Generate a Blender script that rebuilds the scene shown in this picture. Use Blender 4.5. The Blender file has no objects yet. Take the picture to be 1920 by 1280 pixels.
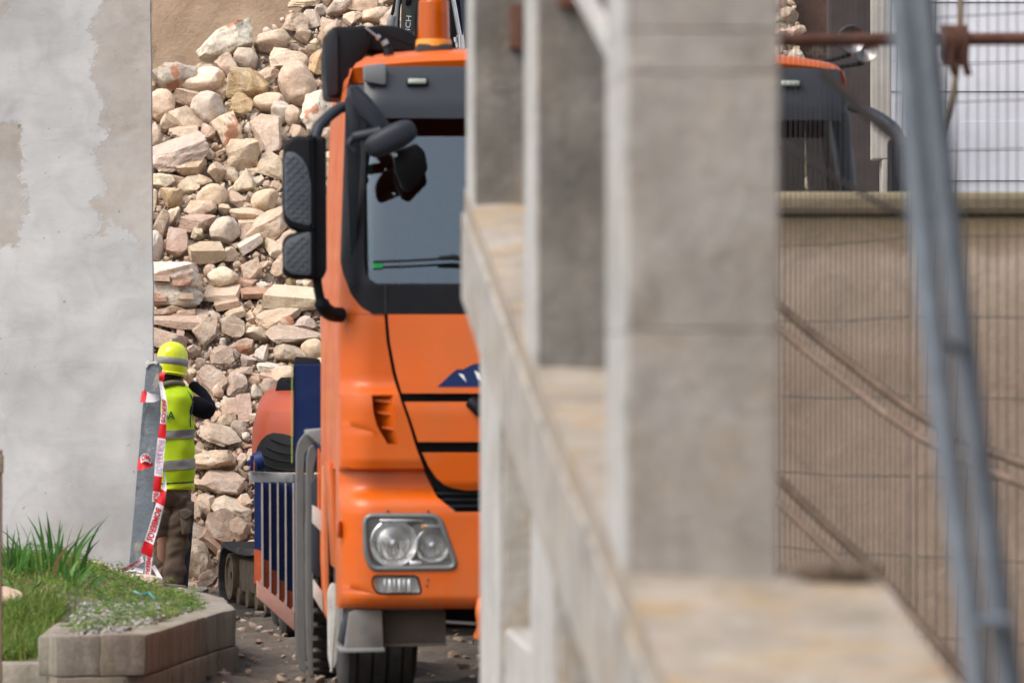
import bpy, bmesh, math, random
import numpy as np
from mathutils import Vector, Matrix, noise as mnoise

random.seed(11)
np.random.seed(11)
scene = bpy.context.scene
col = scene.collection
R = math.radians
F = 9600.0            # focal length in pixels of a 1920 px wide frame
HZ = 718.0            # horizon row
CAMH = 1.55

# ------------------------------------------------------------------ camera, sky, sun, exposure
cd = bpy.data.cameras.new('camera')
cam = bpy.data.objects.new('camera', cd)
col.objects.link(cam)
cd.lens = 180.0
cd.sensor_width = 36.0
cd.clip_start = 0.1
cd.clip_end = 2000
cam.location = (0, 0, CAMH)
cam.rotation_euler = (R(90.0) + math.atan((HZ - 640.0) / F), 0, 0)
cd.dof.use_dof = True
cd.dof.focus_distance = 38.5
cd.dof.aperture_fstop = 4.7
cd.dof.aperture_blades = 9
scene.camera = cam

SUN_EL, SUN_AZ = 52.0, -128.0     # azimuth from +Y clockwise: behind the camera, to its left
world = bpy.data.worlds.new('World')
scene.world = world
world.use_nodes = True
wn = world.node_tree
wn.nodes.clear()
sky = wn.nodes.new('ShaderNodeTexSky')
sky.sky_type = 'NISHITA'
sky.sun_disc = False
sky.sun_elevation = R(SUN_EL)
sky.sun_rotation = R(SUN_AZ)
sky.air_density = 1.0
sky.dust_density = 3.0
hs = wn.nodes.new('ShaderNodeHueSaturation')
hs.inputs['Saturation'].default_value = 0.55
bg = wn.nodes.new('ShaderNodeBackground')
bg.inputs['Strength'].default_value = 0.15
wo = wn.nodes.new('ShaderNodeOutputWorld')
wn.links.new(sky.outputs[0], hs.inputs['Color'])
wn.links.new(hs.outputs[0], bg.inputs['Color'])
wn.links.new(bg.outputs[0], wo.inputs['Surface'])

sd = bpy.data.lights.new('sun', 'SUN')
sd.energy = 0.95
sd.angle = R(32)
sd.color = (1.0, 0.94, 0.86)
sun = bpy.data.objects.new('sun', sd)
col.objects.link(sun)
sdir = Vector((math.sin(R(SUN_AZ)) * math.cos(R(SUN_EL)), math.cos(R(SUN_AZ)) * math.cos(R(SUN_EL)), math.sin(R(SUN_EL))))
sun.rotation_euler = sdir.to_track_quat('Z', 'Y').to_euler()
sun.location = sdir * 60

scene.view_settings.view_transform = 'Standard'
scene.view_settings.look = 'None'
scene.view_settings.exposure = 0.98
scene.view_settings.gamma = 1
scene.view_settings.use_curve_mapping = False
scene.cycles.max_bounces = 6
scene.cycles.transparent_max_bounces = 8
scene.cycles.caustics_reflective = False
scene.cycles.caustics_refractive = False

# ------------------------------------------------------------------ helpers
def P(px, py, D):
    """world point at distance D seen at pixel (px, py) of the 1920 x 1280 photograph"""
    return Vector(((px - 960.0) * D / F, D, CAMH - (py - HZ) * D / F))

def link(o, parent=None):
    col.objects.link(o)
    if parent is not None:
        o.parent = parent
    return o

def tag(o, label=None, cat=None, group=None, kind=None):
    if label: o['label'] = label
    if cat: o['category'] = cat
    if group: o['group'] = group
    if kind: o['kind'] = kind
    return o

def thing(name, label, cat, loc=(0, 0, 0), rz=0.0, group=None):
    o = bpy.data.objects.new(name, None)
    o.empty_display_size = 0.2
    o.location = loc
    o.rotation_euler = (0, 0, rz)
    link(o)
    return tag(o, label, cat, group)

def finish(name, bm, mat, parent=None, smooth=None, loc=None):
    me = bpy.data.meshes.new(name)
    bm.normal_update()
    bm.to_mesh(me)
    bm.free()
    if mat is not None:
        me.materials.append(mat)
    if smooth is not None:
        me.shade_smooth()
        me.set_sharp_from_angle(angle=R(smooth))
    o = bpy.data.objects.new(name, me)
    if loc is not None: o.location = loc
    return link(o, parent)

def BM():
    return bmesh.new()

def add(bm, verts, faces):
    vs = [bm.verts.new(v) for v in verts]
    out = []
    for f in faces:
        try:
            out.append(bm.faces.new([vs[i] for i in f]))
        except ValueError:
            pass
    return vs, out

def box(bm, c, s, rot=None, bevel=0.0, seg=2):
    t = bmesh.new()
    bmesh.ops.create_cube(t, size=1.0)
    bmesh.ops.scale(t, vec=Vector(s), verts=t.verts)
    if bevel > 0:
        bmesh.ops.bevel(t, geom=list(t.edges), offset=min(bevel, min(s) * 0.49), segments=seg, affect='EDGES', profile=0.5)
    M = Matrix.Translation(Vector(c)) @ (rot.to_4x4() if rot is not None else Matrix.Identity(4))
    merge(bm, t, M)

def merge(bm, t, M=None):
    t.verts.ensure_lookup_table()
    mp = {}
    for v in t.verts:
        mp[v.index if v.index >= 0 else id(v)] = None
    t.verts.index_update()
    vs = [bm.verts.new((M @ v.co) if M is not None else v.co) for v in t.verts]
    for f in t.faces:
        try:
            bm.faces.new([vs[v.index] for v in f.verts])
        except ValueError:
            pass
    t.free()

def tube(bm, pts, r, n=10, cap=True, flat=1.0):
    """tube along points; r a number or one per point"""
    pts = [Vector(p) for p in pts]
    rs = r if isinstance(r, (list, tuple)) else [r] * len(pts)
    rings = []
    up = Vector((0, 0, 1))
    prev = None
    for i, p in enumerate(pts):
        if i == 0: d = pts[1] - pts[0]
        elif i == len(pts) - 1: d = pts[-1] - pts[-2]
        else: d = (pts[i + 1] - pts[i]).normalized() + (pts[i] - pts[i - 1]).normalized()
        d.normalize()
        if prev is None:
            a = d.cross(up)
            if a.length < 0.05: a = d.cross(Vector((1, 0, 0)))
            a.normalize()
        else:
            a = prev - d * prev.dot(d)
            if a.length < 1e-5: a = d.cross(up)
            a.normalize()
        b = d.cross(a)
        prev = a
        rings.append([bm.verts.new(p + (a * math.cos(2 * math.pi * k / n) + b * flat * math.sin(2 * math.pi * k / n)) * rs[i]) for k in range(n)])
    for i in range(len(rings) - 1):
        for k in range(n):
            bm.faces.new([rings[i][k], rings[i][(k + 1) % n], rings[i + 1][(k + 1) % n], rings[i + 1][k]])
    if cap:
        bm.faces.new(rings[0][::-1])
        bm.faces.new(rings[-1])

def curve_pts(pts, n=8):
    """Catmull-Rom through points"""
    pts = [Vector(p) for p in pts]
    out = []
    for i in range(len(pts) - 1):
        p0 = pts[max(i - 1, 0)]; p1 = pts[i]; p2 = pts[i + 1]; p3 = pts[min(i + 2, len(pts) - 1)]
        for k in range(n):
            t = k / n
            out.append(0.5 * ((2 * p1) + (p2 - p0) * t + (2 * p0 - 5 * p1 + 4 * p2 - p3) * t * t + (3 * p1 - p0 - 3 * p2 + p3) * t ** 3))
    out.append(pts[-1])
    return out

def lathe(bm, prof, M=None, n=32, close=False):
    """prof = list of (r, h); axis = local z"""
    M = M or Matrix.Identity(4)
    rings = []
    for (r, h) in prof:
        rings.append([bm.verts.new(M @ Vector((r * math.cos(2 * math.pi * k / n), r * math.sin(2 * math.pi * k / n), h))) for k in range(n)])
    for i in range(len(rings) - 1):
        for k in range(n):
            bm.faces.new([rings[i][k], rings[i][(k + 1) % n], rings[i + 1][(k + 1) % n], rings[i + 1][k]])
    if close:
        if prof[0][0] > 1e-4: bm.faces.new(rings[0][::-1])
        if prof[-1][0] > 1e-4: bm.faces.new(rings[-1])

def prism(bm, pts, extr, bevel=0.0, seg=2):
    """closed polygon of 3-D points extruded by vector extr"""
    t = bmesh.new()
    a = [t.verts.new(p) for p in pts]
    f = t.faces.new(a)
    r = bmesh.ops.extrude_face_region(t, geom=[f])
    vs = [g for g in r['geom'] if isinstance(g, bmesh.types.BMVert)]
    bmesh.ops.translate(t, verts=vs, vec=Vector(extr))
    bmesh.ops.recalc_face_normals(t, faces=t.faces)
    if bevel > 0:
        bmesh.ops.bevel(t, geom=list(t.edges), offset=bevel, segments=seg, affect='EDGES', profile=0.5)
    merge(bm, t)

def rounded_poly(pts, r, n=5):
    """2-D polygon with rounded corners"""
    out = []
    m = len(pts)
    for i in range(m):
        p0 = Vector(pts[i - 1]); p1 = Vector(pts[i]); p2 = Vector(pts[(i + 1) % m])
        a = (p0 - p1); b = (p2 - p1)
        rr = min(r, a.length * 0.45, b.length * 0.45)
        a = p1 + a.normalized() * rr; b = p1 + b.normalized() * rr
        for k in range(n + 1):
            t = k / n
            out.append((a * (1 - t) ** 2 + p1 * 2 * t * (1 - t) + b * t * t))
    return out

def text_geo(s, size, bold=0.0):
    cu = bpy.data.curves.new('t', 'FONT')
    cu.body = s
    cu.size = size
    cu.offset = bold
    cu.align_x = 'LEFT'
    cu.resolution_u = 3
    o = bpy.data.objects.new('t', cu)
    col.objects.link(o)
    dg = bpy.context.evaluated_depsgraph_get()
    me = o.evaluated_get(dg).to_mesh()
    vs = [v.co.copy() for v in me.vertices]
    fs = [tuple(p.vertices) for p in me.polygons]
    o.evaluated_get(dg).to_mesh_clear()
    bpy.data.objects.remove(o)
    bpy.data.curves.remove(cu)
    return vs, fs

# ------------------------------------------------------------------ materials
def nodes(name):
    m = bpy.data.materials.new(name)
    m.use_nodes = True
    nt = m.node_tree
    nt.nodes.clear()
    out = nt.nodes.new('ShaderNodeOutputMaterial')
    b = nt.nodes.new('ShaderNodeBsdfPrincipled')
    nt.links.new(b.outputs[0], out.inputs[0])
    return m, nt, b

def N(nt, typ, **kw):
    n = nt.nodes.new(typ)
    for k, v in kw.items():
        if k in n.inputs: n.inputs[k].default_value = v
        else: setattr(n, k, v)
    return n

def coords(nt, kind='Object', scale=(1, 1, 1), loc=(0, 0, 0)):
    tc = nt.nodes.new('ShaderNodeTexCoord')
    mp = nt.nodes.new('ShaderNodeMapping')
    mp.inputs['Scale'].default_value = scale
    mp.inputs['Location'].default_value = loc
    if kind == 'World':
        g = nt.nodes.new('ShaderNodeNewGeometry')
        nt.links.new(g.outputs['Position'], mp.inputs['Vector'])
    else:
        nt.links.new(tc.outputs[kind], mp.inputs['Vector'])
    return mp.outputs[0]

def ntex(nt, vec, scale, detail=4, rough=0.55, dist=0.0):
    n = nt.nodes.new('ShaderNodeTexNoise')
    n.inputs['Scale'].default_value = scale
    n.inputs['Detail'].default_value = detail
    n.inputs['Roughness'].default_value = rough
    n.inputs['Distortion'].default_value = dist
    nt.links.new(vec, n.inputs['Vector'])
    return n.outputs['Fac']

def ramp(nt, fac, stops, interp='LINEAR'):
    r = nt.nodes.new('ShaderNodeValToRGB')
    r.color_ramp.interpolation = interp
    e = r.color_ramp.elements
    while len(e) < len(stops): e.new(0.5)
    for i, (p, c) in enumerate(stops):
        e[i].position = p
        if not hasattr(c, '__len__'): c = (c, c, c)
        e[i].color = (c[0], c[1], c[2], 1)
    nt.links.new(fac, r.inputs[0])
    return r.outputs[0]

def mix(nt, fac, a, b, blend='MIX'):
    m = nt.nodes.new('ShaderNodeMix')
    m.data_type = 'RGBA'
    m.blend_type = blend
    for sock, v in ((m.inputs[0], fac), (m.inputs[6], a), (m.inputs[7], b)):
        if isinstance(v, (int, float)): sock.default_value = v
        elif isinstance(v, tuple): sock.default_value = (v[0], v[1], v[2], 1)
        else: nt.links.new(v, sock)
    return m.outputs[2]

def math_(nt, op, a, b=None, c=None, clamp=False):
    m = nt.nodes.new('ShaderNodeMath')
    m.operation = op
    m.use_clamp = clamp
    for i, v in enumerate((a, b, c)):
        if v is None: continue
        if isinstance(v, (int, float)): m.inputs[i].default_value = v
        else: nt.links.new(v, m.inputs[i])
    return m.outputs[0]

def bump(nt, bsdf, h, strength=0.5, dist=0.01):
    b = nt.nodes.new('ShaderNodeBump')
    b.inputs['Strength'].default_value = strength
    b.inputs['Distance'].default_value = dist
    nt.links.new(h, b.inputs['Height'])
    nt.links.new(b.outputs[0], bsdf.inputs['Normal'])

def simple(name, c, rough=0.6, metal=0.0, var=0.12, dirt=None, scale=8.0, coat=0.0, bmp=0.0, dirt_amt=0.5, kind='Object', spec=0.5):
    """plain material with soft tonal variation, optional dirt / dust patches and fine relief"""
    m, nt, b = nodes(name)
    v = coords(nt, kind)
    n1 = ntex(nt, v, scale, 5, 0.6)
    lo = tuple(x * (1 - var) for x in c); hi = tuple(min(1, x * (1 + var)) for x in c)
    cc = ramp(nt, n1, [(0.3, lo), (0.7, hi)])
    rr = None
    if dirt is not None:
        n2 = ntex(nt, v, scale * 0.45, 7, 0.68, 0.4)
        f = ramp(nt, n2, [(0.48, 0.0), (0.72, dirt_amt)])
        cc = mix(nt, f, cc, tuple(dirt))
        rr = ramp(nt, n2, [(0.45, rough), (0.7, min(1.0, rough + 0.3))])
    nt.links.new(cc, b.inputs['Base Color'])
    b.inputs['Roughness'].default_value = rough
    if rr is not None: nt.links.new(rr, b.inputs['Roughness'])
    b.inputs['Metallic'].default_value = metal
    b.inputs['Specular IOR Level'].default_value = spec
    b.inputs['Coat Weight'].default_value = coat
    b.inputs['Coat Roughness'].default_value = 0.08
    if bmp > 0:
        bump(nt, b, ntex(nt, v, scale * 6, 6, 0.6), bmp, 0.01)
    return m

M = {}
M['orange'] = simple('orange_paint', (0.60, 0.098, 0.001), 0.38, var=0.06, dirt=(0.42, 0.125, 0.03), scale=3.5, coat=0.14, dirt_amt=0.55, bmp=0.03, spec=0.35)
M['orange_dull'] = simple('dull_orange_paint', (0.60, 0.12, 0.02), 0.55, var=0.12, dirt=(0.45, 0.27, 0.17), scale=5, dirt_amt=0.6)
M['red_orange'] = simple('faded_red_orange_paint', (0.86, 0.155, 0.06), 0.45, var=0.05, dirt=(0.70, 0.2, 0.11), scale=4, coat=0.1, dirt_amt=0.3)
M['black'] = simple('black_plastic', (0.008, 0.0085, 0.011), 0.45, var=0.2, dirt=(0.025, 0.024, 0.023), scale=6, dirt_amt=0.3, spec=0.16)
M['dark'] = simple('dark_grey_plastic', (0.022, 0.026, 0.034), 0.48, var=0.12, dirt=(0.04, 0.038, 0.036), scale=5, dirt_amt=0.35, spec=0.25)
M['mirror_grey'] = simple('slate_grey_plastic', (0.072, 0.085, 0.10), 0.5, var=0.1, dirt=(0.13, 0.13, 0.125), scale=6, dirt_amt=0.4)
M['blue'] = simple('navy_blue_paint', (0.004, 0.017, 0.085), 0.5, var=0.12, dirt=(0.03, 0.045, 0.10), scale=7, dirt_amt=0.3, spec=0.25)
M['rubber'] = simple('dusty_rubber', (0.07, 0.064, 0.056), 0.85, var=0.25, dirt=(0.25, 0.21, 0.17), scale=9, dirt_amt=0.75, bmp=0.4)
M['rubber_dark'] = simple('dark_tyre_rubber', (0.03, 0.029, 0.028), 0.8, var=0.25, dirt=(0.12, 0.10, 0.085), scale=8, dirt_amt=0.6, bmp=0.3)
M['grey_steel'] = simple('grey_painted_steel', (0.22, 0.225, 0.225), 0.55, var=0.15, dirt=(0.24, 0.20, 0.16), scale=7, dirt_amt=0.6, bmp=0.15)
M['step'] = simple('dirty_step_metal', (0.13, 0.12, 0.11), 0.6, var=0.2, dirt=(0.26, 0.14, 0.075), scale=9, dirt_amt=0.6, bmp=0.2)
M['white_steel'] = simple('dirty_white_steel', (0.50, 0.48, 0.44), 0.6, var=0.12, dirt=(0.25, 0.2, 0.15), scale=10, dirt_amt=0.6)
M['chrome'] = simple('lamp_reflector', (0.90, 0.89, 0.87), 0.22, 0.75, var=0.03)
M['silver'] = simple('silver_metal', (0.6, 0.6, 0.6), 0.3, 0.9, var=0.1)
M['galv'] = simple('galvanised_steel', (0.16, 0.185, 0.215), 0.5, 0.3, var=0.2, dirt=(0.09, 0.08, 0.07), scale=12, dirt_amt=0.4)
M['rust'] = simple('rusty_steel', (0.115, 0.05, 0.032), 0.85, var=0.35, dirt=(0.08, 0.03, 0.02), scale=15, dirt_amt=0.7, bmp=0.5)
M['cloth_black'] = simple('black_fleece', (0.010, 0.011, 0.016), 0.9, var=0.3, scale=14, bmp=0.2, spec=0.2)
M['skin'] = simple('skin', (0.50, 0.27, 0.18), 0.55, var=0.08)
M['vest'] = simple('hi_vis_yellow_fabric', (0.68, 0.98, 0.012), 0.75, var=0.06, scale=7, bmp=0.15)
M['vest_trim'] = simple('yellow_binding', (0.80, 0.90, 0.02), 0.6, var=0.03)
M['helmet'] = simple('yellow_helmet_plastic', (0.84, 0.92, 0.008), 0.28, var=0.04, scale=5, coat=0.5)
M['reflective'] = simple('grey_reflective_tape', (0.30, 0.295, 0.28), 0.4, var=0.1, scale=12)
M['navy_trim'] = simple('navy_piping', (0.03, 0.04, 0.07), 0.7, var=0.1)
M['green_ink'] = simple('green_print', (0.005, 0.16, 0.045), 0.7, var=0.05)
M['trousers'] = simple('brown_work_cloth', (0.19, 0.145, 0.105), 0.9, var=0.14, scale=6, dirt=(0.27, 0.215, 0.165), dirt_amt=0.35, bmp=0.25, spec=0.15)
M['trousers_light'] = simple('faded_pocket_cloth', (0.20, 0.165, 0.13), 0.9, var=0.1)
M['collar'] = simple('khaki_collar_cloth', (0.20, 0.17, 0.12), 0.9, var=0.1)
M['hair'] = simple('dark_hair', (0.03, 0.02, 0.014), 0.7, var=0.2, scale=40)
M['tape_red'] = simple('red_plastic_tape', (0.62, 0.008, 0.014), 0.35, var=0.1, scale=14)
M['tape_white'] = simple('white_plastic_tape', (0.74, 0.69, 0.70), 0.4, var=0.06, scale=14)
M['letter_red'] = simple('red_print', (0.55, 0.02, 0.03), 0.5, var=0.05)
M['pink_ink'] = simple('faded_pink_print', (0.62, 0.40, 0.52), 0.5, var=0.05)
M['white_print'] = simple('white_print', (0.78, 0.78, 0.78), 0.5, var=0.03)
M['amber_base'] = simple('amber_base_plastic', (0.80, 0.32, 0.035), 0.4, var=0.06)
M['boom'] = simple('dark_green_grey_paint', (0.042, 0.043, 0.037), 0.5, var=0.15, dirt=(0.12, 0.11, 0.09), scale=6, dirt_amt=0.4)
M['boom_blue'] = simple('dark_blue_black_paint', (0.016, 0.024, 0.045), 0.5, var=0.2, dirt=(0.2, 0.19, 0.18), scale=5, dirt_amt=0.6)
M['track_mud'] = simple('dried_mud_steel', (0.24, 0.17, 0.105), 0.9, var=0.25, dirt=(0.10, 0.08, 0.06), scale=14, dirt_amt=0.6, bmp=0.6)
M['wood'] = simple('weathered_wood', (0.21, 0.15, 0.10), 0.85, var=0.25, scale=10, bmp=0.4)
M['plum'] = simple('faded_yellow_green_strap', (0.55, 0.70, 0.03), 0.6, var=0.1)
M['interior'] = simple('dark_cab_trim', (0.035, 0.035, 0.037), 0.8, var=0.1)
M['seat'] = simple('grey_seat_cloth', (0.06, 0.06, 0.065), 0.9, var=0.15, scale=20)
M['green_sticker'] = simple('green_sticker', (0.02, 0.42, 0.12), 0.5, var=0.03)
M['blue_litter'] = simple('blue_plastic_litter', (0.10, 0.36, 0.45), 0.5, var=0.1)

_m = M['orange']; _nt = _m.node_tree
_b = [n for n in _nt.nodes if n.type == 'BSDF_PRINCIPLED'][0]
_src = _b.inputs['Base Color'].links[0].from_socket
_v = coords(_nt, 'World')
_sep = _nt.nodes.new('ShaderNodeSeparateXYZ'); _nt.links.new(_v, _sep.inputs[0])
_low = ramp(_nt, math_(_nt, 'DIVIDE', _sep.outputs[2], 2.2), [(0.22, 0.6), (0.34, 0.20), (0.6, 0.06), (1.0, 0.04)])
_sp = ramp(_nt, ntex(_nt, _v, 34, 6, 0.8), [(0.52, 0.0), (0.62, 1.0)])
_fl = ramp(_nt, ntex(_nt, coords(_nt, 'World', (1, 1, 0.3)), 5, 6, 0.7, 0.3), [(0.42, 0.0), (0.68, 0.8)])
_amt = math_(_nt, 'MULTIPLY', _low, math_(_nt, 'MAXIMUM', _sp, _fl))
_nt.links.new(mix(_nt, _amt, _src, (0.30, 0.17, 0.09)), _b.inputs['Base Color'])

def glass(name, tint, alpha, ior=1.5, rough=0.02, refl=1.0):
    """see-through pane: sharp Fresnel reflection over tinted transparency"""
    m, nt, b = nodes(name)
    out = [n for n in nt.nodes if n.type == 'OUTPUT_MATERIAL'][0]
    nt.nodes.remove(b)
    tr = nt.nodes.new('ShaderNodeBsdfTransparent'); tr.inputs[0].default_value = (*tint, 1)
    gl = nt.nodes.new('ShaderNodeBsdfGlossy'); gl.inputs['Roughness'].default_value = rough
    gl.inputs['Color'].default_value = (*refl, 1) if isinstance(refl, tuple) else (refl, refl, refl, 1)
    fr = nt.nodes.new('ShaderNodeFresnel'); fr.inputs[0].default_value = ior
    mx = nt.nodes.new('ShaderNodeMixShader')
    nt.links.new(fr.outputs[0], mx.inputs[0]); nt.links.new(tr.outputs[0], mx.inputs[1]); nt.links.new(gl.outputs[0], mx.inputs[2])
    nt.links.new(mx.outputs[0], out.inputs[0])
    return m
M['windscreen'] = glass('windscreen_glass', (0.52, 0.62, 0.60), 1, ior=2.1, refl=(0.78, 0.92, 0.98))
M['side_glass'] = glass('side_window_glass', (0.3, 0.34, 0.34), 1, ior=1.6)
M['lamp_glass'] = glass('lamp_cover', (0.93, 0.94, 0.94), 1, ior=1.45)
M['mirror_plate'] = simple('mirror_silvering', (0.6, 0.62, 0.64), 0.05, 1.0, var=0.02)
m_, nt_, b_ = nodes('amber_lens')
b_.inputs['Base Color'].default_value = (0.64, 0.125, 0.001, 1)
b_.inputs['Transmission Weight'].default_value = 0.45
b_.inputs['Roughness'].default_value = 0.12
b_.inputs['Specular IOR Level'].default_value = 0.1
b_.inputs['Coat Weight'].default_value = 0.0
M['amber'] = m_

def rock_mat(name, src, bump_s=0.55, mortar=False, brick=False):
    m, nt, b = nodes(name)
    v = coords(nt, 'World')
    g = nt.nodes.new('ShaderNodeObjectInfo')
    off = nt.nodes.new('ShaderNodeVectorMath'); off.operation = 'MULTIPLY_ADD'
    nt.links.new(g.outputs['Random'], off.inputs[0]); off.inputs[1].default_value = (3.7, 1.9, 5.3)
    nt.links.new(v, off.inputs[2])
    v = off.outputs[0]
    if src == 'object': c = g.outputs['Color']
    else:
        a = nt.nodes.new('ShaderNodeAttribute'); a.attribute_name = 'tone'; c = a.outputs['Color']
    n1 = ntex(nt, v, 8, 7, 0.68, 0.3)
    n2 = ntex(nt, v, 36, 7, 0.8)
    n3 = ntex(nt, v, 10, 8, 0.72, 0.6)
    c = mix(nt, 1.0, c, ramp(nt, n1, [(0.28, (0.80, 0.76, 0.72)), (0.5, (1, 1, 1)), (0.75, (1.2, 1.18, 1.14))]), 'MULTIPLY')
    c = mix(nt, 1.0, c, ramp(nt, n2, [(0.28, 0.72), (0.5, 1.0), (0.72, 1.18)]), 'MULTIPLY')
    # pale lime dust and broken patches
    c = mix(nt, ramp(nt, n3, [(0.50, 0.0), (0.62, 0.55)]), c, (0.74, 0.65, 0.54))
    c = mix(nt, ramp(nt, ntex(nt, v, 8, 6, 0.7, 0.5), [(0.60, 0.0), (0.74, 0.5)]), c, (0.36, 0.22, 0.11))
    if mortar:
        c = mix(nt, ramp(nt, ntex(nt, v, 4.0, 3, 0.5), [(0.60, 0.0), (0.63, 0.85)]), c, (0.50, 0.20, 0.10))
        c = mix(nt, ramp(nt, ntex(nt, v, 22, 4, 0.7), [(0.34, 0.75), (0.42, 0.0)]), c, (0.22, 0.17, 0.13))
    nt.links.new(c, b.inputs['Base Color'])
    b.inputs['Roughness'].default_value = 0.93
    b.inputs['Specular IOR Level'].default_value = 0.25
    h = math_(nt, 'MULTIPLY_ADD', ntex(nt, v, 14, 9, 0.72, 0.4), 1.0, math_(nt, 'MULTIPLY', ntex(nt, v, 55, 6, 0.75), 0.4))
    bump(nt, b, h, bump_s * (1.0 if mortar else 1.1), 0.07)
    return m
M['stone'] = rock_mat('limestone_rubble', 'object')
M['stone_fine'] = rock_mat('small_rubble', 'attr')
M['mortar'] = rock_mat('mortared_masonry', 'object', mortar=True)
M['stone_smooth'] = rock_mat('smooth_limestone', 'object', 0.3)
M['dark_steel'] = simple('dull_brown_grey_steel', (0.085, 0.07, 0.065), 0.7, 0.2, var=0.2)
# ------------------------------------------------------------------ ground
def ground_mat():
    m, nt, b = nodes('trodden_dirt')
    v = coords(nt, 'World')
    n1 = ntex(nt, v, 0.9, 7, 0.65, 0.3)
    n2 = ntex(nt, v, 9, 8, 0.75)
    c = ramp(nt, n1, [(0.3, (0.10, 0.076, 0.058)), (0.5, (0.21, 0.165, 0.128)), (0.72, (0.33, 0.27, 0.215))])
    c = mix(nt, 1.0, c, ramp(nt, n2, [(0.3, 0.62), (0.5, 1.0), (0.7, 1.3)]), 'MULTIPLY')
    nt.links.new(c, b.inputs['Base Color'])
    b.inputs['Roughness'].default_value = 0.9
    bump(nt, b, ntex(nt, v, 9, 10, 0.78, 0.3), 1.0, 0.10)
    return m
M['ground'] = ground_mat()
bm = BM()
add(bm, [(-400, -150, 0), (400, -150, 0), (400, 700, 0), (-400, 700, 0)], [(0, 1, 2, 3)])
tag(finish('ground', bm, M['ground']), kind='structure')
# trodden uneven dirt lying on it where the yard is seen
bm = BM()
nx, ny = 150, 240
g = []
for j in range(ny + 1):
    for i in range(nx + 1):
        x = -3.4 + 6.6 * i / nx; y = 21.0 + 19.0 * j / ny
        e = min(1.0, min(i, nx - i, j, ny - j) / 6.0)
        z = 0.004 + e * (0.03 + 0.045 * mnoise.fractal(Vector((x * 1.3, y * 1.3, 3)), 0.8, 2.2, 5) + 0.022 * mnoise.fractal(Vector((x * 7, y * 5, 8)), 0.7, 2.2, 4))
        g.append(bm.verts.new((x, y, max(z, 0.004))))
for j in range(ny):
    for i in range(nx):
        a = j * (nx + 1) + i
        bm.faces.new([g[a], g[a + 1], g[a + nx + 2], g[a + nx + 1]])
tag(finish('dirt_yard', bm, M['ground'], smooth=60), kind='structure')

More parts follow.
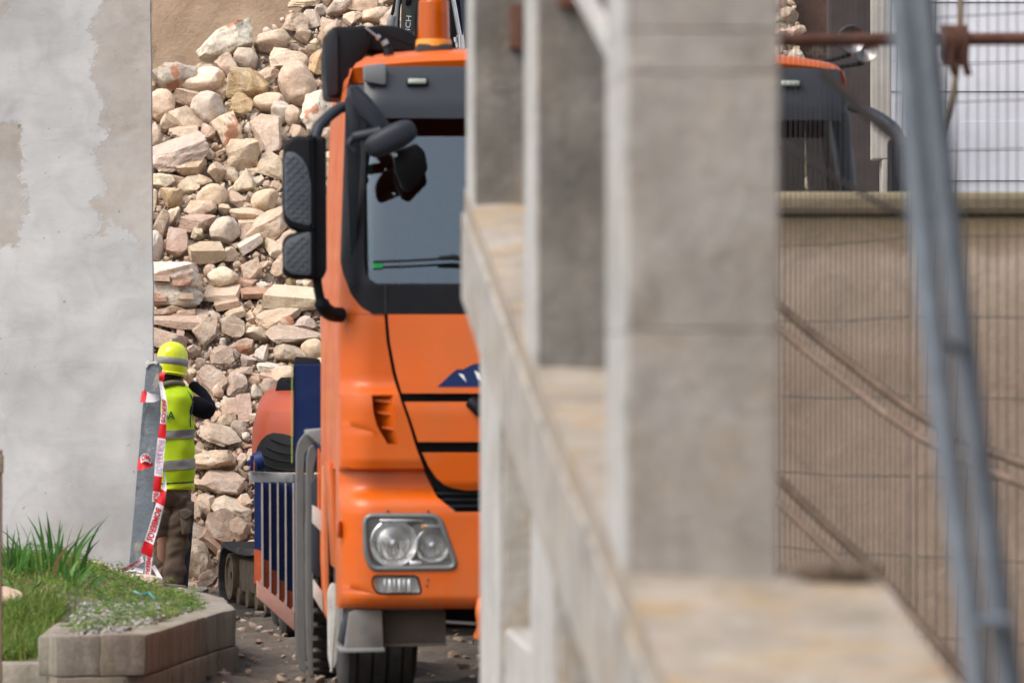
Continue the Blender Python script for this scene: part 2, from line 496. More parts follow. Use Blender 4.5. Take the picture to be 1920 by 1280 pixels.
# ------------------------------------------------------------------ plastered house wall on the left
def plaster_mat():
    m, nt, b = nodes('worn_lime_plaster')
    v = coords(nt, 'World')
    sep = nt.nodes.new('ShaderNodeSeparateXYZ'); nt.links.new(v, sep.inputs[0])
    X, Z = sep.outputs[0], sep.outputs[2]
    e = ntex(nt, v, 2.6, 9, 0.68, 0.35)
    e2 = ntex(nt, v, 9, 8, 0.75, 0.6)
    wob = math_(nt, 'ADD', math_(nt, 'MULTIPLY', math_(nt, 'SUBTRACT', e, 0.5), 0.55), math_(nt, 'MULTIPLY', math_(nt, 'SUBTRACT', e2, 0.5), 0.22))
    def gt(val, lim, w=0.03):
        return math_(nt, 'DIVIDE', math_(nt, 'SUBTRACT', val, lim), w, clamp=True)
    xw = math_(nt, 'ADD', X, wob); zw = math_(nt, 'ADD', Z, wob)
    a = math_(nt, 'MULTIPLY', gt(xw, -2.69), gt(zw, 2.50))
    # second patch near the left edge of the picture
    bb = math_(nt, 'MULTIPLY', gt(math_(nt, 'MULTIPLY', xw, -1), 3.14), math_(nt, 'MULTIPLY', gt(zw, 2.42), gt(math_(nt, 'MULTIPLY', zw, -1), -3.25)))
    tl = math_(nt, 'MULTIPLY', gt(math_(nt, 'MULTIPLY', xw, -1), 3.27), gt(zw, 3.85))
    mask = math_(nt, 'MULTIPLY', math_(nt, 'MAXIMUM', math_(nt, 'MAXIMUM', a, bb), tl), ramp(nt, ntex(nt, v, 3.2, 8, 0.7, 0.5), [(0.3, 0.45), (0.6, 0.85)]))
    big = ntex(nt, v, 0.9, 4, 0.5, 0.6)
    fine = ntex(nt, v, 4.2, 8, 0.6, 0.8)
    pl = ramp(nt, big, [(0.32, (0.43, 0.42, 0.405)), (0.5, (0.50, 0.49, 0.478)), (0.68, (0.56, 0.552, 0.54))])
    pl = mix(nt, 1.0, pl, ramp(nt, fine, [(0.28, 0.84), (0.5, 1.0), (0.72, 1.09)]), 'MULTIPLY')
    be = ramp(nt, ntex(nt, v, 1.7, 6, 0.6, 0.5), [(0.3, (0.32, 0.265, 0.215)), (0.5, (0.415, 0.36, 0.31)), (0.7, (0.47, 0.425, 0.38))])
    be = mix(nt, 1.0, be, ramp(nt, ntex(nt, v, 14, 6, 0.7), [(0.3, 0.9), (0.7, 1.07)]), 'MULTIPLY')
    # brown scuffs low down where damp rises
    low = math_(nt, 'MULTIPLY', gt(math_(nt, 'MULTIPLY', Z, -1), -1.05, 0.9), ramp(nt, ntex(nt, v, 2.3, 6, 0.65, 1.2), [(0.42, 0.0), (0.7, 0.85)]))
    pl = mix(nt, low, pl, (0.40, 0.335, 0.28))
    # greyish blotches
    gr = ramp(nt, ntex(nt, v, 1.1, 8, 0.62, 1.8), [(0.5, 0.0), (0.72, 0.4)])
    pl = mix(nt, gr, pl, (0.39, 0.38, 0.365))
    c = mix(nt, mask, pl, be)
    # hairline scratches and trowel lines
    w = nt.nodes.new('ShaderNodeTexVoronoi'); w.feature = 'DISTANCE_TO_EDGE'; w.inputs['Scale'].default_value = 0.8
    vv = nt.nodes.new('ShaderNodeVectorMath'); vv.operation = 'ADD'
    nt.links.new(v, vv.inputs[0])
    ns = nt.nodes.new('ShaderNodeTexNoise'); ns.inputs['Scale'].default_value = 1.5; ns.inputs['Detail'].default_value = 6
    nt.links.new(v, ns.inputs['Vector']); nt.links.new(ns.outputs['Color'], vv.inputs[1]); nt.links.new(vv.outputs[0], w.inputs['Vector'])
    crk = ramp(nt, w.outputs['Distance'], [(0.0, 0.0), (0.006, 1.0)])
    spk = ramp(nt, ntex(nt, v, 22, 3, 0.5), [(0.24, 0.0), (0.29, 1.0)])
    c = mix(nt, 1.0, c, mix(nt, spk, (0.55, 0.5, 0.45), (1, 1, 1)), 'MULTIPLY')
    nt.links.new(c, b.inputs['Base Color'])
    b.inputs['Roughness'].default_value = 0.88
    mp = coords(nt, 'World', (1, 1, 2.6))
    h = math_(nt, 'ADD', math_(nt, 'MULTIPLY', ntex(nt, mp, 2.2, 4, 0.45, 0.3), 0.35), math_(nt, 'MULTIPLY', mask, -0.12))
    h = math_(nt, 'ADD', h, math_(nt, 'MULTIPLY', crk, 0.008))
    h = math_(nt, 'ADD', h, math_(nt, 'MULTIPLY', ntex(nt, v, 30, 5, 0.6), 0.06))
    bump(nt, b, h, 0.45, 0.04)
    return m
M['plaster'] = plaster_mat()
WD = 33.0
bm = BM()
xe_t = (281 - 960) * WD / F; xe_b = (291 - 960) * WD / F
NX, NZ = 60, 110
t = bmesh.new()
rows = []
for j in range(NZ + 1):
    z = 6.5 * j / NZ
    xe = xe_b + (xe_t - xe_b) * (z / 4.1)
    if z < 1.70: xe -= 0.105 * (1 - z / 1.70) ** 0.9
    r_ = []
    for i in range(NX + 1):
        s = i / NX
        x = -9.0 + (xe + 9.0) * (1 - (1 - s) ** 2.2)
        n_ = mnoise.fractal(Vector((x * 0.9, z * 0.9, 7)), 0.9, 2.1, 4)
        y = WD + 0.028 * n_
        if i == NX:
            x += 0.006 * mnoise.noise(Vector((z * 3.0, 1, 2))) + 0.004 * mnoise.noise(Vector((z * 14.0, 1, 2)))
        r_.append((x, y, z))
    last = r_[-1]
    r_.append((last[0] + 0.003, last[1] + 0.012, z))
    r_.append((last[0] - 0.03, last[1] + 0.55, z))
    rows.append([bm.verts.new(p) for p in r_])
for j in range(NZ):
    for i in range(len(rows[0]) - 1):
        bm.faces.new([rows[j][i], rows[j][i + 1], rows[j + 1][i + 1], rows[j + 1][i]])
add(bm, [(-9, WD + 0.55, 0), (xe_b - 0.14, WD + 0.55, 0), (xe_t - 0.06, WD + 0.55, 6.5), (-9, WD + 0.55, 6.5)], [(0, 1, 2, 3)])
tag(finish('plastered_house_wall', bm, M['plaster'], smooth=50), 'tall grey white plastered wall with bare beige patches, left of the worker', 'wall')

# ------------------------------------------------------------------ rough earthen party wall behind the heap
def rough_mat(name, c0, c1, c2, sc=1.0):
    m, nt, b = nodes(name)
    v = coords(nt, 'World')
    c = ramp(nt, ntex(nt, v, 1.1 * sc, 8, 0.65, 0.6), [(0.3, c0), (0.5, c1), (0.7, c2)])
    vo = nt.nodes.new('ShaderNodeTexVoronoi'); vo.inputs['Scale'].default_value = 1.7 * sc
    nt.links.new(v, vo.inputs['Vector'])
    sp = math_(nt, 'ADD', vo.outputs['Distance'], math_(nt, 'MULTIPLY', math_(nt, 'SUBTRACT', ntex(nt, v, 8 * sc, 8, 0.8), 0.5), 1.1))
    f = ramp(nt, sp, [(0.12, 1.0), (0.3, 0.0)])
    c = mix(nt, f, c, mix(nt, ntex(nt, v, 30 * sc, 3, 0.6), (0.18, 0.115, 0.065), (0.55, 0.44, 0.32)))
    nt.links.new(c, b.inputs['Base Color'])
    b.inputs['Roughness'].default_value = 0.95
    h = math_(nt, 'ADD', math_(nt, 'MULTIPLY', ntex(nt, v, 5 * sc, 9, 0.75), 1.0), math_(nt, 'MULTIPLY', f, math_(nt, 'MULTIPLY', ntex(nt, v, 26 * sc, 5, 0.7), 0.7)))
    bump(nt, b, h, 0.7, 0.06)
    return m
M['earth_wall'] = rough_mat('earth_render', (0.30, 0.20, 0.125), (0.42, 0.30, 0.20), (0.50, 0.38, 0.265), 1.0)
bm = BM()
g = []
NX, NZ = 120, 80
for j in range(NZ + 1):
    for i in range(NX + 1):
        x = -7.0 + 8.6 * i / NX; z = 8.5 * j / NZ
        d = mnoise.fractal(Vector((x * 1.1, z * 1.1, 1)), 0.75, 2.2, 6) * 0.07
        g.append(bm.verts.new((x, 45.6 - d, z)))
for j in range(NZ):
    for i in range(NX):
        a = j * (NX + 1) + i
        bm.faces.new([g[a], g[a + 1], g[a + NX + 2], g[a + NX + 1]])
a = [(-7.0, 45.7, 0), (1.6, 45.7, 0), (1.6, 46.2, 0), (-7.0, 46.2, 0)]
add(bm, a + [(p[0], p[1], 8.5) for p in a], [(0, 1, 2, 3), (4, 5, 6, 7), (0, 1, 5, 4), (1, 2, 6, 5), (2, 3, 7, 6), (3, 0, 4, 7)])
tag(finish('earthen_party_wall', bm, M['earth_wall'], smooth=60), 'rough tan earthen wall standing behind the top of the rubble heap', 'wall')

# ------------------------------------------------------------------ brown broken building and white house on the right, beyond the truck
M['brown_wall'] = rough_mat('brown_stripped_wall', (0.09, 0.045, 0.03), (0.15, 0.08, 0.05), (0.2, 0.12, 0.08), 2.0)
bm = BM()
box(bm, (2.62, 44.5, 3.4), (0.95, 0.5, 6.8), bevel=0.02)
tag(finish('stripped_brown_wall', bm, M['brown_wall']), 'dark brown stripped wall above the right end of the orange cab roof', 'wall')
M['pale_post'] = simple('pale_weathered_render', (0.42, 0.39, 0.35), 0.9, var=0.14, scale=3, dirt=(0.25, 0.2, 0.15), dirt_amt=0.6, kind='World', bmp=0.3)
bm = BM()
xs = [(1640, 1668), (1655, 1662)]
for (za, zb, pa, pb) in ((0, 3.3, 1655, 1672), (3.3, 6.6, 1638, 1672)):
    a = (pa - 960) * 40 / F; b2 = (pb - 960) * 40 / F
    box(bm, ((a + b2) / 2, 40.2, (za + zb) / 2), (b2 - a, 0.3, zb - za - 0.002), bevel=0.01)
tag(finish('rendered_wall_end', bm, M['pale_post']), 'narrow pale rendered wall end between the cab and the grey fence posts', 'wall')
bm = BM()
box(bm, ((1600 - 960) * 42 / F, 42.0, 2.6), (0.42, 0.35, 5.2), bevel=0.02)  # plain dark panel filling the dark upright strip beyond the cab
M['dark_panel_mat'] = simple('plain_dark_brown', (0.045, 0.032, 0.03), 0.8, var=0.25, scale=6)
tag(finish('dark_panel', bm, M['dark_panel_mat']), 'tall plain dark panel directly behind the cab right corner', 'door')
def white_mat():
    m, nt, b = nodes('whitewashed_boards')
    v = coords(nt, 'World')
    c = ramp(nt, ntex(nt, v, 1.2, 6, 0.6), [(0.3, (0.60, 0.60, 0.64)), (0.7, (0.76, 0.76, 0.80))])
    nt.links.new(c, b.inputs['Base Color']); b.inputs['Roughness'].default_value = 0.7
    bump(nt, b, ntex(nt, v, 5, 5, 0.6), 0.3, 0.02)
    return m
M['white'] = white_mat()
wh = thing('white_house', 'white boarded house wall at the far right behind the wire mesh', 'house', (3.9, 43, 0))
x0 = (1664 - 960) * 43 / F - 3.9
bm = BM(); box(bm, (x0 + 2.9, 0.35, 3.4), (5.8, 0.5, 6.8)); finish('wall', bm, M['white'], wh)
bm = BM(); box(bm, (x0 + 2.9, 0, 0.125), (5.8, 0.05, 0.2485), bevel=0.003, seg=1)
board = bm
bm2 = finish('board', board, M['white'], wh, loc=(0, 0.06, 0.0))
for k in range(1, 26):
    c_ = bm2.copy(); c_.location = (0, 0.06 + (0.012 if k % 3 == 0 else 0), 0.25 * k); c_.parent = wh; col.objects.link(c_)

# ------------------------------------------------------------------ low tan wall between the mesh and the truck
def tan_mat():
    m, nt, b = nodes('old_tan_concrete')
    v = coords(nt, 'World')
    sep = nt.nodes.new('ShaderNodeSeparateXYZ'); nt.links.new(v, sep.inputs[0])
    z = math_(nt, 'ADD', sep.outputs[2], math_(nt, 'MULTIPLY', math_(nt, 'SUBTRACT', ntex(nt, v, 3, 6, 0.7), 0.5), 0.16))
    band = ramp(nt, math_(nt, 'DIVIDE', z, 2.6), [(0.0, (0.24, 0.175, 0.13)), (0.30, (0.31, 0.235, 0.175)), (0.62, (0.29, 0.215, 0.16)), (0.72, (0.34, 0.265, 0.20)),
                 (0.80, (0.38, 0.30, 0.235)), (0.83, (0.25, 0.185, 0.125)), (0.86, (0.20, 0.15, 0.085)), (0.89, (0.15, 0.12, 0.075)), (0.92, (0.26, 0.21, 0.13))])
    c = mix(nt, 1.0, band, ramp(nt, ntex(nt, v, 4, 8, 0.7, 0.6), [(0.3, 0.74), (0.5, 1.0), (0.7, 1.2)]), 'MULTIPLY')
    nt.links.new(c, b.inputs['Base Color']); b.inputs['Roughness'].default_value = 0.92
    bump(nt, b, ntex(nt, v, 14, 9, 0.75), 0.5, 0.02)
    return m
M['tan'] = tan_mat()
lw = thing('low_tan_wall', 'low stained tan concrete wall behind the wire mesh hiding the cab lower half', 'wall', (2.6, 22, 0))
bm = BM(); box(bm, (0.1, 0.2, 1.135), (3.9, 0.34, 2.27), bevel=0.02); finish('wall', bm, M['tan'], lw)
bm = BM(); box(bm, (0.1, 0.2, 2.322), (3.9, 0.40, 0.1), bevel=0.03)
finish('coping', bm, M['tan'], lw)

# ------------------------------------------------------------------ foreground concrete wall with pillars and sloping coping
def conc_mat(name, c0, c1, c2, warm=0.5, sc=1.0, bs=0.5):
    m, nt, b = nodes(name)
    v = coords(nt, 'World')
    c = ramp(nt, ntex(nt, v, 3.2 * sc, 7, 0.62, 0.4), [(0.28, c0), (0.5, c1), (0.72, c2)])
    c = mix(nt, ramp(nt, ntex(nt, v, 4.5 * sc, 5, 0.6, 0.3), [(0.50, 0.0), (0.68, warm)]), c, (0.40, 0.27, 0.135))
    c = mix(nt, ramp(nt, ntex(nt, v, 5.3, 6, 0.7, 0.8), [(0.57, 0.0), (0.76, 0.6)]), c, (0.14, 0.125, 0.105))
    c = mix(nt, 1.0, c, ramp(nt, ntex(nt, v, 22, 6, 0.75), [(0.3, 0.84), (0.7, 1.14)]), 'MULTIPLY')
    st = coords(nt, 'World', (1, 1, 0.16))
    c = mix(nt, 1.0, c, ramp(nt, ntex(nt, st, 13, 5, 0.6, 0.3), [(0.3, (0.86, 0.84, 0.81)), (0.52, (1, 1, 1)), (0.72, (1.10, 1.08, 1.05))]), 'MULTIPLY')
    c = mix(nt, ramp(nt, ntex(nt, st, 6, 4, 0.6, 0.8), [(0.58, 0.0), (0.70, 0.55 * warm + 0.12)]), c, (0.33, 0.20, 0.10))
    nt.links.new(c, b.inputs['Base Color']); b.inputs['Roughness'].default_value = 0.9
    bump(nt, b, ntex(nt, v, 30, 8, 0.7), bs, 0.02)
    return m
M['conc'] = conc_mat('grey_concrete', (0.235, 0.21, 0.18), (0.325, 0.295, 0.265), (0.38, 0.355, 0.33), 0.35)
M['conc_dark'] = conc_mat('dark_weathered_concrete', (0.10, 0.092, 0.08), (0.165, 0.152, 0.135), (0.25, 0.235, 0.21), 0.12)
M['conc_pale'] = conc_mat('pale_concrete', (0.36, 0.345, 0.32), (0.46, 0.445, 0.42), (0.53, 0.515, 0.49), 0.2)
M['conc_mid'] = conc_mat('stained_mid_concrete', (0.22, 0.20, 0.175), (0.37, 0.345, 0.31), (0.48, 0.455, 0.42), 0.5, 1.6)
M['conc_tan'] = conc_mat('lichened_coping', (0.23, 0.195, 0.155), (0.335, 0.285, 0.23), (0.42, 0.37, 0.315), 0.85)
def wx(D, a=0.0):
    return 0.7353 - 0.05615 * D + a
fw = thing('pillared_concrete_wall', 'out of focus concrete wall with three square pillars on a sloping coping, in front of the truck', 'wall', (wx(12), 12, 0))
ORG = Vector((wx(12), 12, 0))
def wprism(a0, a1, D0, D1, z0, z1):
    pts = [Vector((wx(D0, a0), D0, 0)) - ORG, Vector((wx(D0, a1), D0, 0)) - ORG, Vector((wx(D1, a1), D1, 0)) - ORG, Vector((wx(D1, a0), D1, 0)) - ORG]
    return [p + Vector((0, 0, z0)) for p in pts], (0, 0, z1 - z0)
def ztop(D):
    return float(np.interp(D, [4.0, 7.5, 9.3, 11.98, 15.0, 15.42], [0.46, 0.94, 1.204, 1.585, 2.07, 2.135]))
# pillars: front skin and bright street side are one concrete, cast in lifts
for (D0, D1, wd, mat_, lifts) in ((9.3, 9.75, 0.272, 'conc', (1.17, 1.645, 2.112, 2.19, 4.2)), (11.98, 12.42, 0.25, 'conc_dark', (1.56, 2.9, 4.6)), (15.0, 15.38, 0.25, 'conc_dark', (2.04, 3.0, 5.0))):
    for i in range(len(lifts) - 1):
        bm = BM()
        pts, ex = wprism(0, wd, D0, D1, lifts[i] + 0.0004, lifts[i + 1] - 0.0004)
        prism(bm, pts, ex, bevel=0.0035, seg=1)
        # bowed, slightly uneven faces
        bmesh.ops.subdivide_edges(bm, edges=bm.edges[:], cuts=3, use_grid_fill=True)
        for vv in bm.verts:
            n_ = mnoise.fractal(vv.co * 3.5 + Vector((5, 1, 2)), 0.8, 2.1, 4)
            vv.co.x += 0.006 * n_; vv.co.y += 0.006 * n_
        finish('pillar_block', bm, M[mat_], fw, smooth=40)
        # paler skin paints the brighter light on the pillar's street side
        bm = BM()
        pts, ex = wprism(-0.009, 0.0005, D0 + 0.004, D1 - 0.01, lifts[i] + 0.001, lifts[i + 1] - 0.001)
        prism(bm, pts, ex)
        finish('bright_side_skin', bm, M['conc_pale'], fw)
# sloping coping beam
DN = [4.2, 6.5, 7.5, 8.4, 9.0, 9.36]
DF = [9.362, 10.2, 11.1, 11.98, 13.0, 14.0, 15.0, 15.42]
def beam(name, a0, a1, zt, zb, mat, Ds):
    bm = BM()
    grid = []
    na = 8
    for D in Ds:
        ring = []
        for k in range(na + 1):
            a = a0 + (a1 - a0) * k / na
            n_ = 0.012 * mnoise.noise(Vector((a * 6, D * 2.2, 4)))
            ring.append(Vector((wx(D, a), D, zt(D) + n_)) - ORG)
        for k in range(na, -1, -1):
            a = a0 + (a1 - a0) * k / na
            ring.append(Vector((wx(D, a), D, zb(D))) - ORG)
        grid.append([bm.verts.new(p) for p in ring])
    n = len(grid[0])
    for i in range(len(grid) - 1):
        for k in range(n):
            bm.faces.new([grid[i][k], grid[i + 1][k], grid[i + 1][(k + 1) % n], grid[i][(k + 1) % n]])
    bm.faces.new(grid[0]); bm.faces.new(grid[-1][::-1])
    bmesh.ops.recalc_face_normals(bm, faces=bm.faces)
    return finish(name, bm, mat, fw, smooth=40)
beam('coping', -0.012, 0.452, ztop, lambda D: ztop(D) - 0.07, M['conc_tan'], DN)
beam('coping', -0.012, 0.245, ztop, lambda D: ztop(D) - 0.07, M['conc_tan'], DF)
beam('sloping_beam', -0.022, 0.44, lambda D: ztop(D) - 0.072, lambda D: ztop(D) - 0.33, M['conc_mid'], DN)
beam('sloping_beam', -0.022, 0.24, lambda D: ztop(D) - 0.072, lambda D: ztop(D) - 0.33, M['conc_mid'], DF)
M['crumb'] = simple('brown_crumbled_mortar', (0.13, 0.095, 0.07), 0.95, var=0.3)
bm = BM()
for k in range(14):
    u_ = random.random(); p_ = Vector((wx(9.28, 0.30 + 0.15 * u_), 9.26 + random.uniform(-0.05, 0.05), ztop(9.28) + 0.012)) - ORG
    box(bm, p_, (random.uniform(0.02, 0.07), random.uniform(0.02, 0.05), random.uniform(0.012, 0.035)), rot=Matrix.Rotation(random.uniform(-1, 1), 3, 'Z') @ Matrix.Rotation(random.uniform(-0.3, 0.3), 3, 'X'), bevel=0.005)
o_ = finish('crumbled_mortar', bm, M['crumb'], fw, 40); o_['kind'] = 'stuff'
# upright cheeks and piers below the beam
for (D0, D1) in ((5.6, 6.8), (9.9, 10.9), (12.57, 13.56), (15.05, 16.25)):
    bm = BM()
    pts, ex = wprism(0.085, 0.40, D0, D1, 0, ztop(min(D1, 15.4)) - 0.36 if D1 < 16 else 1.73)
    prism(bm, pts, ex, bevel=0.008, seg=1)
    finish('pier', bm, M['conc_mid'], fw)
    bm = BM()
    pts, ex = wprism(0.075, 0.0845, D0 + 0.005, D1 - 0.01, 0, ztop(D0) - 0.36)
    prism(bm, pts, ex)
    finish('bright_side_skin', bm, M['conc_pale'], fw)  # paler skin paints the pier's street side as lit; same concrete
for (D0, D1, z) in ((13.58, 15.04, 0.83), (10.92, 12.55, 0.5), (6.82, 9.88, 0.1)):
    bm = BM()
    pts, ex = wprism(0.09, 0.39, D0, D1, 0, z)
    prism(bm, pts, ex, bevel=0.01, seg=1)
    finish('plinth', bm, M['conc_pale'], fw)
# thin sloping rail between the pillars
for (D0, D1, z0, z1) in ((9.76, 11.97, 2.15, 2.59), (12.43, 14.99, 2.68, 3.17)):
    bm = BM()
    v0 = Vector((wx(D0, 0.02), D0, z0)) - ORG; v1 = Vector((wx(D1, 0.02), D1, z1)) - ORG
    ring = []
    for p in (v0, v1):
        ring.append([bm.verts.new(p + Vector(q)) for q in ((-0.016, 0, 0), (0.016, 0, 0), (0.016, 0, 0.028), (-0.016, 0, 0.028))])
    for k in range(4): bm.faces.new([ring[0][k], ring[0][(k + 1) % 4], ring[1][(k + 1) % 4], ring[1][k]])
    bm.faces.new(ring[0][::-1]); bm.faces.new(ring[1])
    finish('sloping_rail', bm, M['conc_pale'], fw)
bm = BM()
p = P(968, 50, 14.985) - ORG
box(bm, p, (0.04, 0.022, 0.13), bevel=0.004)
finish('rusty_bracket', bm, M['rust'], fw)
bm = BM()
box(bm, P(1066, 2, 11.965) - ORG, (0.05, 0.02, 0.03), bevel=0.004)
finish('rusty_bracket', bm, M['rust'], fw)

# ------------------------------------------------------------------ wire mesh fence, leaning tubes, rusty rods
def wire_panel(name, label, A, B, z0, z1, step=0.05, hz=(), lean=0.0):
    A = Vector(A); B = Vector(B)
    t = thing(name, label, 'fence', (A.x, A.y, 0), 0, 'wire mesh fence panels')
    d = (B - A); L = d.length; d.normalize()
    nrm = Vector((-d.y, d.x, 0))
    bm = BM()
    k = 0
    x = 0.0
    while x < L:
        j = 0.012 * mnoise.noise(Vector((x * 5, z0, 2)))
        p0 = d * (x + j) + Vector((0, 0, z0)); p1 = d * (x + lean + 0.01 * math.sin(x * 6)) + Vector((0, 0, z1))
        pm = (p0 + p1) / 2 + nrm * 0.01 * mnoise.noise(Vector((x * 3, 9, 2)))
        tube(bm, [p0, pm, p1], 0.0019, n=4, cap=False)
        x += step
    for z in hz:
        tube(bm, [Vector((0, 0, z)), d * (L / 2) + Vector((0, 0, z - 0.01)), d * L + Vector((0, 0, z))], 0.0022, n=4, cap=False)
    o = finish('wire_mesh', bm, M['galv_dark'], t); o['kind'] = 'stuff'
    for q in (Vector((0, 0, 0)), d * L):
        bm = BM(); tube(bm, [q, q + Vector((0, 0, z1))], 0.0026, n=8)
        finish('edge_wire', bm, M['galv_dark'], t)
    return t
M['galv_dark'] = simple('dull_wire', (0.045, 0.042, 0.042), 0.6, 0.2, var=0.2)
hzs = [2.36 + 0.0, 2.55, 2.57, 2.78, 2.98, 3.0]
wire_panel('mesh_fence_panel', 'fine wire mesh fence panel between the front pillar and leaning grey tubes', (1.02, 20.6, 0), (1.50, 19.3, 0), 0.0, 3.2, 0.05, [0.3, 0.6, 0.9, 1.2, 1.5, 1.8, 2.1])
wire_panel('mesh_fence_panel', 'wire mesh fence panel in front of the white house at the far right', (1.52, 19.25, 0), (2.35, 18.3, 0), 0.0, 3.2, 0.052, [0.3, 0.6, 0.9, 1.2, 1.5, 1.8, 2.1, 2.42, 2.6, 2.74, 2.92])

lt = thing('leaning_fence_frame', 'leaning pair of galvanised grey tubes right of the nearest concrete pillar', 'fence post', tuple(P(1832, 1280, 8.0) * Vector((1, 1, 0)) if False else (P(1832, 1280, 8.0).x, 8.0, 0)))
LO = Vector(lt.location)
def ext(a, b, z):
    t = (z - a.z) / (b.z - a.z)
    return a + (b - a) * t
for (pa, pm, pb, D, r) in (((1688, 0), (1752, 640), (1834, 1280), 8.0, 0.0205), ((1734, 0), (1806, 640), (1892, 1280), 8.12, 0.0205)):
    a = P(*pa, D); m_2 = P(*pm, D); b3 = P(*pb, D)
    lo = ext(m_2, b3, 0.0); hi = ext(m_2, a, 2.75)
    bm = BM(); tube(bm, curve_pts([lo - LO, b3 - LO, m_2 - LO, a - LO, hi - LO], 5), r, n=16)
    finish('tube', bm, M['galv'], lt)
bm = BM()
box(bm, P(1852, 1160, 8.06) - LO, (0.06, 0.16, 0.014), bevel=0.004); finish('clamp', bm, M['galv'], lt)
bm = BM()
tube(bm, [P(1762, 640, 8.02) - LO, P(1800, 655, 8.1) - LO], 0.008, n=8); finish('link_bar', bm, M['galv'], lt)

M['rust_pale'] = simple('pale_rusty_steel', (0.19, 0.135, 0.10), 0.85, var=0.3, dirt=(0.10, 0.055, 0.04), scale=10, dirt_amt=0.7)
rusty = [
    ('rusty_scaffold_tube', 'thick rusty horizontal tube crossing in front of the cab roof on the right', 'tube', [P(1380, 76, 16), P(1640, 74, 16), P(2050, 72, 16)], 0.021),
    ('rusty_reinforcing_bar', 'upper rusty ribbed bar sloping down from the pillar before the tan wall', 'bar', [P(1430, 545, 18.0), P(1560, 655, 17.9), P(1760, 800, 17.6), P(2000, 900, 17.2)], 0.014),
    ('rusty_reinforcing_bar', 'lower rusty bar sloping down past the foot of the front pillar', 'bar', [P(1430, 868, 18.0), P(1540, 975, 17.9), P(1650, 1080, 17.8), P(1840, 1300, 17.6)], 0.014),
    ('thin_diagonal_strut', 'grey brown strut slanting across the cab windscreen on the right', 'strut', [P(1540, 130, 13), P(1600, 190, 13), P(1660, 245, 13), P(1760, 320, 13)], 0.013),
    ('thin_diagonal_strut', 'faint rusty strut below the grey one, above the tan wall', 'strut', [P(1440, 250, 13), P(1560, 330, 13), P(1740, 430, 13)], 0.006),
]
for (nm, lb, ct, pts, r) in rusty:
    bm = BM(); O = pts[0].copy()
    tube(bm, curve_pts([p - O for p in pts], 10), r, n=10)
    if 'reinforcing' in nm:
        cp = curve_pts([p - O for p in pts], 60)
        for k in range(0, len(cp) - 1, 2):
            d_ = (cp[k + 1] - cp[k]).normalized()
            tube(bm, [cp[k] - d_ * 0.003, cp[k] + d_ * 0.003], r * 1.3, n=10)
        # the pale twin bar tied under it
        tube(bm, [p + Vector((-0.02, 0.01, -0.062)) for p in curve_pts([p - O for p in pts], 10)], r * 1.1, n=10)
    o = finish(nm, bm, M['rust_pale'] if 'reinforcing' in nm else M['rust'] if 'grey' not in lb else M['dark_steel'] if 'dark_steel' in M else M['rust'], None, smooth=60, loc=O)
    tag(o, lb, ct)
# rope coil wound round the tube and the hanging cable
bm = BM()
O = P(1805, -30, 17)
tube(bm, curve_pts([p - O for p in (P(1805, -60, 17), P(1800, 60, 17), P(1788, 180, 17), P(1772, 270, 17.1), P(1768, 400, 17.2), P(1770, 520, 17.2))], 8), [0.010] * 30 + [0.007] * 11, n=8)
tag(finish('hanging_cable', bm, M['wood'], None, 60, O), 'brown cable hanging in front of the white house wall', 'cable')
bm = BM()
O = P(1790, 60, 15.9)
for k in range(4):
    tube(bm, curve_pts([P(1772 + 12 * k + dx, 60 + dy, 15.94 + dz) - O for dx, dy, dz in ((0, -10, 0.0), (4, 12, -0.02), (2, 40 + 14 * (k % 2), 0.0), (8, 60 + 20 * (k % 2), 0.02))], 5), 0.012, n=7)
o = finish('rag_knot', bm, M['rust'], None, 60, O)
tag(o, 'knotted rusty brown rag tied round the horizontal tube at right', 'rag')

M['street_render'] = simple('brown_street_render', (0.13, 0.105, 0.085), 0.9, var=0.2, scale=0.6, kind='World')
M['window_dark'] = simple('dark_window_glass', (0.02, 0.022, 0.025), 0.1, var=0.1)
sh = thing('street_house', 'tall brown street house beside the camera, seen only mirrored in the truck windscreen', 'house', (6.6, 15.5, 0))
bm = BM(); box(bm, (4.0, -10.0, 10.5), (8.0, 20.0, 21.0)); finish('wall', bm, M['street_render'], sh)
bm = BM(); box(bm, (4.0, -10.0, 21.2), (8.8, 20.8, 0.35)); finish('roof', bm, M['street_render'], sh)
wbm = None
for fl in range(5):
    for k in range(5):
        if wbm is None:
            bm = BM(); box(bm, (0, 0, 0), (0.12, 1.1, 1.6), bevel=0.01, seg=1); wbm = finish('window', bm, M['window_dark'], sh, loc=(-0.03, -2.2, 2.6))
        else:
            w2 = wbm.copy(); w2.location = (-0.03, -2.2 - 3.9 * k, 2.6 + 3.4 * fl); w2.parent = sh; col.objects.link(w2)
# ------------------------------------------------------------------ rubble heap
SL = 0.80
FOOT = 37.6
def crest(X):
    return float(np.interp(X, [-7, -3.6, -3.0, -2.49, -2.13, -1.9, -1.6, -0.4, 2.0, 2.35, 2.6, 6.0], [3.3, 3.75, 3.92, 4.26, 4.42, 4.68, 5.0, 5.5, 5.5, 5.2, 2.8, 1.2]))
def heapz(X, D):
    up = SL * (D - FOOT)
    c = crest(X)
    Dc = FOOT + c / SL
    z = up if D < Dc else c - 0.55 * (D - Dc)
    z += 0.06 * mnoise.fractal(Vector((X * 1.1, D * 1.1, 5)), 0.8, 2.1, 4) - 0.045
    return z
def pixD(py):
    return (CAMH + SL * FOOT) / (SL + (py - HZ) / F)

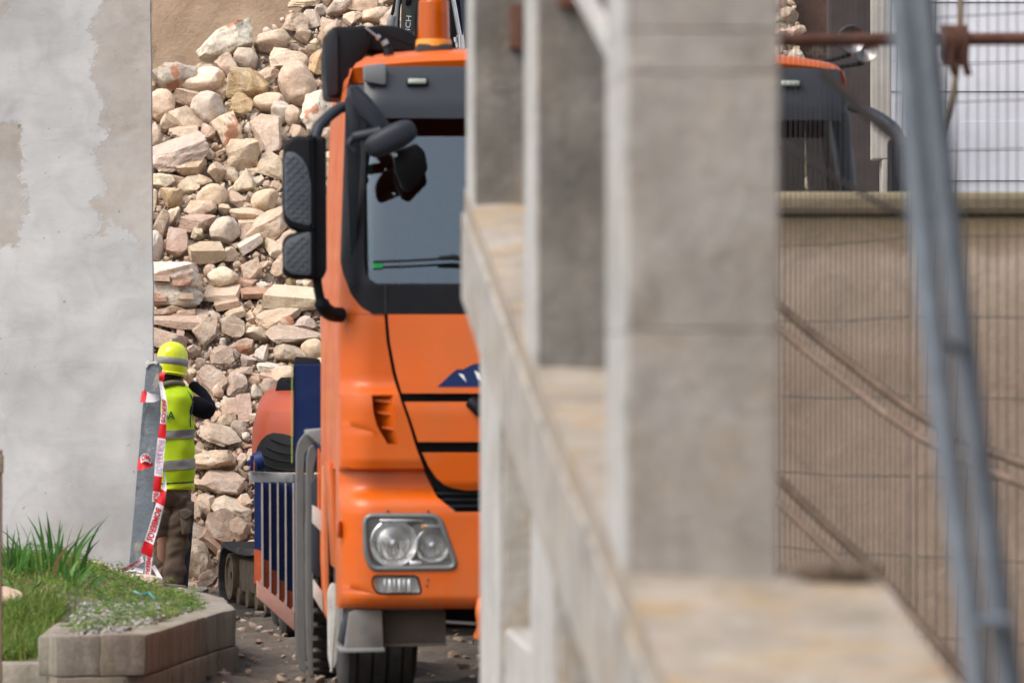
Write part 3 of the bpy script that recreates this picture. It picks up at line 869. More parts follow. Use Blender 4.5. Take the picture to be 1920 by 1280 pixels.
def heap_mat():
    m, nt, b = nodes('rubble_dust')
    v = coords(nt, 'World')
    c = ramp(nt, ntex(nt, v, 2.2, 7, 0.65), [(0.3, (0.34, 0.265, 0.20)), (0.5, (0.46, 0.365, 0.285)), (0.72, (0.56, 0.46, 0.37))])
    c = mix(nt, 1.0, c, ramp(nt, ntex(nt, v, 24, 8, 0.8), [(0.3, 0.7), (0.5, 1.0), (0.7, 1.25)]), 'MULTIPLY')
    nt.links.new(c, b.inputs['Base Color']); b.inputs['Roughness'].default_value = 0.95
    bump(nt, b, ntex(nt, v, 18, 9, 0.75), 0.9, 0.08)
    return m
M['heap'] = heap_mat()
bm = BM()
NX, NY = 150, 130
g = []
for j in range(NY + 1):
    for i in range(NX + 1):
        x = -6.5 + 12.0 * i / NX; y = 36.9 + 8.7 * j / NY
        z = heapz(x, y) if y > FOOT - 0.05 else -0.05
        z += 0.035 * mnoise.fractal(Vector((x * 7, y * 7, 1)), 0.7, 2.2, 4)
        g.append(bm.verts.new((x, y, max(z, -0.03))))
for j in range(NY):
    for i in range(NX):
        a = j * (NX + 1) + i
        bm.faces.new([g[a], g[a + 1], g[a + NX + 2], g[a + NX + 1]])
tag(finish('rubble_bed', bm, M['heap'], smooth=60), kind='structure')

# one routine makes every stone: a cube grid pulled round, cut by flat faces, roughened
def cube_grid(n):
    vs = {}; faces = []
    def vid(p):
        k = tuple(int(round(c * n)) for c in p)
        if k not in vs: vs[k] = len(vs)
        return vs[k]
    for ax in range(3):
        for sgn in (-1, 1):
            for i in range(n):
                for j in range(n):
                    q = []
                    for (a, b) in ((0, 0), (1, 0), (1, 1), (0, 1)):
                        p = [0, 0, 0]
                        p[ax] = sgn
                        p[(ax + 1) % 3] = -1 + 2 * (i + a) / n
                        p[(ax + 2) % 3] = -1 + 2 * (j + b) / n
                        q.append(vid(p))
                    faces.append(q if sgn > 0 else q[::-1])
    arr = np.zeros((len(vs), 3))
    for k, i in vs.items(): arr[i] = np.array(k) / n
    return arr, np.array(faces)
GR = {n: cube_grid(n) for n in (2, 3, 8, 16)}
rng = np.random.RandomState(5)
def vnoise(p, freq, oct_=3, r=None, gain=0.55):
    r = r or rng
    out = np.zeros(len(p)); a = 1.0
    for o in range(oct_):
        for k in range(4):
            d = r.normal(size=3); d /= np.linalg.norm(d)
            out += a * 0.4 * np.sin(p @ d * freq * (1 + 0.35 * k) + r.uniform(0, 6.3))
        freq *= 2.05; a *= gain
    return out
def rock(kind, n, seed):
    r = np.random.RandomState(seed)
    p, f = GR[n]
    p = p.copy()
    sphere = p / np.linalg.norm(p, axis=1)[:, None]
    if kind == 'round':
        q = sphere * 1.0 + 0.06 * p
        for _ in range(6):
            d = r.normal(size=3); d /= np.linalg.norm(d); h = r.uniform(0.72, 0.95)
            over = q @ d - h; q -= np.outer(np.maximum(over, 0) * 0.85, d)
        q *= (1 + 0.06 * vnoise(q, 2.2, 2, r))[:, None]
        q += 0.022 * vnoise(q, 6, 4, r, 0.66)[:, None] * sphere
    elif kind == 'ang':
        q = 0.45 * p + 0.72 * sphere
        for _ in range(16):
            d = r.normal(size=3); d /= np.linalg.norm(d); h = r.uniform(0.55, 0.88)
            over = q @ d - h; q -= np.outer(np.maximum(over, 0), d)
        q *= (1 + 0.035 * vnoise(q, 2.6, 2, r))[:, None]
        q += 0.034 * vnoise(q, 6, 4, r, 0.66)[:, None] * sphere
    elif kind == 'slab':
        q = 0.8 * p + 0.24 * sphere
        sh = r.uniform(-0.22, 0.22, size=(3, 3)); q = q @ (np.eye(3) + sh * np.array([[1, 1, .3], [1, 1, .3], [.3, .3, 1]]))
        for _ in range(9):
            d = r.normal(size=3) * np.array([1, 1, 0.35]); d /= np.linalg.norm(d); h = r.uniform(0.72, 1.05)
            over = q @ d - h; q -= np.outer(np.maximum(over, 0), d)
        q += 0.036 * vnoise(q, 6, 4, r, 0.66)[:, None] * sphere
    elif kind == 'brick':
        q = 0.95 * p + 0.04 * sphere
        q = q @ (np.eye(3) + r.uniform(-0.06, 0.06, size=(3, 3)))
        for _ in range(3):
            d = np.sign(r.normal(size=3)) * r.uniform(0.4, 1, 3); d /= np.linalg.norm(d); h = r.uniform(1.15, 1.42)
            over = q @ d - h; q -= np.outer(np.maximum(over, 0), d)
        q += 0.012 * vnoise(q, 6, 3, r)[:, None] * sphere
    else:   # crumbly mortar lump
        q = 0.6 * p + 0.5 * sphere
        for _ in range(9):
            d = r.normal(size=3); d /= np.linalg.norm(d); h = r.uniform(0.65, 1.0)
            over = q @ d - h; q -= np.outer(np.maximum(over, 0), d)
        q += 0.05 * vnoise(q, 5, 3, r, 0.6)[:, None] * sphere
    return q, f
def rot_mat(ax, ay, az):
    return (Matrix.Rotation(az, 3, 'Z') @ Matrix.Rotation(ay, 3, 'Y') @ Matrix.Rotation(ax, 3, 'X'))
def np_mesh(name, V, Fc, mat, smooth_angle=28):
    me = bpy.data.meshes.new(name)
    me.vertices.add(len(V)); me.vertices.foreach_set('co', np.asarray(V, dtype=np.float32).ravel())
    nf = len(Fc); k = Fc.shape[1]
    me.loops.add(nf * k); me.loops.foreach_set('vertex_index', Fc.astype(np.int32).ravel())
    me.polygons.add(nf)
    me.polygons.foreach_set('loop_start', np.arange(0, nf * k, k, dtype=np.int32))
    me.polygons.foreach_set('loop_total', np.full(nf, k, dtype=np.int32))
    me.update(calc_edges=True)
    me.materials.append(mat)
    if smooth_angle:
        me.shade_smooth(); me.set_sharp_from_angle(angle=R(smooth_angle))
    return me
TONES = {
    'tan': (0.636, 0.473, 0.338), 'pale': (0.768, 0.612, 0.446), 'ochre': (0.636, 0.450, 0.249), 'grey': (0.579, 0.473, 0.384),
    'brown': (0.454, 0.332, 0.249), 'pink': (0.625, 0.441, 0.338), 'brick': (0.534, 0.317, 0.224), 'white': (0.768, 0.677, 0.561), 'dust': (0.545, 0.413, 0.312)}
def tone(k, r=0.07):
    c = TONES[k]; s = 1 + random.uniform(-r, r)
    return tuple(min(0.8, x * s * (1 + random.uniform(-0.03, 0.03))) for x in c)

placed = []      # (X, s, radius) on the slope plane, s = D
HERO = [
 # px, py, w, h, angle, kind, tone, label
 (431, 82, 112, 46, 27, 'mortar', 'white', 'long whitish mortar slab with a red brick tip on the left skyline of the heap'),
 (330, 148, 80, 56, 30, 'mortar', 'grey', 'rough grey mortar lump on the left skyline beside the big pale stone'),
 (381, 153, 76, 44, 5, 'round', 'pale', 'smooth pale cream boulder on the skyline below the long mortar slab'),
 (424, 120, 50, 40, -10, 'ang', 'tan', 'tan stone tucked under the middle of the long mortar slab'),
 (464, 111, 44, 42, 0, 'round', 'grey', 'round greyish cobble under the right end of the long mortar slab'),
 (510, 78, 62, 38, 15, 'round', 'tan', 'rounded tan boulder right of the long mortar slab'),
 (534, 112, 74, 36, -5, 'ang', 'pale', 'pale pointed wedge stone below the rounded tan boulder'),
 (466, 162, 70, 56, -10, 'mortar', 'ochre', 'crumbly ochre lump in the upper heap, largest of its colour'),
 (452, 200, 42, 40, 0, 'ang', 'ochre', 'small ochre block directly below the crumbly ochre lump'),
 (558, 160, 60, 76, 15, 'round', 'tan', 'big upright rounded boulder left of the black roof box'),
 (355, 190, 92, 40, -5, 'ang', 'tan', 'long tan wedge below the smooth cream boulder'),
 (305, 199, 50, 52, 10, 'round', 'tan', 'rounded tan stone against the plaster wall edge near the top'),
 (391, 206, 58, 58, 0, 'round', 'grey', 'round mottled grey boulder right of the long tan wedge'),
 (504, 193, 52, 34, 10, 'round', 'tan', 'flat oval cobble between the ochre lump and the big upright boulder'),
 (527, 212, 34, 38, 0, 'round', 'grey', 'banded grey cobble beneath the flat oval one'),
 (549, 219, 26, 36, 0, 'round', 'tan', 'narrow tan cobble right of the banded grey one'),
 (590, 210, 56, 78, -25, 'mortar', 'white', 'tall pale mottled boulder behind the mirror arm'),
 (427, 241, 50, 68, 35, 'mortar', 'pale', 'cream and ochre tilted stone in the upper middle of the heap'),
 (507, 253, 58, 76, 30, 'slab', 'tan', 'flat diamond shaped tan slab above the big mirror'),
 (458, 285, 58, 66, 10, 'ang', 'tan', 'large rough round boulder left of the big mirror'),
 (332, 290, 108, 54, 18, 'slab', 'grey', 'very large grey tan slab beside the plaster wall edge'),
 (352, 226, 62, 40, -35, 'ang', 'tan', 'tan stone leaning above the very large slab'),
 (314, 232, 42, 38, 0, 'ang', 'pale', 'pale broken stone above the left end of the very large slab'),
 (342, 249, 56, 26, 10, 'slab', 'tan', 'thin pointed flake lying on the very large slab'),
 (395, 250, 32, 32, 0, 'ang', 'tan', 'small blocky stone right of the very large slab'),
 (549, 44, 56, 42, 20, 'ang', 'tan', 'rough tan stone near the top of the heap left of the grey flat stone'),
 (583, 36, 30, 42, 40, 'slab', 'grey', 'grey flat stone tilted near the top of the heap'),
 (569, 66, 30, 34, 10, 'ang', 'tan', 'small tan stone below the tilted grey flat stone'),
 (597, 124, 32, 46, 0, 'mortar', 'ochre', 'flaking ochre stone touching the left side of the black roof box'),
 (405, 321, 38, 42, 5, 'ang', 'tan', 'squarish tan stone below the large slab right end'),
 (362, 314, 60, 34, 10, 'ang', 'tan', 'rough flat topped stone below the very large slab'),
 (504, 140, 42, 28, 25, 'slab', 'tan', 'small slanting slab above the flat oval cobble'),
 (571, 6, 56, 22, 5, 'slab', 'tan', 'long tan block at the top edge of the picture, leftmost on the crest'),
 (640, 12, 56, 32, 25, 'mortar', 'grey', 'rough grey lump on the crest above the black roof box'),
 (675, 8, 60, 34, -10, 'mortar', 'tan', 'rough tan lump on the crest left of the dark boom'),
 (703, 30, 48, 30, 20, 'round', 'tan', 'smooth oval cobble just left of the dark boom'),
 (618, 45, 34, 18, -8, 'slab', 'pink', 'small pinkish flat stone just above the black roof box'),
 (660, 36, 40, 24, 15, 'ang', 'pale', 'pale stone between the crest lumps and the roof box'),
 (300, 341, 50, 30, -15, 'ang', 'pale', 'pale flat faced stone at the plaster wall edge below the large slab'),
 (325, 377, 42, 46, 0, 'ang', 'ochre', 'yellow ochre stone, the yellowest in the heap'),
 (320, 410, 32, 46, -25, 'ang', 'pale', 'pale pointed stone directly below the yellow ochre one'),
 (399, 370, 54, 42, 0, 'round', 'tan', 'rounded stone with a pale broken top right of the yellow ochre one'),
 (499, 377, 50, 40, 20, 'round', 'tan', 'smooth triangular boulder left of the upper mirror lobe'),
 (371, 398, 66, 34, 5, 'ang', 'tan', 'broad low rock with rough top in the middle left of the heap'),
 (422, 392, 28, 24, 0, 'ang', 'tan', 'small lump right of the broad low rock'),
 (466, 404, 62, 24, -8, 'round', 'tan', 'long oval cobble lying level in the middle of the heap'),
 (302, 424, 34, 54, 0, 'ang', 'brown', 'dark tan stone against the plaster wall edge, middle of the heap'),
 (422, 434, 50, 44, 35, 'round', 'grey', 'grey rounded boulder in the middle of the heap'),
 (466, 420, 32, 18, 5, 'brick', 'pale', 'small pale half brick under the long oval cobble'),
 (508, 420, 86, 60, 42, 'slab', 'tan', 'large flat slab sloping down left of the mirror'),
 (370, 420, 54, 40, -5, 'slab', 'pink', 'pinkish block above the square dusty slab'),
 (337, 456, 44, 50, -10, 'slab', 'pink', 'pinkish tilted slab in the middle left of the heap'),
 (388, 474, 58, 38, -3, 'brick', 'tan', 'square cut tan block in the middle of the heap'),
 (372, 438, 24, 26, 0, 'ang', 'pale', 'small pale stone sitting on top of the square cut block'),
 (470, 457, 44, 24, 28, 'brick', 'white', 'whitish oblong block tilted up to the right'),
 (464, 437, 28, 22, 30, 'brick', 'pink', 'small pink block above the whitish oblong one'),
 (290, 465, 32, 56, 0, 'round', 'white', 'white round boulder half hidden by the plaster wall edge'),
 (420, 522, 54, 38, -5, 'round', 'pale', 'pale egg shaped boulder right of the masonry chunk'),
 (339, 596, 92, 20, 0, 'brick', 'pink', 'long flat pink tile slab under the masonry chunk'),
 (418, 550, 58, 16, 8, 'brick', 'pale', 'thin pale tile sticking out right of the masonry chunk'),
 (427, 569, 42, 18, 12, 'brick', 'pink', 'pinkish brick beneath the thin pale tile'),
 (441, 588, 34, 18, 20, 'brick', 'tan', 'small tan brick at the bottom of the leaning tile stack'),
 (551, 559, 90, 38, -3, 'brick', 'pale', 'large clean cut rectangular slab left of the mirror lower arm'),
 (523, 591, 78, 30, 12, 'slab', 'tan', 'flat slab under the large rectangular slab'),
 (549, 628, 100, 34, -3, 'slab', 'dust', 'long rough slab with brick scraps below the flat slab'),
 (384, 622, 46, 50, -8, 'slab', 'dust', 'dusty square slab above and right of the yellow helmet'),
 (437, 611, 44, 46, -15, 'slab', 'brown', 'brownish grey flat stone in the lower middle of the heap'),
 (339, 627, 13, 44, 0, 'brick', 'pink', 'narrow brick standing on end just above the yellow helmet'),
 (473, 506, 34, 44, 0, 'ang', 'tan', 'pointed upright tan stone left of the lower mirror lobe'),
 (522, 508, 40, 36, 15, 'ang', 'tan', 'angular stone touching the lower mirror lobe'),
 (480, 548, 50, 15, -3, 'brick', 'brick', 'dark red brick left of the large rectangular slab'),
 (460, 529, 34, 14, -8, 'brick', 'brick', 'short red brick above the dark red one'),
 (574, 609, 44, 28, -5, 'ang', 'grey', 'rough greyish stone on the long rough slab, right one'),
 (537, 606, 32, 32, 20, 'mortar', 'pink', 'pinkish rough stone on the long rough slab, left one'),
 (417, 668, 42, 38, -10, 'slab', 'dust', 'flat dusty stone right of the yellow helmet'),
 (362, 655, 26, 24, 0, 'ang', 'pink', 'small pink stone touching the helmet right side'),
 (492, 665, 26, 34, -10, 'ang', 'white', 'whitish upright stone above the dark boxes'),
 (441, 666, 22, 26, 10, 'ang', 'brown', 'small brown stone left of the whitish upright one'),
 (543, 660, 52, 32, -8, 'ang', 'dust', 'large rough stone above the blue headboard'),
 (588, 656, 40, 34, 20, 'round', 'tan', 'rounded stone above the blue headboard beside the cab'),
 (504, 690, 40, 18, -12, 'slab', 'white', 'pale flat stone above the orange engine hood'),
 (504, 706, 28, 12, -10, 'brick', 'pink', 'little brick below the pale flat stone'),
 (456, 697, 46, 18, 18, 'slab', 'dust', 'long dusty stone tilted up to the right above the engine hood'),
 (400, 712, 44, 58, 30, 'slab', 'dust', 'big dusty slab above the worker raised elbow'),
 (446, 722, 36, 44, -20, 'slab', 'dust', 'dull brown slab half sunk in grit right of the elbow'),
 (459, 767, 24, 50, -2, 'brick', 'pink', 'upright pink block left of the orange engine hood'),
 (432, 764, 28, 32, 10, 'brick', 'pink', 'short pink block left of the upright one'),
 (410, 733, 18, 24, 25, 'round', 'tan', 'little oval cobble above the elbow'),
 (429, 789, 36, 26, -5, 'ang', 'tan', 'tan stone right of the worker elbow'),
 (482, 736, 22, 24, -10, 'ang', 'white', 'pale lump touching the top left of the engine hood'),
 (408, 778, 24, 20, 10, 'ang', 'tan', 'small stone touching the elbow on its right'),
 (413, 819, 72, 36, -12, 'slab', 'dust', 'broad flat stone with a grey top right of the vest'),
 (448, 802, 26, 26, -15, 'ang', 'grey', 'small grey white stone right of the broad flat one'),
 (462, 817, 14, 14, 0, 'round', 'white', 'tiny white pebble stone beside the engine hood'),
 (399, 867, 80, 38, -3, 'mortar', 'tan', 'large pale rough boulder right of the lower vest'),
 (426, 907, 88, 38, -3, 'slab', 'dust', 'large dusty slab above the trouser pocket height'),
 (438, 950, 76, 34, -24, 'slab', 'pale', 'pale slab sliding down towards the blue ribbed ramp'),
 (416, 985, 62, 58, -30, 'slab', 'brown', 'thick brown grey block under the sliding pale slab'),
 (453, 992, 50, 46, 25, 'ang', 'brown', 'dark broken stone beside the top of the rubber track'),
 (401, 1016, 48, 17, -48, 'brick', 'brick', 'single reddish brick leaning steeply above the rubber track'),
 (380, 1005, 68, 28, -50, 'slab', 'dust', 'steep dusty slab behind the leaning reddish brick'),
 (377, 1054, 62, 92, 10, 'ang', 'brown', 'biggest brown boulder of the foot, right of the trouser leg'),
 (386, 944, 34, 54, 35, 'ang', 'tan', 'rough tan stone right of the trouser pocket'),
 (367, 942, 22, 50, 25, 'slab', 'pink', 'pinkish slab touching the trouser pocket'),
 (458, 936, 32, 26, 0, 'ang', 'tan', 'tan stone touching the top left of the ribbed ramp'),
 (364, 1098, 42, 14, -10, 'slab', 'pink', 'flat pinkish stone at the very foot of the heap'),
]
hero_objs = []
for i, (px, py, w, h, ang, kind, tn, lb) in enumerate(HERO):
    D = pixD(py)
    s = D / F
    W, H = w * s * 1.16, h * s * 1.2
    n = 16 if max(w, h) > 34 else 8
    q, f = rock(('slab' if w > 1.7 * h else 'ang') if kind == 'mortar' and i < 3 else kind, n, 100 + i)
    q = q.copy()
    ex = np.abs(q).max(axis=0); q /= ex
    if kind in ('slab', 'brick'):
        th = 0.62 * H if h < w * 0.75 else 0.34 * H
        if h < w * 0.75:
            dims = (W / 2, 0.40 * W, th / 2); tilt = random.uniform(14, 24)
        else:
            dims = (W / 2, H / 2, min(W, H) * 0.20); tilt = 68
    else:
        dims = (W / 2, (W + H) / 4 * 0.95, H / 2); tilt = random.uniform(-15, 15)
    q = q * np.array(dims)
    me = np_mesh('rubble_stone', q, f, M['mortar'] if kind == 'mortar' else (M['stone_smooth'] if kind == 'round' else M['stone']), 34 if kind != 'round' else 60)
    o = bpy.data.objects.new('rubble_stone' if kind != 'brick' else 'broken_brick', me)
    x = (px - 960) * s
    o.location = (x, D - 0.34 * min(W, H) - 0.03, CAMH - (py - HZ) * s)
    rm = Matrix.Rotation(-R(ang), 3, 'Y') @ Matrix.Rotation(R(tilt), 3, 'X') @ Matrix.Rotation(R(random.uniform(-14, 14)), 3, 'Z')
    o.rotation_euler = rm.to_euler()
    o.color = (*tone(tn), 1)
    link(o)
    tag(o, lb, 'brick' if kind == 'brick' else 'stone')
    placed.append((x, D, (W + H) / 4 * 0.86, W / 2.2, H / 2.2, -R(ang)))

# the big mortared masonry chunk beside the wall edge, with its bricks
mc = thing('masonry_chunk', 'big broken chunk of mortared brick masonry at the plaster wall edge', 'masonry', (P(337, 585, pixD(545) - 0.15).x, pixD(545) - 0.15, P(337, 585, pixD(545)).z))
sD = pixD(545) / F
def lump(name, cx, cz, w, d, h, mat, tn, seed, kind='mortar', n=16, par=None, cy=0.0, rz=0.0):
    q, f = rock(kind, n, seed)
    q = q / np.abs(q).max(axis=0) * np.array([w / 2, d / 2, h / 2])
    o = bpy.data.objects.new(name, np_mesh(name, q, f, mat, 34))
    o.location = (cx, cy, cz); o.rotation_euler = (0, R(random.uniform(-3, 3)), rz)
    o.color = (*tone(tn), 1)
    return link(o, par)
lump('mortar_bed', -0.02, 0.30, 0.46, 0.42, 0.20, M['mortar'], 'white', 901, 'slab', par=mc)
lump('mortar_bed', 0.0, 0.12, 0.48, 0.42, 0.26, M['mortar'], 'white', 902, par=mc)
lump('mortar_bed', -0.03, -0.01, 0.46, 0.44, 0.16, M['mortar'], 'pale', 903, 'slab', par=mc)
for (bx, bz, bw, tn) in ((-0.14, 0.26, 0.16, 'pink'), (0.03, 0.225, 0.15, 'brick'), (-0.16, 0.10, 0.15, 'brick'), (0.06, 0.12, 0.13, 'pink'), (-0.13, 0.0, 0.17, 'pink'), (0.06, -0.01, 0.15, 'pink')):
    lump('brick', bx, bz, bw, 0.12, 0.048, M['stone'], tn, 910 + int(bx * 50 + bz * 70), 'brick', 8, mc, -0.175)
placed.append((mc.location.x, pixD(545), 0.24, 0.26, 0.24, 0))
placed.append((mc.location.x - 0.1, pixD(545), 0.20, 0.2, 0.2, 0))

# shapes shared by the rest of the stones
bank = {k: [rock(k, 8, 300 + 10 * a + i) for i in range(5)] for a, k in enumerate(('round', 'ang', 'slab', 'mortar', 'brick'))}
bank_mesh = {k: [np_mesh('rubble_stone', q / np.abs(q).max(axis=0), f, M['mortar'] if k == 'mortar' else (M['stone_smooth'] if k == 'round' else M['stone']), 34 if k != 'round' else 60) for (q, f) in v] for k, v in bank.items()}
small = {k: [rock(k, 3, 500 + 10 * a + i)[0] for i in range(6)] for a, k in enumerate(('round', 'ang', 'slab', 'brick'))}
tiny = [rock('ang', 2, 600 + i)[0] for i in range(8)]
F3 = GR[3][1]; F2 = GR[2][1]

cell = 0.25
gridh = {}
def gkey(x, y): return (int(math.floor(x / cell)), int(math.floor(y / cell)))
def putg(x, y, r, e=None):
    k = int(math.ceil(r / cell))
    cx, cy = gkey(x, y)
    for i in range(-k, k + 1):
        for j in range(-k, k + 1):
            gridh.setdefault((cx + i, cy + j), []).append((x, y, r, e))
def free(x, y, r, over):
    for (a, b, q, e) in gridh.get(gkey(x, y), ()):
        if e is not None:
            dx, dy = x - a, (y - b)
            c_, s_ = math.cos(e[2]), math.sin(e[2])
            u = (dx * c_ - dy * s_) / (e[0] + r * over); v = (dx * s_ + dy * c_) / (e[1] + r * over)
            if u * u + v * v < 1: return False
        else:
            if (x - a) ** 2 + (y - b) ** 2 < ((q + r) * over) ** 2: return False
    return True
# slope coordinate: vertical height as seen face-on
for (x, D, r, hw, hh, an) in placed:
    putg(x, CAMH - 0 + SL * (D - FOOT), max(hw, hh) + 0.25, (hw, hh, an))
# in this frame y = height of the plane point, so sizes match what is seen
items = []
def slope_y(D): return CAMH + SL * (D - FOOT)
passes = [(0.155, 30, 0.80), (0.125, 500, 0.76), (0.10, 2500, 0.72), (0.078, 7000, 0.70), (0.060, 15000, 0.70), (0.045, 26000, 0.70), (0.034, 36000, 0.72), (0.024, 50000, 0.74), (0.017, 50000, 0.78)]
for (r0, tries, over) in passes:
    for _ in range(tries):
        band = random.random()
        x = random.uniform(-3.35, -0.9) if (band < 0.72) else random.uniform(-5.2, 4.2)
        c = crest(x)
        z = random.uniform(-0.05, c + 0.06)
        D = FOOT + z / SL
        # gritty hollows keep only small stones
        grit = mnoise.noise(Vector((x * 1.3, z * 1.3, 11)))
        if z < 2.3 and grit > 0.02 and r0 > 0.055 and z > 0.5: continue
        if (x < -3.4 or x > -0.6) and not (1.9 < x < 3.2) and r0 < 0.05: continue
        r = r0 * random.uniform(0.85, 1.2)
        y = slope_y(D)
        if not free(x, y, r, over): continue
        putg(x, y, r + 0.0)
        items.append((x, D, z, r))
# keep neighbours' cells big enough for the first query radius
items.sort(key=lambda t: -t[3])
V3, C3, I3 = [], [], []
V2, C2 = [], []
nind = 0
def pick_tone(z):
    t = random.random()
    if z > 2.3: return random.choices(['tan', 'pale', 'grey', 'ochre', 'dust', 'white'], [54, 18, 8, 3, 13, 4])[0]
    return random.choices(['tan', 'pale', 'grey', 'pink', 'brick', 'dust', 'brown', 'white'], [28, 8, 6, 18, 2, 28, 6, 4])[0]
CUTS = (' in the ', ' on the ', ' below', ' above', ' beside', ' left of', ' right of', ' under', ' touching', ' against', ' tucked', ' between', ' behind', ' lying', ' leaning', ' just', ' at the', ' near', ' with', ' directly', ' beneath', ' half ', ' sticking', ' sitting', ', ', ' sliding', ' standing', ' tilted up')
hkeys = []
for h_ in HERO:
    t_ = h_[7]
    k_ = min([t_.find(c_) for c_ in CUTS if t_.find(c_) > 0] + [len(t_)])
    hkeys.append(t_[:k_])
used_lab = set()
TW = {'tan': 'tan', 'pale': 'cream', 'ochre': 'ochre', 'grey': 'greyish', 'brown': 'brown', 'pink': 'pinkish', 'brick': 'reddish', 'dust': 'dusty', 'white': 'whitish'}
KW = {'round': 'cobble', 'ang': 'angular stone', 'slab': 'flat stone', 'mortar': 'mortar lump', 'brick': 'brick fragment'}
def own_label(px, py, kind, tn):
    cand = sorted(range(len(HERO)), key=lambda i: (HERO[i][0] - px) ** 2 + (HERO[i][1] - py) ** 2)[:7]
    for i in cand:
        if hkeys.count(hkeys[i]) > 1 or len(hkeys[i].split()) < 2: continue
        dx, dy = px - HERO[i][0], py - HERO[i][1]
        d_ = ('right of' if dx > 0 else 'left of') if abs(dx) > abs(dy) else ('below' if dy > 0 else 'above')
        l_ = 'small %s %s close %s the %s' % (TW[tn], KW[kind], d_, hkeys[i])
        l_ = l_.replace('close right of', 'just right of').replace('close left of', 'just left of').replace('close ', 'just ')
        if l_ not in used_lab and len(l_.split()) <= 16:
            used_lab.add(l_); return l_
    return None
KG = {
 'round': ('rubble_stone', 'rounded plain cobble bedded among the larger stones of the rubble heap', 'stone', 'plain rounded cobbles of the heap'),
 'ang': ('rubble_stone', 'plain angular tan stone bedded among the larger stones of the rubble heap', 'stone', 'plain angular stones of the heap'),
 'slab': ('rubble_stone', 'plain flat piece of stone bedded among the larger stones of the rubble heap', 'stone', 'plain flat stones of the heap'),
 'mortar': ('mortar_lump', 'small crumbly lump of mortar bedded in the rubble heap', 'mortar', 'mortar lumps of the heap'),
 'brick': ('broken_brick', 'loose brick fragment bedded in the rubble heap', 'brick', 'brick fragments of the heap')}
for (x, D, z, r) in items:
    px = 960 + x * F / D
    inview = (283 < px < 622) and 0 < HZ - (z - CAMH) * F / D < 1120
    if z > 2.2: kind = random.choices(['round', 'ang', 'slab', 'mortar', 'brick'], [12, 58, 14, 14, 2])[0]
    else: kind = random.choices(['round', 'ang', 'slab', 'mortar', 'brick'], [6, 46, 22, 12, 14])[0]
    tn = pick_tone(z)
    if kind == 'brick' and random.random() < 0.5: tn = 'pink'
    el = random.uniform(0.75, 1.3)
    dims = np.array([r * el * 1.12, r * random.uniform(0.8, 1.1), r / el * 1.1])
    if kind == 'slab': dims = np.array([r * 1.3, r * 1.15, r * 0.5])
    if kind == 'brick': dims = np.array([r * 1.4, r * 0.75, r * 0.5])
    rx = random.uniform(-30, 50); ry = random.gauss(0, 28); rz = random.uniform(-180, 180) if kind != 'slab' else random.uniform(-30, 30)
    rm = Matrix.Rotation(R(ry), 3, 'Y') @ Matrix.Rotation(R(rx), 3, 'X') @ Matrix.Rotation(R(rz), 3, 'Z')
    zz = heapz(x, D) if r < 0.06 else z
    zz = max(zz, 0) * 0.4 + z * 0.6
    loc = np.array([x, D + random.uniform(-0.45, 0.25) * r - 0.02, zz + 0.12 * r])
    if r >= 0.05 and inview and nind < 190:
        nm, lb, ct, gp = KG[kind]
        o = bpy.data.objects.new(nm, random.choice(bank_mesh[kind]))
        o.location = loc; o.rotation_euler = rm.to_euler(); o.scale = dims
        o.color = (*tone(tn), 1)
        link(o); tag(o, own_label(px, HZ - (z - CAMH) * F / D, kind, tn) or lb, ct, gp)
        nind += 1
    elif r > 0.11:
        q, f = random.choice(bank['slab' if kind == 'brick' else kind])
        A = np.array(rm)
        q = (q * dims) @ A.T + loc
        V3.append(('8', q, tone(tn)))
    elif r > 0.036:
        k = kind if kind in small else 'ang'
        q = (random.choice(small[k]) * dims) @ np.array(rm).T + loc
        V3.append(('3', q, tone(tn)))
    else:
        q = (random.choice(tiny) * dims) @ np.array(rm).T + loc
        V3.append(('2', q, tone(tn)))
# fine grit over everything
for _ in range(16000):
    x = random.uniform(-3.35, -0.9) if random.random() < 0.85 else random.uniform(-5, 4)
    z = random.uniform(0, min(crest(x), 5)) ** 1.0
    if z > 2.4 and random.random() < 0.6: continue
    D = FOOT + z / SL
    r = random.uniform(0.008, 0.022)
    dims = np.array([r * 1.2, r, r * 0.8])
    rm = rot_mat(random.uniform(-3, 3), random.uniform(-3, 3), random.uniform(-3, 3))
    V3.append(('2', (random.choice(tiny) * dims) @ np.array(rm).T + np.array([x, D - 0.03, max(0.01, heapz(x, D)) + random.uniform(-0.01, 0.02)]), tone(random.choice(['dust', 'pink', 'tan', 'brown']))))
def joined(name, lst, mat, smooth=35):
    fc = {'8': GR[8][1], '3': F3, '2': F2}
    vs, fs, cs = [], [], []
    off = 0
    for (k, q, c) in lst:
        vs.append(q); fs.append(fc[k] + off); off += len(q)
        cs.append(np.tile(np.array([*c, 1.0]), (len(q), 1)))
    me = np_mesh(name, np.concatenate(vs), np.concatenate(fs), mat, smooth)
    at = me.color_attributes.new('tone', 'FLOAT_COLOR', 'POINT')
    at.data.foreach_set('color', np.concatenate(cs).astype(np.float32).ravel())
    return me
o = link(bpy.data.objects.new('small_rubble', joined('small_rubble', V3, M['stone_fine'])))
tag(o, 'countless smaller stones, grit and crumbs filling the rubble heap', 'rubble', kind='stuff')
print('RUBBLE individuals', nind, 'items', len(items), 'fine', len(V3))

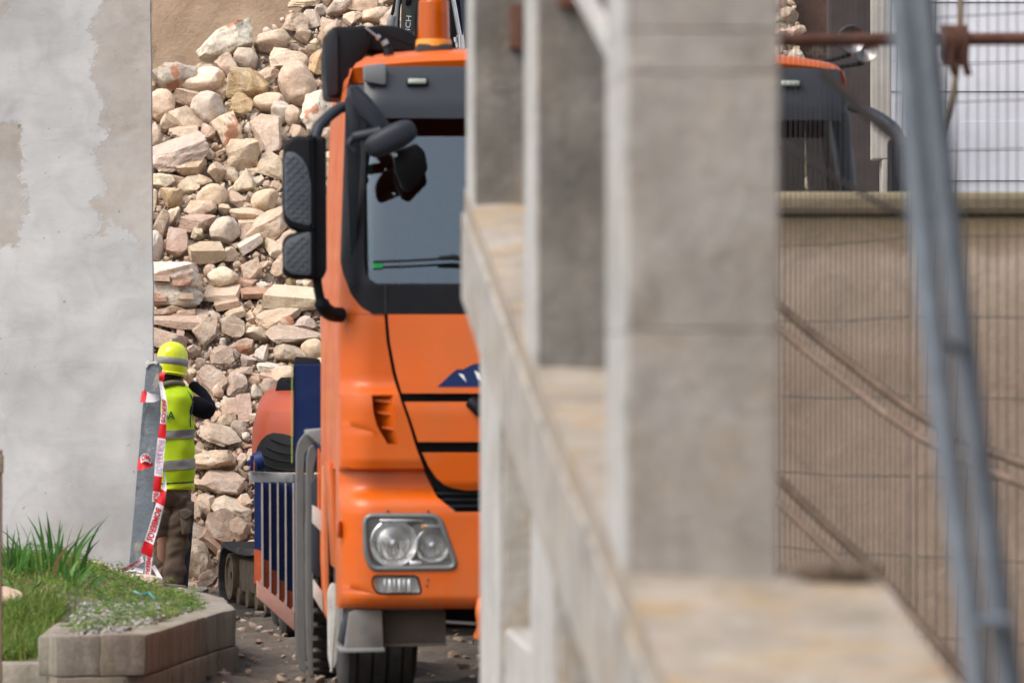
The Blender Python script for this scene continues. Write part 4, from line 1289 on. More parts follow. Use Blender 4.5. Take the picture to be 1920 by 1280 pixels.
# pebbles and crumbs on the yard
peb = []
for _ in range(800):
    D = random.uniform(24, 38.5); x = random.uniform(-0.062, 0.0) * D if random.random() < 0.7 else random.uniform(-0.06, 0.06) * D
    r = random.choice([0.008, 0.012, 0.018, 0.03]) * random.uniform(0.7, 1.3) * (1.6 if D > 35.5 and random.random() < 0.3 else 1)
    dims = np.array([r * 1.3, r, r * 0.7])
    rm = rot_mat(random.uniform(-0.4, 0.4), random.uniform(-0.4, 0.4), random.uniform(-3, 3))
    peb.append(('2', (random.choice(tiny) * dims) @ np.array(rm).T + np.array([x, D, 0.035 + r * 0.4]), tuple(k * 0.6 for k in tone(random.choice(['brown', 'brown', 'dust', 'brown', 'dust'])))))
o = link(bpy.data.objects.new('yard_pebbles', joined('yard_pebbles', peb, M['stone_fine'])))
tag(o, 'scattered pebbles and crumbs trodden into the dirt yard', 'pebbles', kind='stuff')
# ------------------------------------------------------------------ orange truck (local frame: u across, v backwards, w up)
X0, D0, TH = -0.79, 23.7, R(5.0)
c5, s5 = math.cos(TH), math.sin(TH)
truck = thing('orange_truck', 'big orange tow truck with a black framed windscreen and roof beacon facing the camera', 'truck', (X0, D0, 0), TH)
def tp(px, py, v=0.05):
    k = (px - 960.0) / F
    u = (k * (D0 + v * c5) - X0 + v * s5) / (c5 - k * s5)
    D = D0 + u * s5 + v * c5
    return Vector((u, v, CAMH - (py - HZ) * D / F))
def U(px, v=0.05): return tp(px, 700, v).x
def Wy(y, v=0.05, px=780): return tp(px, y, v).z
CW = 2.5; CR = 0.15; VB = 1.9
def inset(w): return float(np.interp(w, [0.5, 1.9, 2.9, 3.1], [0, 0.0, 0.05, 0.08]))
def bulge(u): return 0.045 * ((u - CW / 2) / (CW / 2)) ** 2
def S(t, w, prof):
    us = inset(w); p = prof(w)
    if t < 0: u, v = us, p + CR - t
    elif t < math.pi * CR / 2:
        ph = t / CR; u, v = us + CR * (1 - math.cos(ph)), p + CR * (1 - math.sin(ph))
    else: u, v = us + CR + t - math.pi * CR / 2, p
    return Vector((u, v + bulge(min(max(u, 0), CW)), w))
def t_of(u, w, prof, vb=VB):
    if u is None: return -(vb - prof(w) - CR - 0.045)
    d = u - inset(w)
    if d <= 0: return 0.0
    if d < CR: return CR * math.acos(1 - d / CR)
    return math.pi * CR / 2 + d - CR
def prof_of(lst):
    ys = sorted([(Wy(y), v) for (y, v) in lst])
    a = [q[0] for q in ys]; b = [q[1] for q in ys]
    return lambda w: float(np.interp(w, a, b))
def line(lst, v=0.05):
    """boundary u(w) from pixel points"""
    q = sorted([(Wy(y, v), U(px, v)) for (px, y) in lst])
    a = [k[0] for k in q]; b = [k[1] for k in q]
    return lambda w: float(np.interp(w, a, b))
MID = lambda w: CW / 2
SIDE = lambda w: None
class Shell:
    """collects curved body panels (and their mirror images) into one mesh"""
    def __init__(self, name, mat, thick=0.014, sm=45, parent=None, split=False):
        self.name, self.mat, self.thick, self.sm, self.parent = name, mat, thick, sm, parent or truck
        self.bm = bmesh.new(); self.split = split
    def add(self, y0, y1, fL, fR, prof, nw=10, nu=16, off=0.0, both=True, vb=VB, recess=None, mid=False):
        wa, wb = Wy(y1), Wy(y0)
        for mirror in ((0, 1) if both else (0,)):
            vv = []
            for i in range(nw + 1):
                w = wa + (wb - wa) * i / nw
                a = fL(w)
                tL, tR = t_of(a, w, prof, vb), t_of(fR(w), w, prof, vb)
                q = math.pi * CR / 2
                row = []
                for k in range(nu + 1):
                    s = k / nu
                    if a is None and tR > q + 0.02:
                        if s < 0.15: t = tL * (1 - s / 0.15)
                        elif s < 0.6: t = q * (s - 0.15) / 0.45
                        else: t = q + (tR - q) * (s - 0.6) / 0.4
                    elif a is None:
                        t = tL * (1 - s / 0.25) if s < 0.25 else tR * (s - 0.25) / 0.75
                    else: t = tL + (tR - tL) * s
                    p = S(t, w, prof)
                    p.y += off + (recess(s, w) if recess else 0)
                    if mirror: p.x = CW - p.x
                    row.append(self.bm.verts.new(p))
                vv.append(row)
            fs = []
            for i in range(nw):
                for k in range(nu):
                    f = [vv[i][k], vv[i][k + 1], vv[i + 1][k + 1], vv[i + 1][k]]
                    fs.append(self.bm.faces.new(f[::-1] if mirror else f))
            self.bm.normal_update()
            if self.thick: bmesh.ops.solidify(self.bm, geom=fs, thickness=-self.thick)
        return self
    def done(self):
        bm = self.bm
        if self.split:
            other = bm.copy()
            bmesh.ops.delete(bm, geom=[f for f in bm.faces if f.calc_center_median().x > CW / 2], context='FACES')
            bmesh.ops.delete(other, geom=[f for f in other.faces if f.calc_center_median().x <= CW / 2], context='FACES')
            finish(self.name, other, self.mat, self.parent, smooth=self.sm)
        return finish(self.name, bm, self.mat, self.parent, smooth=self.sm)

M['seat'] = simple('grey_seat_fabric', (0.16, 0.16, 0.17), 0.9, var=0.15, scale=20)
M['visor'] = simple('smoked_visor_plastic', (0.03, 0.034, 0.042), 0.35, var=0.08, scale=3, coat=0.08, spec=0.3)
M['lens_pale'] = simple('pale_lamp_lens', (0.42, 0.45, 0.38), 0.25, var=0.2, scale=60)
M['trim_green'] = simple('pillar_trim_plastic', (0.07, 0.09, 0.08), 0.7, var=0.1)
M['bezel'] = simple('grey_lamp_bezel', (0.16, 0.165, 0.165), 0.35, var=0.1, metal=0.3)
M['lamp_bowl'] = simple('lamp_bowl_plastic', (0.80, 0.78, 0.74), 0.35, 0.1, var=0.05)
M['marker'] = simple('amber_side_marker', (0.45, 0.10, 0.03), 0.3, var=0.1)
M['grey_steel_soft'] = simple('light_grey_plastic', (0.17, 0.175, 0.18), 0.5, var=0.1)
M['chrome_dull'] = simple('dull_chrome', (0.16, 0.15, 0.145), 0.3, 0.8, var=0.3)
M['black_gloss'] = simple('gloss_black', (0.005, 0.005, 0.006), 0.4, var=0.1, spec=0.15)
M['edge_green'] = simple('yellow_green_edge', (0.30, 0.36, 0.06), 0.6, var=0.1)
M['grey_mud'] = simple('muddy_grey_mudguard', (0.12, 0.115, 0.11), 0.6, var=0.15, dirt=(0.10, 0.085, 0.07), scale=5, dirt_amt=0.7, bmp=0.1)
M['step_brown'] = simple('dusty_brown_guard', (0.12, 0.095, 0.075), 0.8, var=0.15, dirt=(0.17, 0.09, 0.05), scale=6, dirt_amt=0.5)
M['ramp_rail'] = simple('worn_blue_grey_rail', (0.30, 0.29, 0.27), 0.6, var=0.2, dirt=(0.03, 0.06, 0.14), scale=9, dirt_amt=0.8)
M['orange_dark'] = simple('dark_orange_red_paint', (0.42, 0.07, 0.012), 0.55, var=0.15, dirt=(0.35, 0.22, 0.16), scale=9, dirt_amt=0.4)
M['rib_edge'] = simple('scuffed_rib_edge', (0.30, 0.25, 0.24), 0.7, var=0.15)
M['pink_dust'] = simple('dusty_faded_red_steel', (0.40, 0.21, 0.16), 0.8, var=0.12, dirt=(0.38, 0.12, 0.06), scale=8, dirt_amt=0.5)
GAP = [(722, 535), (722, 590), (726, 640), (737, 700), (751, 750), (765, 790), (780, 840), (797, 884), (820, 932), (852, 958)]
gap = line(GAP)
gapR = lambda w: gap(w) + 0.014
outer = line([(646, 90), (643, 200), (640, 330), (640, 470), (647, 512), (660, 550), (677, 574), (700, 588)])
profB = prof_of([(1141, 0.06), (1134, 0.022), (1120, 0.0), (962, 0.0), (948, 0.006), (934, 0.03), (924, 0.072), (912, 0.095), (882, 0.10)])
profC = prof_of([(882, 0.05), (877, 0.022), (862, 0.010), (760, 0.006), (742, 0.010), (732, 0.03), (724, 0.062), (716, 0.07), (600, 0.075), (588, 0.078)])
profH = prof_of([(919, 0.03), (905, 0.012), (850, 0.0), (770, 0.004), (735, 0.02), (600, 0.062), (588, 0.066)])
profW = prof_of([(590, 0.074), (535, 0.082), (520, 0.090), (230, 0.31), (190, 0.335), (100, 0.40)])
profG = prof_of([(590, 0.105), (530, 0.098), (520, 0.100), (230, 0.322), (150, 0.38)])
profK = lambda w: 0.13

ORG_ = M['orange']
# bumper
hl_L = line([(698, 1064), (688, 1000), (687, 969)]); hl_R = line([(854, 1064), (845, 1020), (824, 969)])
fg_L = line([(708, 1112), (702, 1095), (701, 1080)]); fg_R = line([(791, 1112), (784, 1080)])
b_ = Shell('bumper', ORG_)
b_.add(1141, 1112, SIDE, MID, profB, 6, 30, vb=0.5)
b_.add(1112, 1080, SIDE, fg_L, profB, 3, 20, vb=0.5).add(1112, 1080, fg_R, MID, profB, 3, 12)
b_.add(1080, 1064, SIDE, MID, profB, 2, 30, vb=0.5)
b_.add(1064, 969, SIDE, hl_L, profB, 6, 18, vb=0.5).add(1064, 969, hl_R, MID, profB, 6, 12)
b_.add(969, 959, SIDE, MID, profB, 2, 30, vb=0.5)
b_.add(959, 882, SIDE, gap, profB, 14, 30, vb=0.5)
b_.done()
# corner panels with the air vent
vent_L = line([(727, 832), (707, 800), (699, 770), (697, 740)]); vent_R = line([(748, 832), (741, 800), (738, 770), (737, 740)])
c_ = Shell('corner_panel', ORG_, split=True)
c_.add(882, 832, SIDE, gap, profC, 10, 30)
c_.add(832, 740, SIDE, vent_L, profC, 8, 20)
c_.add(832, 740, vent_R, gap, profC, 8, 6)
c_.add(832, 740, vent_L, vent_R, profC, 8, 8, recess=lambda s, w: 0.11 * (1 - s) ** 0.8)
c_.add(740, 588, SIDE, gap, profC, 16, 30)
c_.done()
for mir in (0, 1):
    for y in (752, 775, 803):
        bm = BM()
        a = tp(float(np.interp(y, [740, 832], [697, 727])), y, 0.03); b = tp(float(np.interp(y, [740, 832], [738, 746])), y + 4, 0.05)
        a.y = 0.085; b.y = 0.05
        p = [a, b, b + Vector((0, 0.05, 0)), a + Vector((0, 0.03, 0))]
        if mir: p = [Vector((CW - q.x, q.y, q.z)) for q in p]
        prism(bm, p, (0, 0, 0.012))
        finish('vent_louvre', bm, ORG_, truck)
# hood flap with two black slots and the curved grille under it
h_ = Shell('hood_flap', ORG_)
hoodB = line([(722 + 6, 535), (728, 590), (732, 640), (743, 700), (757, 750), (771, 790), (787, 840), (803, 874), (818, 896), (835, 910), (858, 918), (880, 919.5)])
h_.add(919, 848, hoodB, MID, profH, 14, 20)
h_.add(828, 753, hoodB, MID, profH, 8, 20)
h_.add(737, 589, hoodB, MID, profH, 14, 20)
h_.done()
k_ = Shell('front_grille', M['black'], thick=0.02)
k_.add(975, 585, line([(722, 585), (737, 700), (765, 790), (800, 884), (830, 932), (870, 970)]), MID, lambda w: 0.115 if w > 1.1 else 0.125, 20, 20)
k_.done()
bm = BM()
for y in (925, 937, 949):
    box(bm, (CW / 2, 0.10, Wy(y)), (1.7 - (y - 925) * 0.008, 0.02, 0.010), bevel=0.003)
finish('grille_bar', bm, M['dark'], truck)
bm = BM()
tube(bm, [tp(882, 752, 0.02), tp(900, 768, -0.005), tp(925, 770, -0.005)], [0.03, 0.035, 0.03], n=12)
finish('badge_boss', bm, M['black'], truck, 60)
# mountain emblem with two white flashes on the hood
def surf_poly(name, pts, mat, prof, off=-0.003, thick=0.002):
    bm = BM()
    P3 = []
    for (px, py) in pts:
        w = Wy(py); u = U(px)
        P3.append(Vector((u, prof(w) + bulge(u) + off, w)))
    prism(bm, P3, (0, thick, 0))
    return finish(name, bm, mat, truck)
mpts = [(820, 724), (835, 711), (846, 700), (857, 692), (868, 692), (878, 687), (888, 682), (905, 680), (925, 677), (940, 684), (962, 690), (990, 724)]
bm = BM()
mx_ = [p[0] for p in mpts]; my_ = [p[1] for p in mpts]
pr_ = None
for k in range(61):
    px = 820 + 170 * k / 60
    yt = float(np.interp(px, mx_, my_))
    row = []
    for q in (724.5, (724.5 + yt) / 2, yt):
        w = Wy(q); u = U(px)
        row.append(bm.verts.new((u, profH(w) + bulge(u) - 0.003, w)))
    if pr_:
        for a_ in (0, 1): bm.faces.new([pr_[a_], row[a_], row[a_ + 1], pr_[a_ + 1]])
    pr_ = row
finish('mountain_emblem', bm, M['blue'], truck)
surf_poly('emblem_flash', [(859, 700), (868, 702), (873, 713), (874, 716)], M['white_print'], profH, -0.006)
surf_poly('emblem_flash', [(889, 694), (899, 700), (902, 716), (895, 710)], M['white_print'], profH, -0.006)
surf_poly('emblem_flash', [(915, 698), (924, 694), (930, 716), (920, 712)], M['white_print'], profH, -0.006)
# door pillars in orange, black windscreen surround, glass
d_ = Shell('cab_side', ORG_, split=True)
d_.add(588, 130, SIDE, outer, profW, 24, 24)
d_.done()
glL = line([(708, 531), (698, 527), (691, 519), (687, 507), (685, 485), (687, 400), (694, 232), (696, 190)])
w_ = Shell('windscreen_surround', M['black'], thick=0.03)
w_.add(588, 531, lambda w: outer(w) + 0.001, MID, profW, 10, 30, off=-0.004)
w_.add(531, 190, lambda w: outer(w) + 0.001, glL, profW, 40, 10, off=-0.004)
w_.done()
g_ = Shell('windscreen', M['windscreen'], thick=0.0)
g_.add(540, 195, lambda w: max(0.135, glL(w) - 0.005), MID, profW, 16, 24, off=0.016)
g_.done()
bm = BM()
for px in (724,):
    a = S(t_of(U(px), Wy(588), profW), Wy(588), profW); b = S(t_of(U(px), Wy(533), profW), Wy(533), profW)
    box(bm, ((a.x + b.x) / 2, (a.y + b.y) / 2 - 0.006, (a.z + b.z) / 2), (0.006, 0.006, a.z - b.z if a.z > b.z else b.z - a.z))
finish('panel_seam', bm, M['rubber_dark'], truck)
# header above the screen, sun visor, roof
r_ = Shell('header', M['dark'], thick=0.02)
r_.add(200, 150, lambda w: outer(w) + 0.01, MID, profW, 6, 20, off=-0.01)
r_.done()
profV = prof_of([(222, 0.20), (190, 0.205), (150, 0.24), (120, 0.27), (114, 0.29)])
v_ = Shell('sun_visor', M['visor'], thick=0.012)
v_.add(218, 118, lambda w: U(684, 0.25) + 0.0 * w, MID, profV, 10, 30)
v_.done()
for mir in (0, 1):
    bm = BM()
    c = tp(783, 152, 0.215); c.y = profV(c.z) + bulge(c.x) - 0.012
    if mir: c.x = CW - c.x
    box(bm, c, (0.105, 0.03, 0.042), bevel=0.012)
    o = finish('marker_lamp', bm, M['dark'], truck, 50)
    bm = BM(); box(bm, c + Vector((0, -0.012, 0)), (0.086, 0.02, 0.024), bevel=0.006); finish('lamp_lens', bm, M['lens_pale'], o, 50)
# roof shell
bm = BM()
rows = [(Wy(y_, v_), v_, us_) for (y_, v_, us_) in ((150, 0.37, 0.065), (122, 0.33, 0.07), (110, 0.32, 0.08), (100, 0.345, 0.10), (94, 0.42, 0.13), (90, 0.58, 0.18), (88.5, 0.9, 0.22), (89, 1.3, 0.24), (92, 1.8, 0.23), (100, 1.93, 0.2), (140, 1.95, 0.12))]
vv = []
for (w, v, us) in rows:
    row = []
    n = 40
    for k in range(n + 1):
        s = -1 + 2 * k / n
        # rounded plan and rounded shoulders
        e = abs(s) ** 5
        u = CW / 2 + s * (CW / 2 - us)
        row.append(bm.verts.new((u, v + (0.16 * e if v < 0.6 else 0) + bulge(min(max(u, 0), CW)), w - 0.035 * abs(s) ** 4 * (1 if w > Wy(108) else 0.2))))
    vv.append(row)
for i in range(len(vv) - 1):
    for k in range(40): bm.faces.new([vv[i][k], vv[i][k + 1], vv[i + 1][k + 1], vv[i + 1][k]])
# side skirts of the roof down to the cab side
for kk in (0, 40):
    low = [bm.verts.new((0.055 if kk == 0 else CW - 0.055, r_v.co.y, Wy(150))) for r_v in (vv[i][kk] for i in range(len(vv)))]
    for i in range(len(vv) - 1):
        try: bm.faces.new([vv[i][kk], vv[i + 1][kk], low[i + 1], low[i]])
        except ValueError: pass
bmesh.ops.recalc_face_normals(bm, faces=bm.faces)
finish('roof', bm, ORG_, truck, 60)
bm = BM(); box(bm, (CW / 2, 1.92, 2.0), (CW - 0.12, 0.04, 2.1)); finish('rear_wall', bm, M['orange_dull'], truck)
# lamp on the roof corner bracket, orange strip below
# interior
bm = BM()
box(bm, (CW / 2, 0.62, 1.80), (2.2, 0.7, 0.34), bevel=0.08, seg=3)
finish('dashboard', bm, M['interior'], truck, 50)
bm = BM(); box(bm, (CW / 2, 1.1, 1.0), (2.3, 1.5, 0.05)); finish('cab_floor', bm, M['interior'], truck)
for x in (0.62, 1.9):
    bm = BM(); box(bm, (x, 1.3, 1.62), (0.52, 0.5, 0.16), bevel=0.05, seg=3); s_ = finish('seat', bm, M['seat'], truck, 50)
    bm = BM(); box(bm, (x, 1.58, 2.02), (0.50, 0.14, 0.72), bevel=0.05, seg=3, rot=Matrix.Rotation(R(-8), 3, 'X')); finish('backrest', bm, M['seat'], s_, 50)
    bm = BM(); box(bm, (x, 1.60, 2.46), (0.28, 0.10, 0.2), bevel=0.04, seg=3); finish('headrest', bm, M['seat'], s_, 50)
bm = BM()
Mw = Matrix.Translation((1.9, 0.92, 2.02)) @ Matrix.Rotation(R(-62), 4, 'X')
tube(bm, [Mw @ Vector((0.22 * math.cos(a), 0.22 * math.sin(a), 0)) for a in [2 * math.pi * k / 28 for k in range(29)]], 0.015, n=8, cap=False)
tube(bm, [Mw @ Vector((-0.22, 0, 0)), Mw @ Vector((0, 0, -0.03)), Mw @ Vector((0.22, 0, 0))], 0.018, n=8)
finish('steering_wheel', bm, M['interior'], truck, 60)
bm = BM(); box(bm, tp(707, 495, 0.11) + Vector((0.005, 0.03, 0)), (0.045, 0.003, 0.036)); finish('windscreen_sticker', bm, M['green_sticker'], truck)
bm = BM(); box(bm, tp(691, 370, 0.30) + Vector((0, 0, 0)), (0.045, 0.03, 0.72), bevel=0.01, rot=Matrix.Rotation(R(-14), 3, 'X')); finish('pillar_trim', bm, M['trim_green'], truck)
# wipers
def onglass(px, py, off=-0.03):
    w = Wy(py, 0.1); u = U(px, 0.1)
    return Vector((u, profW(w) + bulge(u) + off, w))
bm = BM()
tube(bm, [onglass(700, 491), onglass(760, 489), onglass(830, 485), onglass(900, 484)], 0.006, n=8)
tube(bm, [onglass(822, 484, -0.045), onglass(850, 482, -0.05), onglass(873, 486, -0.05)], [0.010, 0.014, 0.010], n=8)
tube(bm, [onglass(870, 486, -0.05), onglass(905, 540, -0.04), onglass(925, 560, -0.03)], 0.012, n=8)
finish('wiper', bm, M['black'], truck, 60)
bm = BM()
tube(bm, [onglass(1050, 491), onglass(1180, 487), onglass(1280, 485)], 0.006, n=8)
tube(bm, [onglass(1150, 485, -0.05), onglass(1250, 540, -0.04)], 0.012, n=8)
finish('wiper', bm, M['black'], truck, 60)
bm = BM()
box(bm, onglass(872, 445, -0.06), (0.04, 0.03, 0.22), bevel=0.012); finish('camera_pod', bm, M['black'], truck, 50)

# headlights
def mirx(p, mir): return Vector((CW - p.x, p.y, p.z)) if mir else p
hl = [(686, 970), (822, 970), (835, 990), (854, 1062), (848, 1066), (702, 1064), (690, 1045), (687, 1000)]
for mir in (0, 1):
    out2 = rounded_poly([(685, 967), (823, 967), (857, 1064), (698, 1066), (688, 1040)], 17, 5)
    ring = [mirx(tp(p[0], p[1], 0.0) + Vector((0, 0.0, 0)), mir) for p in out2]
    for p in ring: p.y = bulge(min(max(p.x, 0), CW)) + 0.002
    hd = BM(); tube(hd, ring + [ring[0]], 0.014, n=10, cap=False)
    head = finish('headlight', hd, M['bezel'], truck, 60)
    # bucket
    bm = BM()
    inner = [p.copy() for p in ring]; cen = sum(inner, Vector()) / len(inner)
    fr = [bm.verts.new(p + Vector((0, 0.004, 0))) for p in inner]
    bk = [bm.verts.new(cen + (p - cen) * 0.93 + Vector((0, 0.10, 0))) for p in inner]
    for i in range(len(fr)): bm.faces.new([fr[i], fr[(i + 1) % len(fr)], bk[(i + 1) % len(fr)], bk[i]])
    bm.faces.new(bk)
    finish('lamp_housing', bm, M['lamp_bowl'], head, 40)
    for (px, py, rr) in ((739, 1018, 0.108), (812, 1022, 0.078)):
        c = mirx(tp(px, py, 0.02), mir)
        bm = BM(); Mx = Matrix.Translation(c + Vector((0, 0.095, 0))) @ Matrix.Rotation(R(90), 4, 'X')
        lathe(bm, [(0.012, 0.0), (rr * 0.35, 0.006), (rr * 0.7, 0.028), (rr * 0.93, 0.066), (rr, 0.078), (rr * 1.03, 0.076)], Mx, 28)
        # facets of the reflector
        for k, f in enumerate(bm.faces): pass
        finish('reflector', bm, M['chrome'], head, 25)
        bm = BM(); lathe(bm, [(0.0, 0.075), (0.018, 0.07), (0.022, 0.05), (0.012, 0.0)], Mx, 16); finish('bulb_cap', bm, M['silver'], head, 50)
        bm = BM()
        for k in range(9):
            a = -0.62 * rr + 1.24 * rr * k / 8
            hgt = math.sqrt(max(0.0, (0.86 * rr) ** 2 - a * a)) * 0.75
            box(bm, c + Vector((a, 0.038 + 0.02 * (k % 2), -hgt * 0.35)), (rr * 0.05, 0.012, hgt * 0.9), bevel=0.002)
        finish('reflector_flutes', bm, M['chrome'], head)
    for (px, py, sx, sz, mt) in ((779, 1055, 0.055, 0.022, 'chrome'), (752, 975, 0.20, 0.012, 'silver'), (814, 985, 0.10, 0.006, 'silver')):
        bm = BM(); box(bm, mirx(tp(px, py, 0.03), mir), (sx, 0.03, sz), bevel=0.005, rot=Matrix.Rotation(R(0), 3, 'Y')); finish('lamp_trim', bm, M[mt], head, 50)
    bm = BM(); box(bm, mirx(tp(796, 986, 0.04), mir), (0.034, 0.03, 0.02), bevel=0.008); finish('indicator_bulb', bm, M['amber_base'], head, 50)
    bm = BM()
    a = [bm.verts.new(p + Vector((0, -0.006, 0))) for p in inner]
    m_c = [bm.verts.new(cen + (p - cen) * 0.7 + Vector((0, -0.016, 0))) for p in inner]
    for i in range(len(a)): bm.faces.new([a[i], a[(i + 1) % len(a)], m_c[(i + 1) % len(a)], m_c[i]])
    bm.faces.new(m_c)
    finish('lamp_glass', bm, M['lamp_glass'], head, 70)
    # fog lamp
    out3 = rounded_poly([(699, 1079), (784, 1079), (792, 1113), (709, 1113), (700, 1100)], 10, 4)
    ring = [mirx(tp(p[0], p[1], 0.0), mir) for p in out3]
    for p in ring: p.y = bulge(min(max(p.x, 0), CW)) + 0.004
    hd = BM(); tube(hd, ring + [ring[0]], 0.006, n=8, cap=False); fog = finish('fog_lamp', hd, M['black'], truck, 60)
    bm = BM()
    cen = sum(ring, Vector()) / len(ring)
    fr = [bm.verts.new(p) for p in ring]; bk = [bm.verts.new(cen + (p - cen) * 0.9 + Vector((0, 0.045, 0))) for p in ring]
    for i in range(len(fr)): bm.faces.new([fr[i], fr[(i + 1) % len(fr)], bk[(i + 1) % len(fr)], bk[i]])
    bm.faces.new(bk); finish('lamp_housing', bm, M['lamp_bowl'], fog, 40)
    for k in range(6):
        bm = BM(); box(bm, mirx(tp(722 + 9 * k, 1097, 0.02), mir), (0.014, 0.02, 0.06), bevel=0.003); finish('reflector', bm, M['chrome' if k % 2 else 'silver'], fog, 40)
    bm = BM(); bm.faces.new([bm.verts.new(p + Vector((0, -0.002, 0))) for p in ring]); finish('lamp_glass', bm, M['lamp_glass'], fog)
    # side marker at the bumper corner
    bm = BM(); c = S(0.05, Wy(992), profB) + Vector((-0.004, -0.006, 0)); c = mirx(c, mir)
    box(bm, c, (0.016, 0.06, 0.078), bevel=0.006, rot=Matrix.Rotation(R(-35 if not mir else 35), 3, 'Z')); finish('side_marker', bm, M['marker'], truck, 50)
# bolts and scrapes
for (px, py) in ((728, 958), (803, 958), (803, 1087), (801, 1097)):
    bm = BM(); lathe(bm, [(0.0, 0.004), (0.005, 0.003), (0.006, 0)], Matrix.Translation(tp(px, py, 0) + Vector((0, bulge(U(px)) - 0.001, 0))) @ Matrix.Rotation(R(90), 4, 'X'), 10)
    finish('bolt', bm, M['rust'], truck, 50)

# beacon
bc = tp(813, 40, 0.75)
bm = BM(); zt = tp(813, 0, 0.75).z; zb = tp(813, 74, 0.75).z; z0_ = tp(813, 86, 0.75).z; rb = 30 * (D0 + 0.8) / F
lathe(bm, [(rb * 1.13, z0_ - 0.004), (rb * 1.13, z0_ + 0.004), (rb * 1.10, zb - 0.002), (rb * 0.95, zb)], Matrix.Translation((bc.x, 0.75, 0)), 40, True)
beac = finish('beacon', bm, M['amber_base'], truck, 40)
bm = BM(); lathe(bm, [(rb * 1.02, zb), (rb * 0.985, zb + 0.06), (rb * 0.95, zt - 0.02), (rb * 0.93, zt - 0.006), (rb * 0.85, zt), (0.0, zt + 0.002)], Matrix.Translation((bc.x, 0.75, 0)), 40)
finish('beacon_dome', bm, M['amber'], beac, 40)
bm = BM(); lathe(bm, [(0.03, zb), (0.03, zb + 0.05), (0.012, zb + 0.06), (0.018, zb + 0.13), (0.0, zb + 0.14)], Matrix.Translation((bc.x + 0.01, 0.75, 0)), 16)
box(bm, (bc.x + 0.03, 0.74, zb + 0.09), (0.035, 0.03, 0.07), bevel=0.006)
finish('beacon_bulb', bm, M['dark'], beac, 40)
bm = BM(); box(bm, (bc.x, 0.75, z0_ - 0.02), (0.17, 0.17, 0.05), bevel=0.01); finish('beacon_mount', bm, M['rubber_dark'], truck, 40)
# aerial
bm = BM()
tube(bm, [tp(729, 103, 0.6), tp(727, 90, 0.6)], [0.026, 0.02], n=12); tube(bm, [tp(727, 91, 0.6), tp(722, 78, 0.6)], [0.014, 0.013], n=10)
finish('aerial_foot', bm, M['black'], truck, 50)
bm = BM(); tube(bm, [tp(724, 84, 0.6), tp(719, 76, 0.6)], 0.017, n=10); tube(bm, [tp(712, 72, 0.6), tp(706, 68, 0.6)], 0.013, n=10); tube(bm, [tp(706, 68, 0.6), tp(690, 56, 0.6), tp(660, 30, 0.6) * 0.2 + tp(690, 56, 0.6) * 0.8], 0.005, n=8)
finish('aerial', bm, M['silver'], truck, 50)

# roof air intake on the left corner
bm = BM()
o2 = rounded_poly([(613, 62), (625, 50), (686, 47), (694, 60), (694, 90), (668, 128), (660, 183), (613, 184), (609, 110)], 14, 4)
prism(bm, [tp(p[0], p[1], 1.0) for p in o2], (0, 0.42, 0), bevel=0.018, seg=3)
ai = finish('air_intake', bm, M['black'], truck, 35)
bm = BM()
o2 = rounded_poly([(609, 70), (624, 53), (634, 60), (634, 178), (612, 181), (607, 115)], 8, 3)
prism(bm, [tp(p[0], p[1], 0.985) for p in o2], (0, 0.05, 0), bevel=0.006, seg=2)
finish('intake_cover', bm, M['dark'], ai, 35)
bm = BM()
arc = [(688, 98)] + [(740 + 56 * math.cos(a), 92 - 46 * math.sin(a)) for a in [math.pi - math.pi * k / 14 for k in range(0, 15)]] + [(798, 98)]
arc = [(686, 98), (686, 50), (715, 46), (740, 48), (762, 55), (780, 66), (792, 78), (800, 98)]
prism(bm, [tp(p[0], p[1], 1.15) for p in rounded_poly(arc, 6, 3)], (0, 0.35, 0), bevel=0.015, seg=3)
finish('roof_fairing', bm, M['black'], truck, 35)
# bracket between roof and visor end (pale grey) and the orange strip under it
bm = BM(); prism(bm, [tp(p[0], p[1], 0.24) for p in rounded_poly([(681, 122), (724, 118), (724, 160), (682, 153)], 6, 3)], (0, 0.05, 0), bevel=0.006); finish('visor_end_cap', bm, M['grey_steel_soft'], truck, 40)
# two round chrome horns on the right of the roof
for (px, py, v, rr) in ((1597, 74, 1.3, 27), (1622, 92, 1.6, 26)):
    bm = BM(); rr = rr * 25.2 / F; c = tp(px, py, v)
    lathe(bm, [(0.0, -0.10), (rr * 0.6, -0.09), (rr * 0.92, -0.045), (rr, 0.0), (rr * 0.97, 0.012), (rr * 0.8, 0.0), (0.0, -0.02)], Matrix.Translation(c) @ Matrix.Rotation(R(90), 4, 'X'), 28)
    hn = finish('spot_lamp', bm, M['chrome_dull'], truck, 60)
    bm = BM(); tube(bm, [c + Vector((0, 0.05, -rr)), Vector((min(c.x, CW - 0.2), c.y + 0.05, Wy(96)))], 0.012, n=8); finish('lamp_stalk', bm, M['black'], hn, 50)

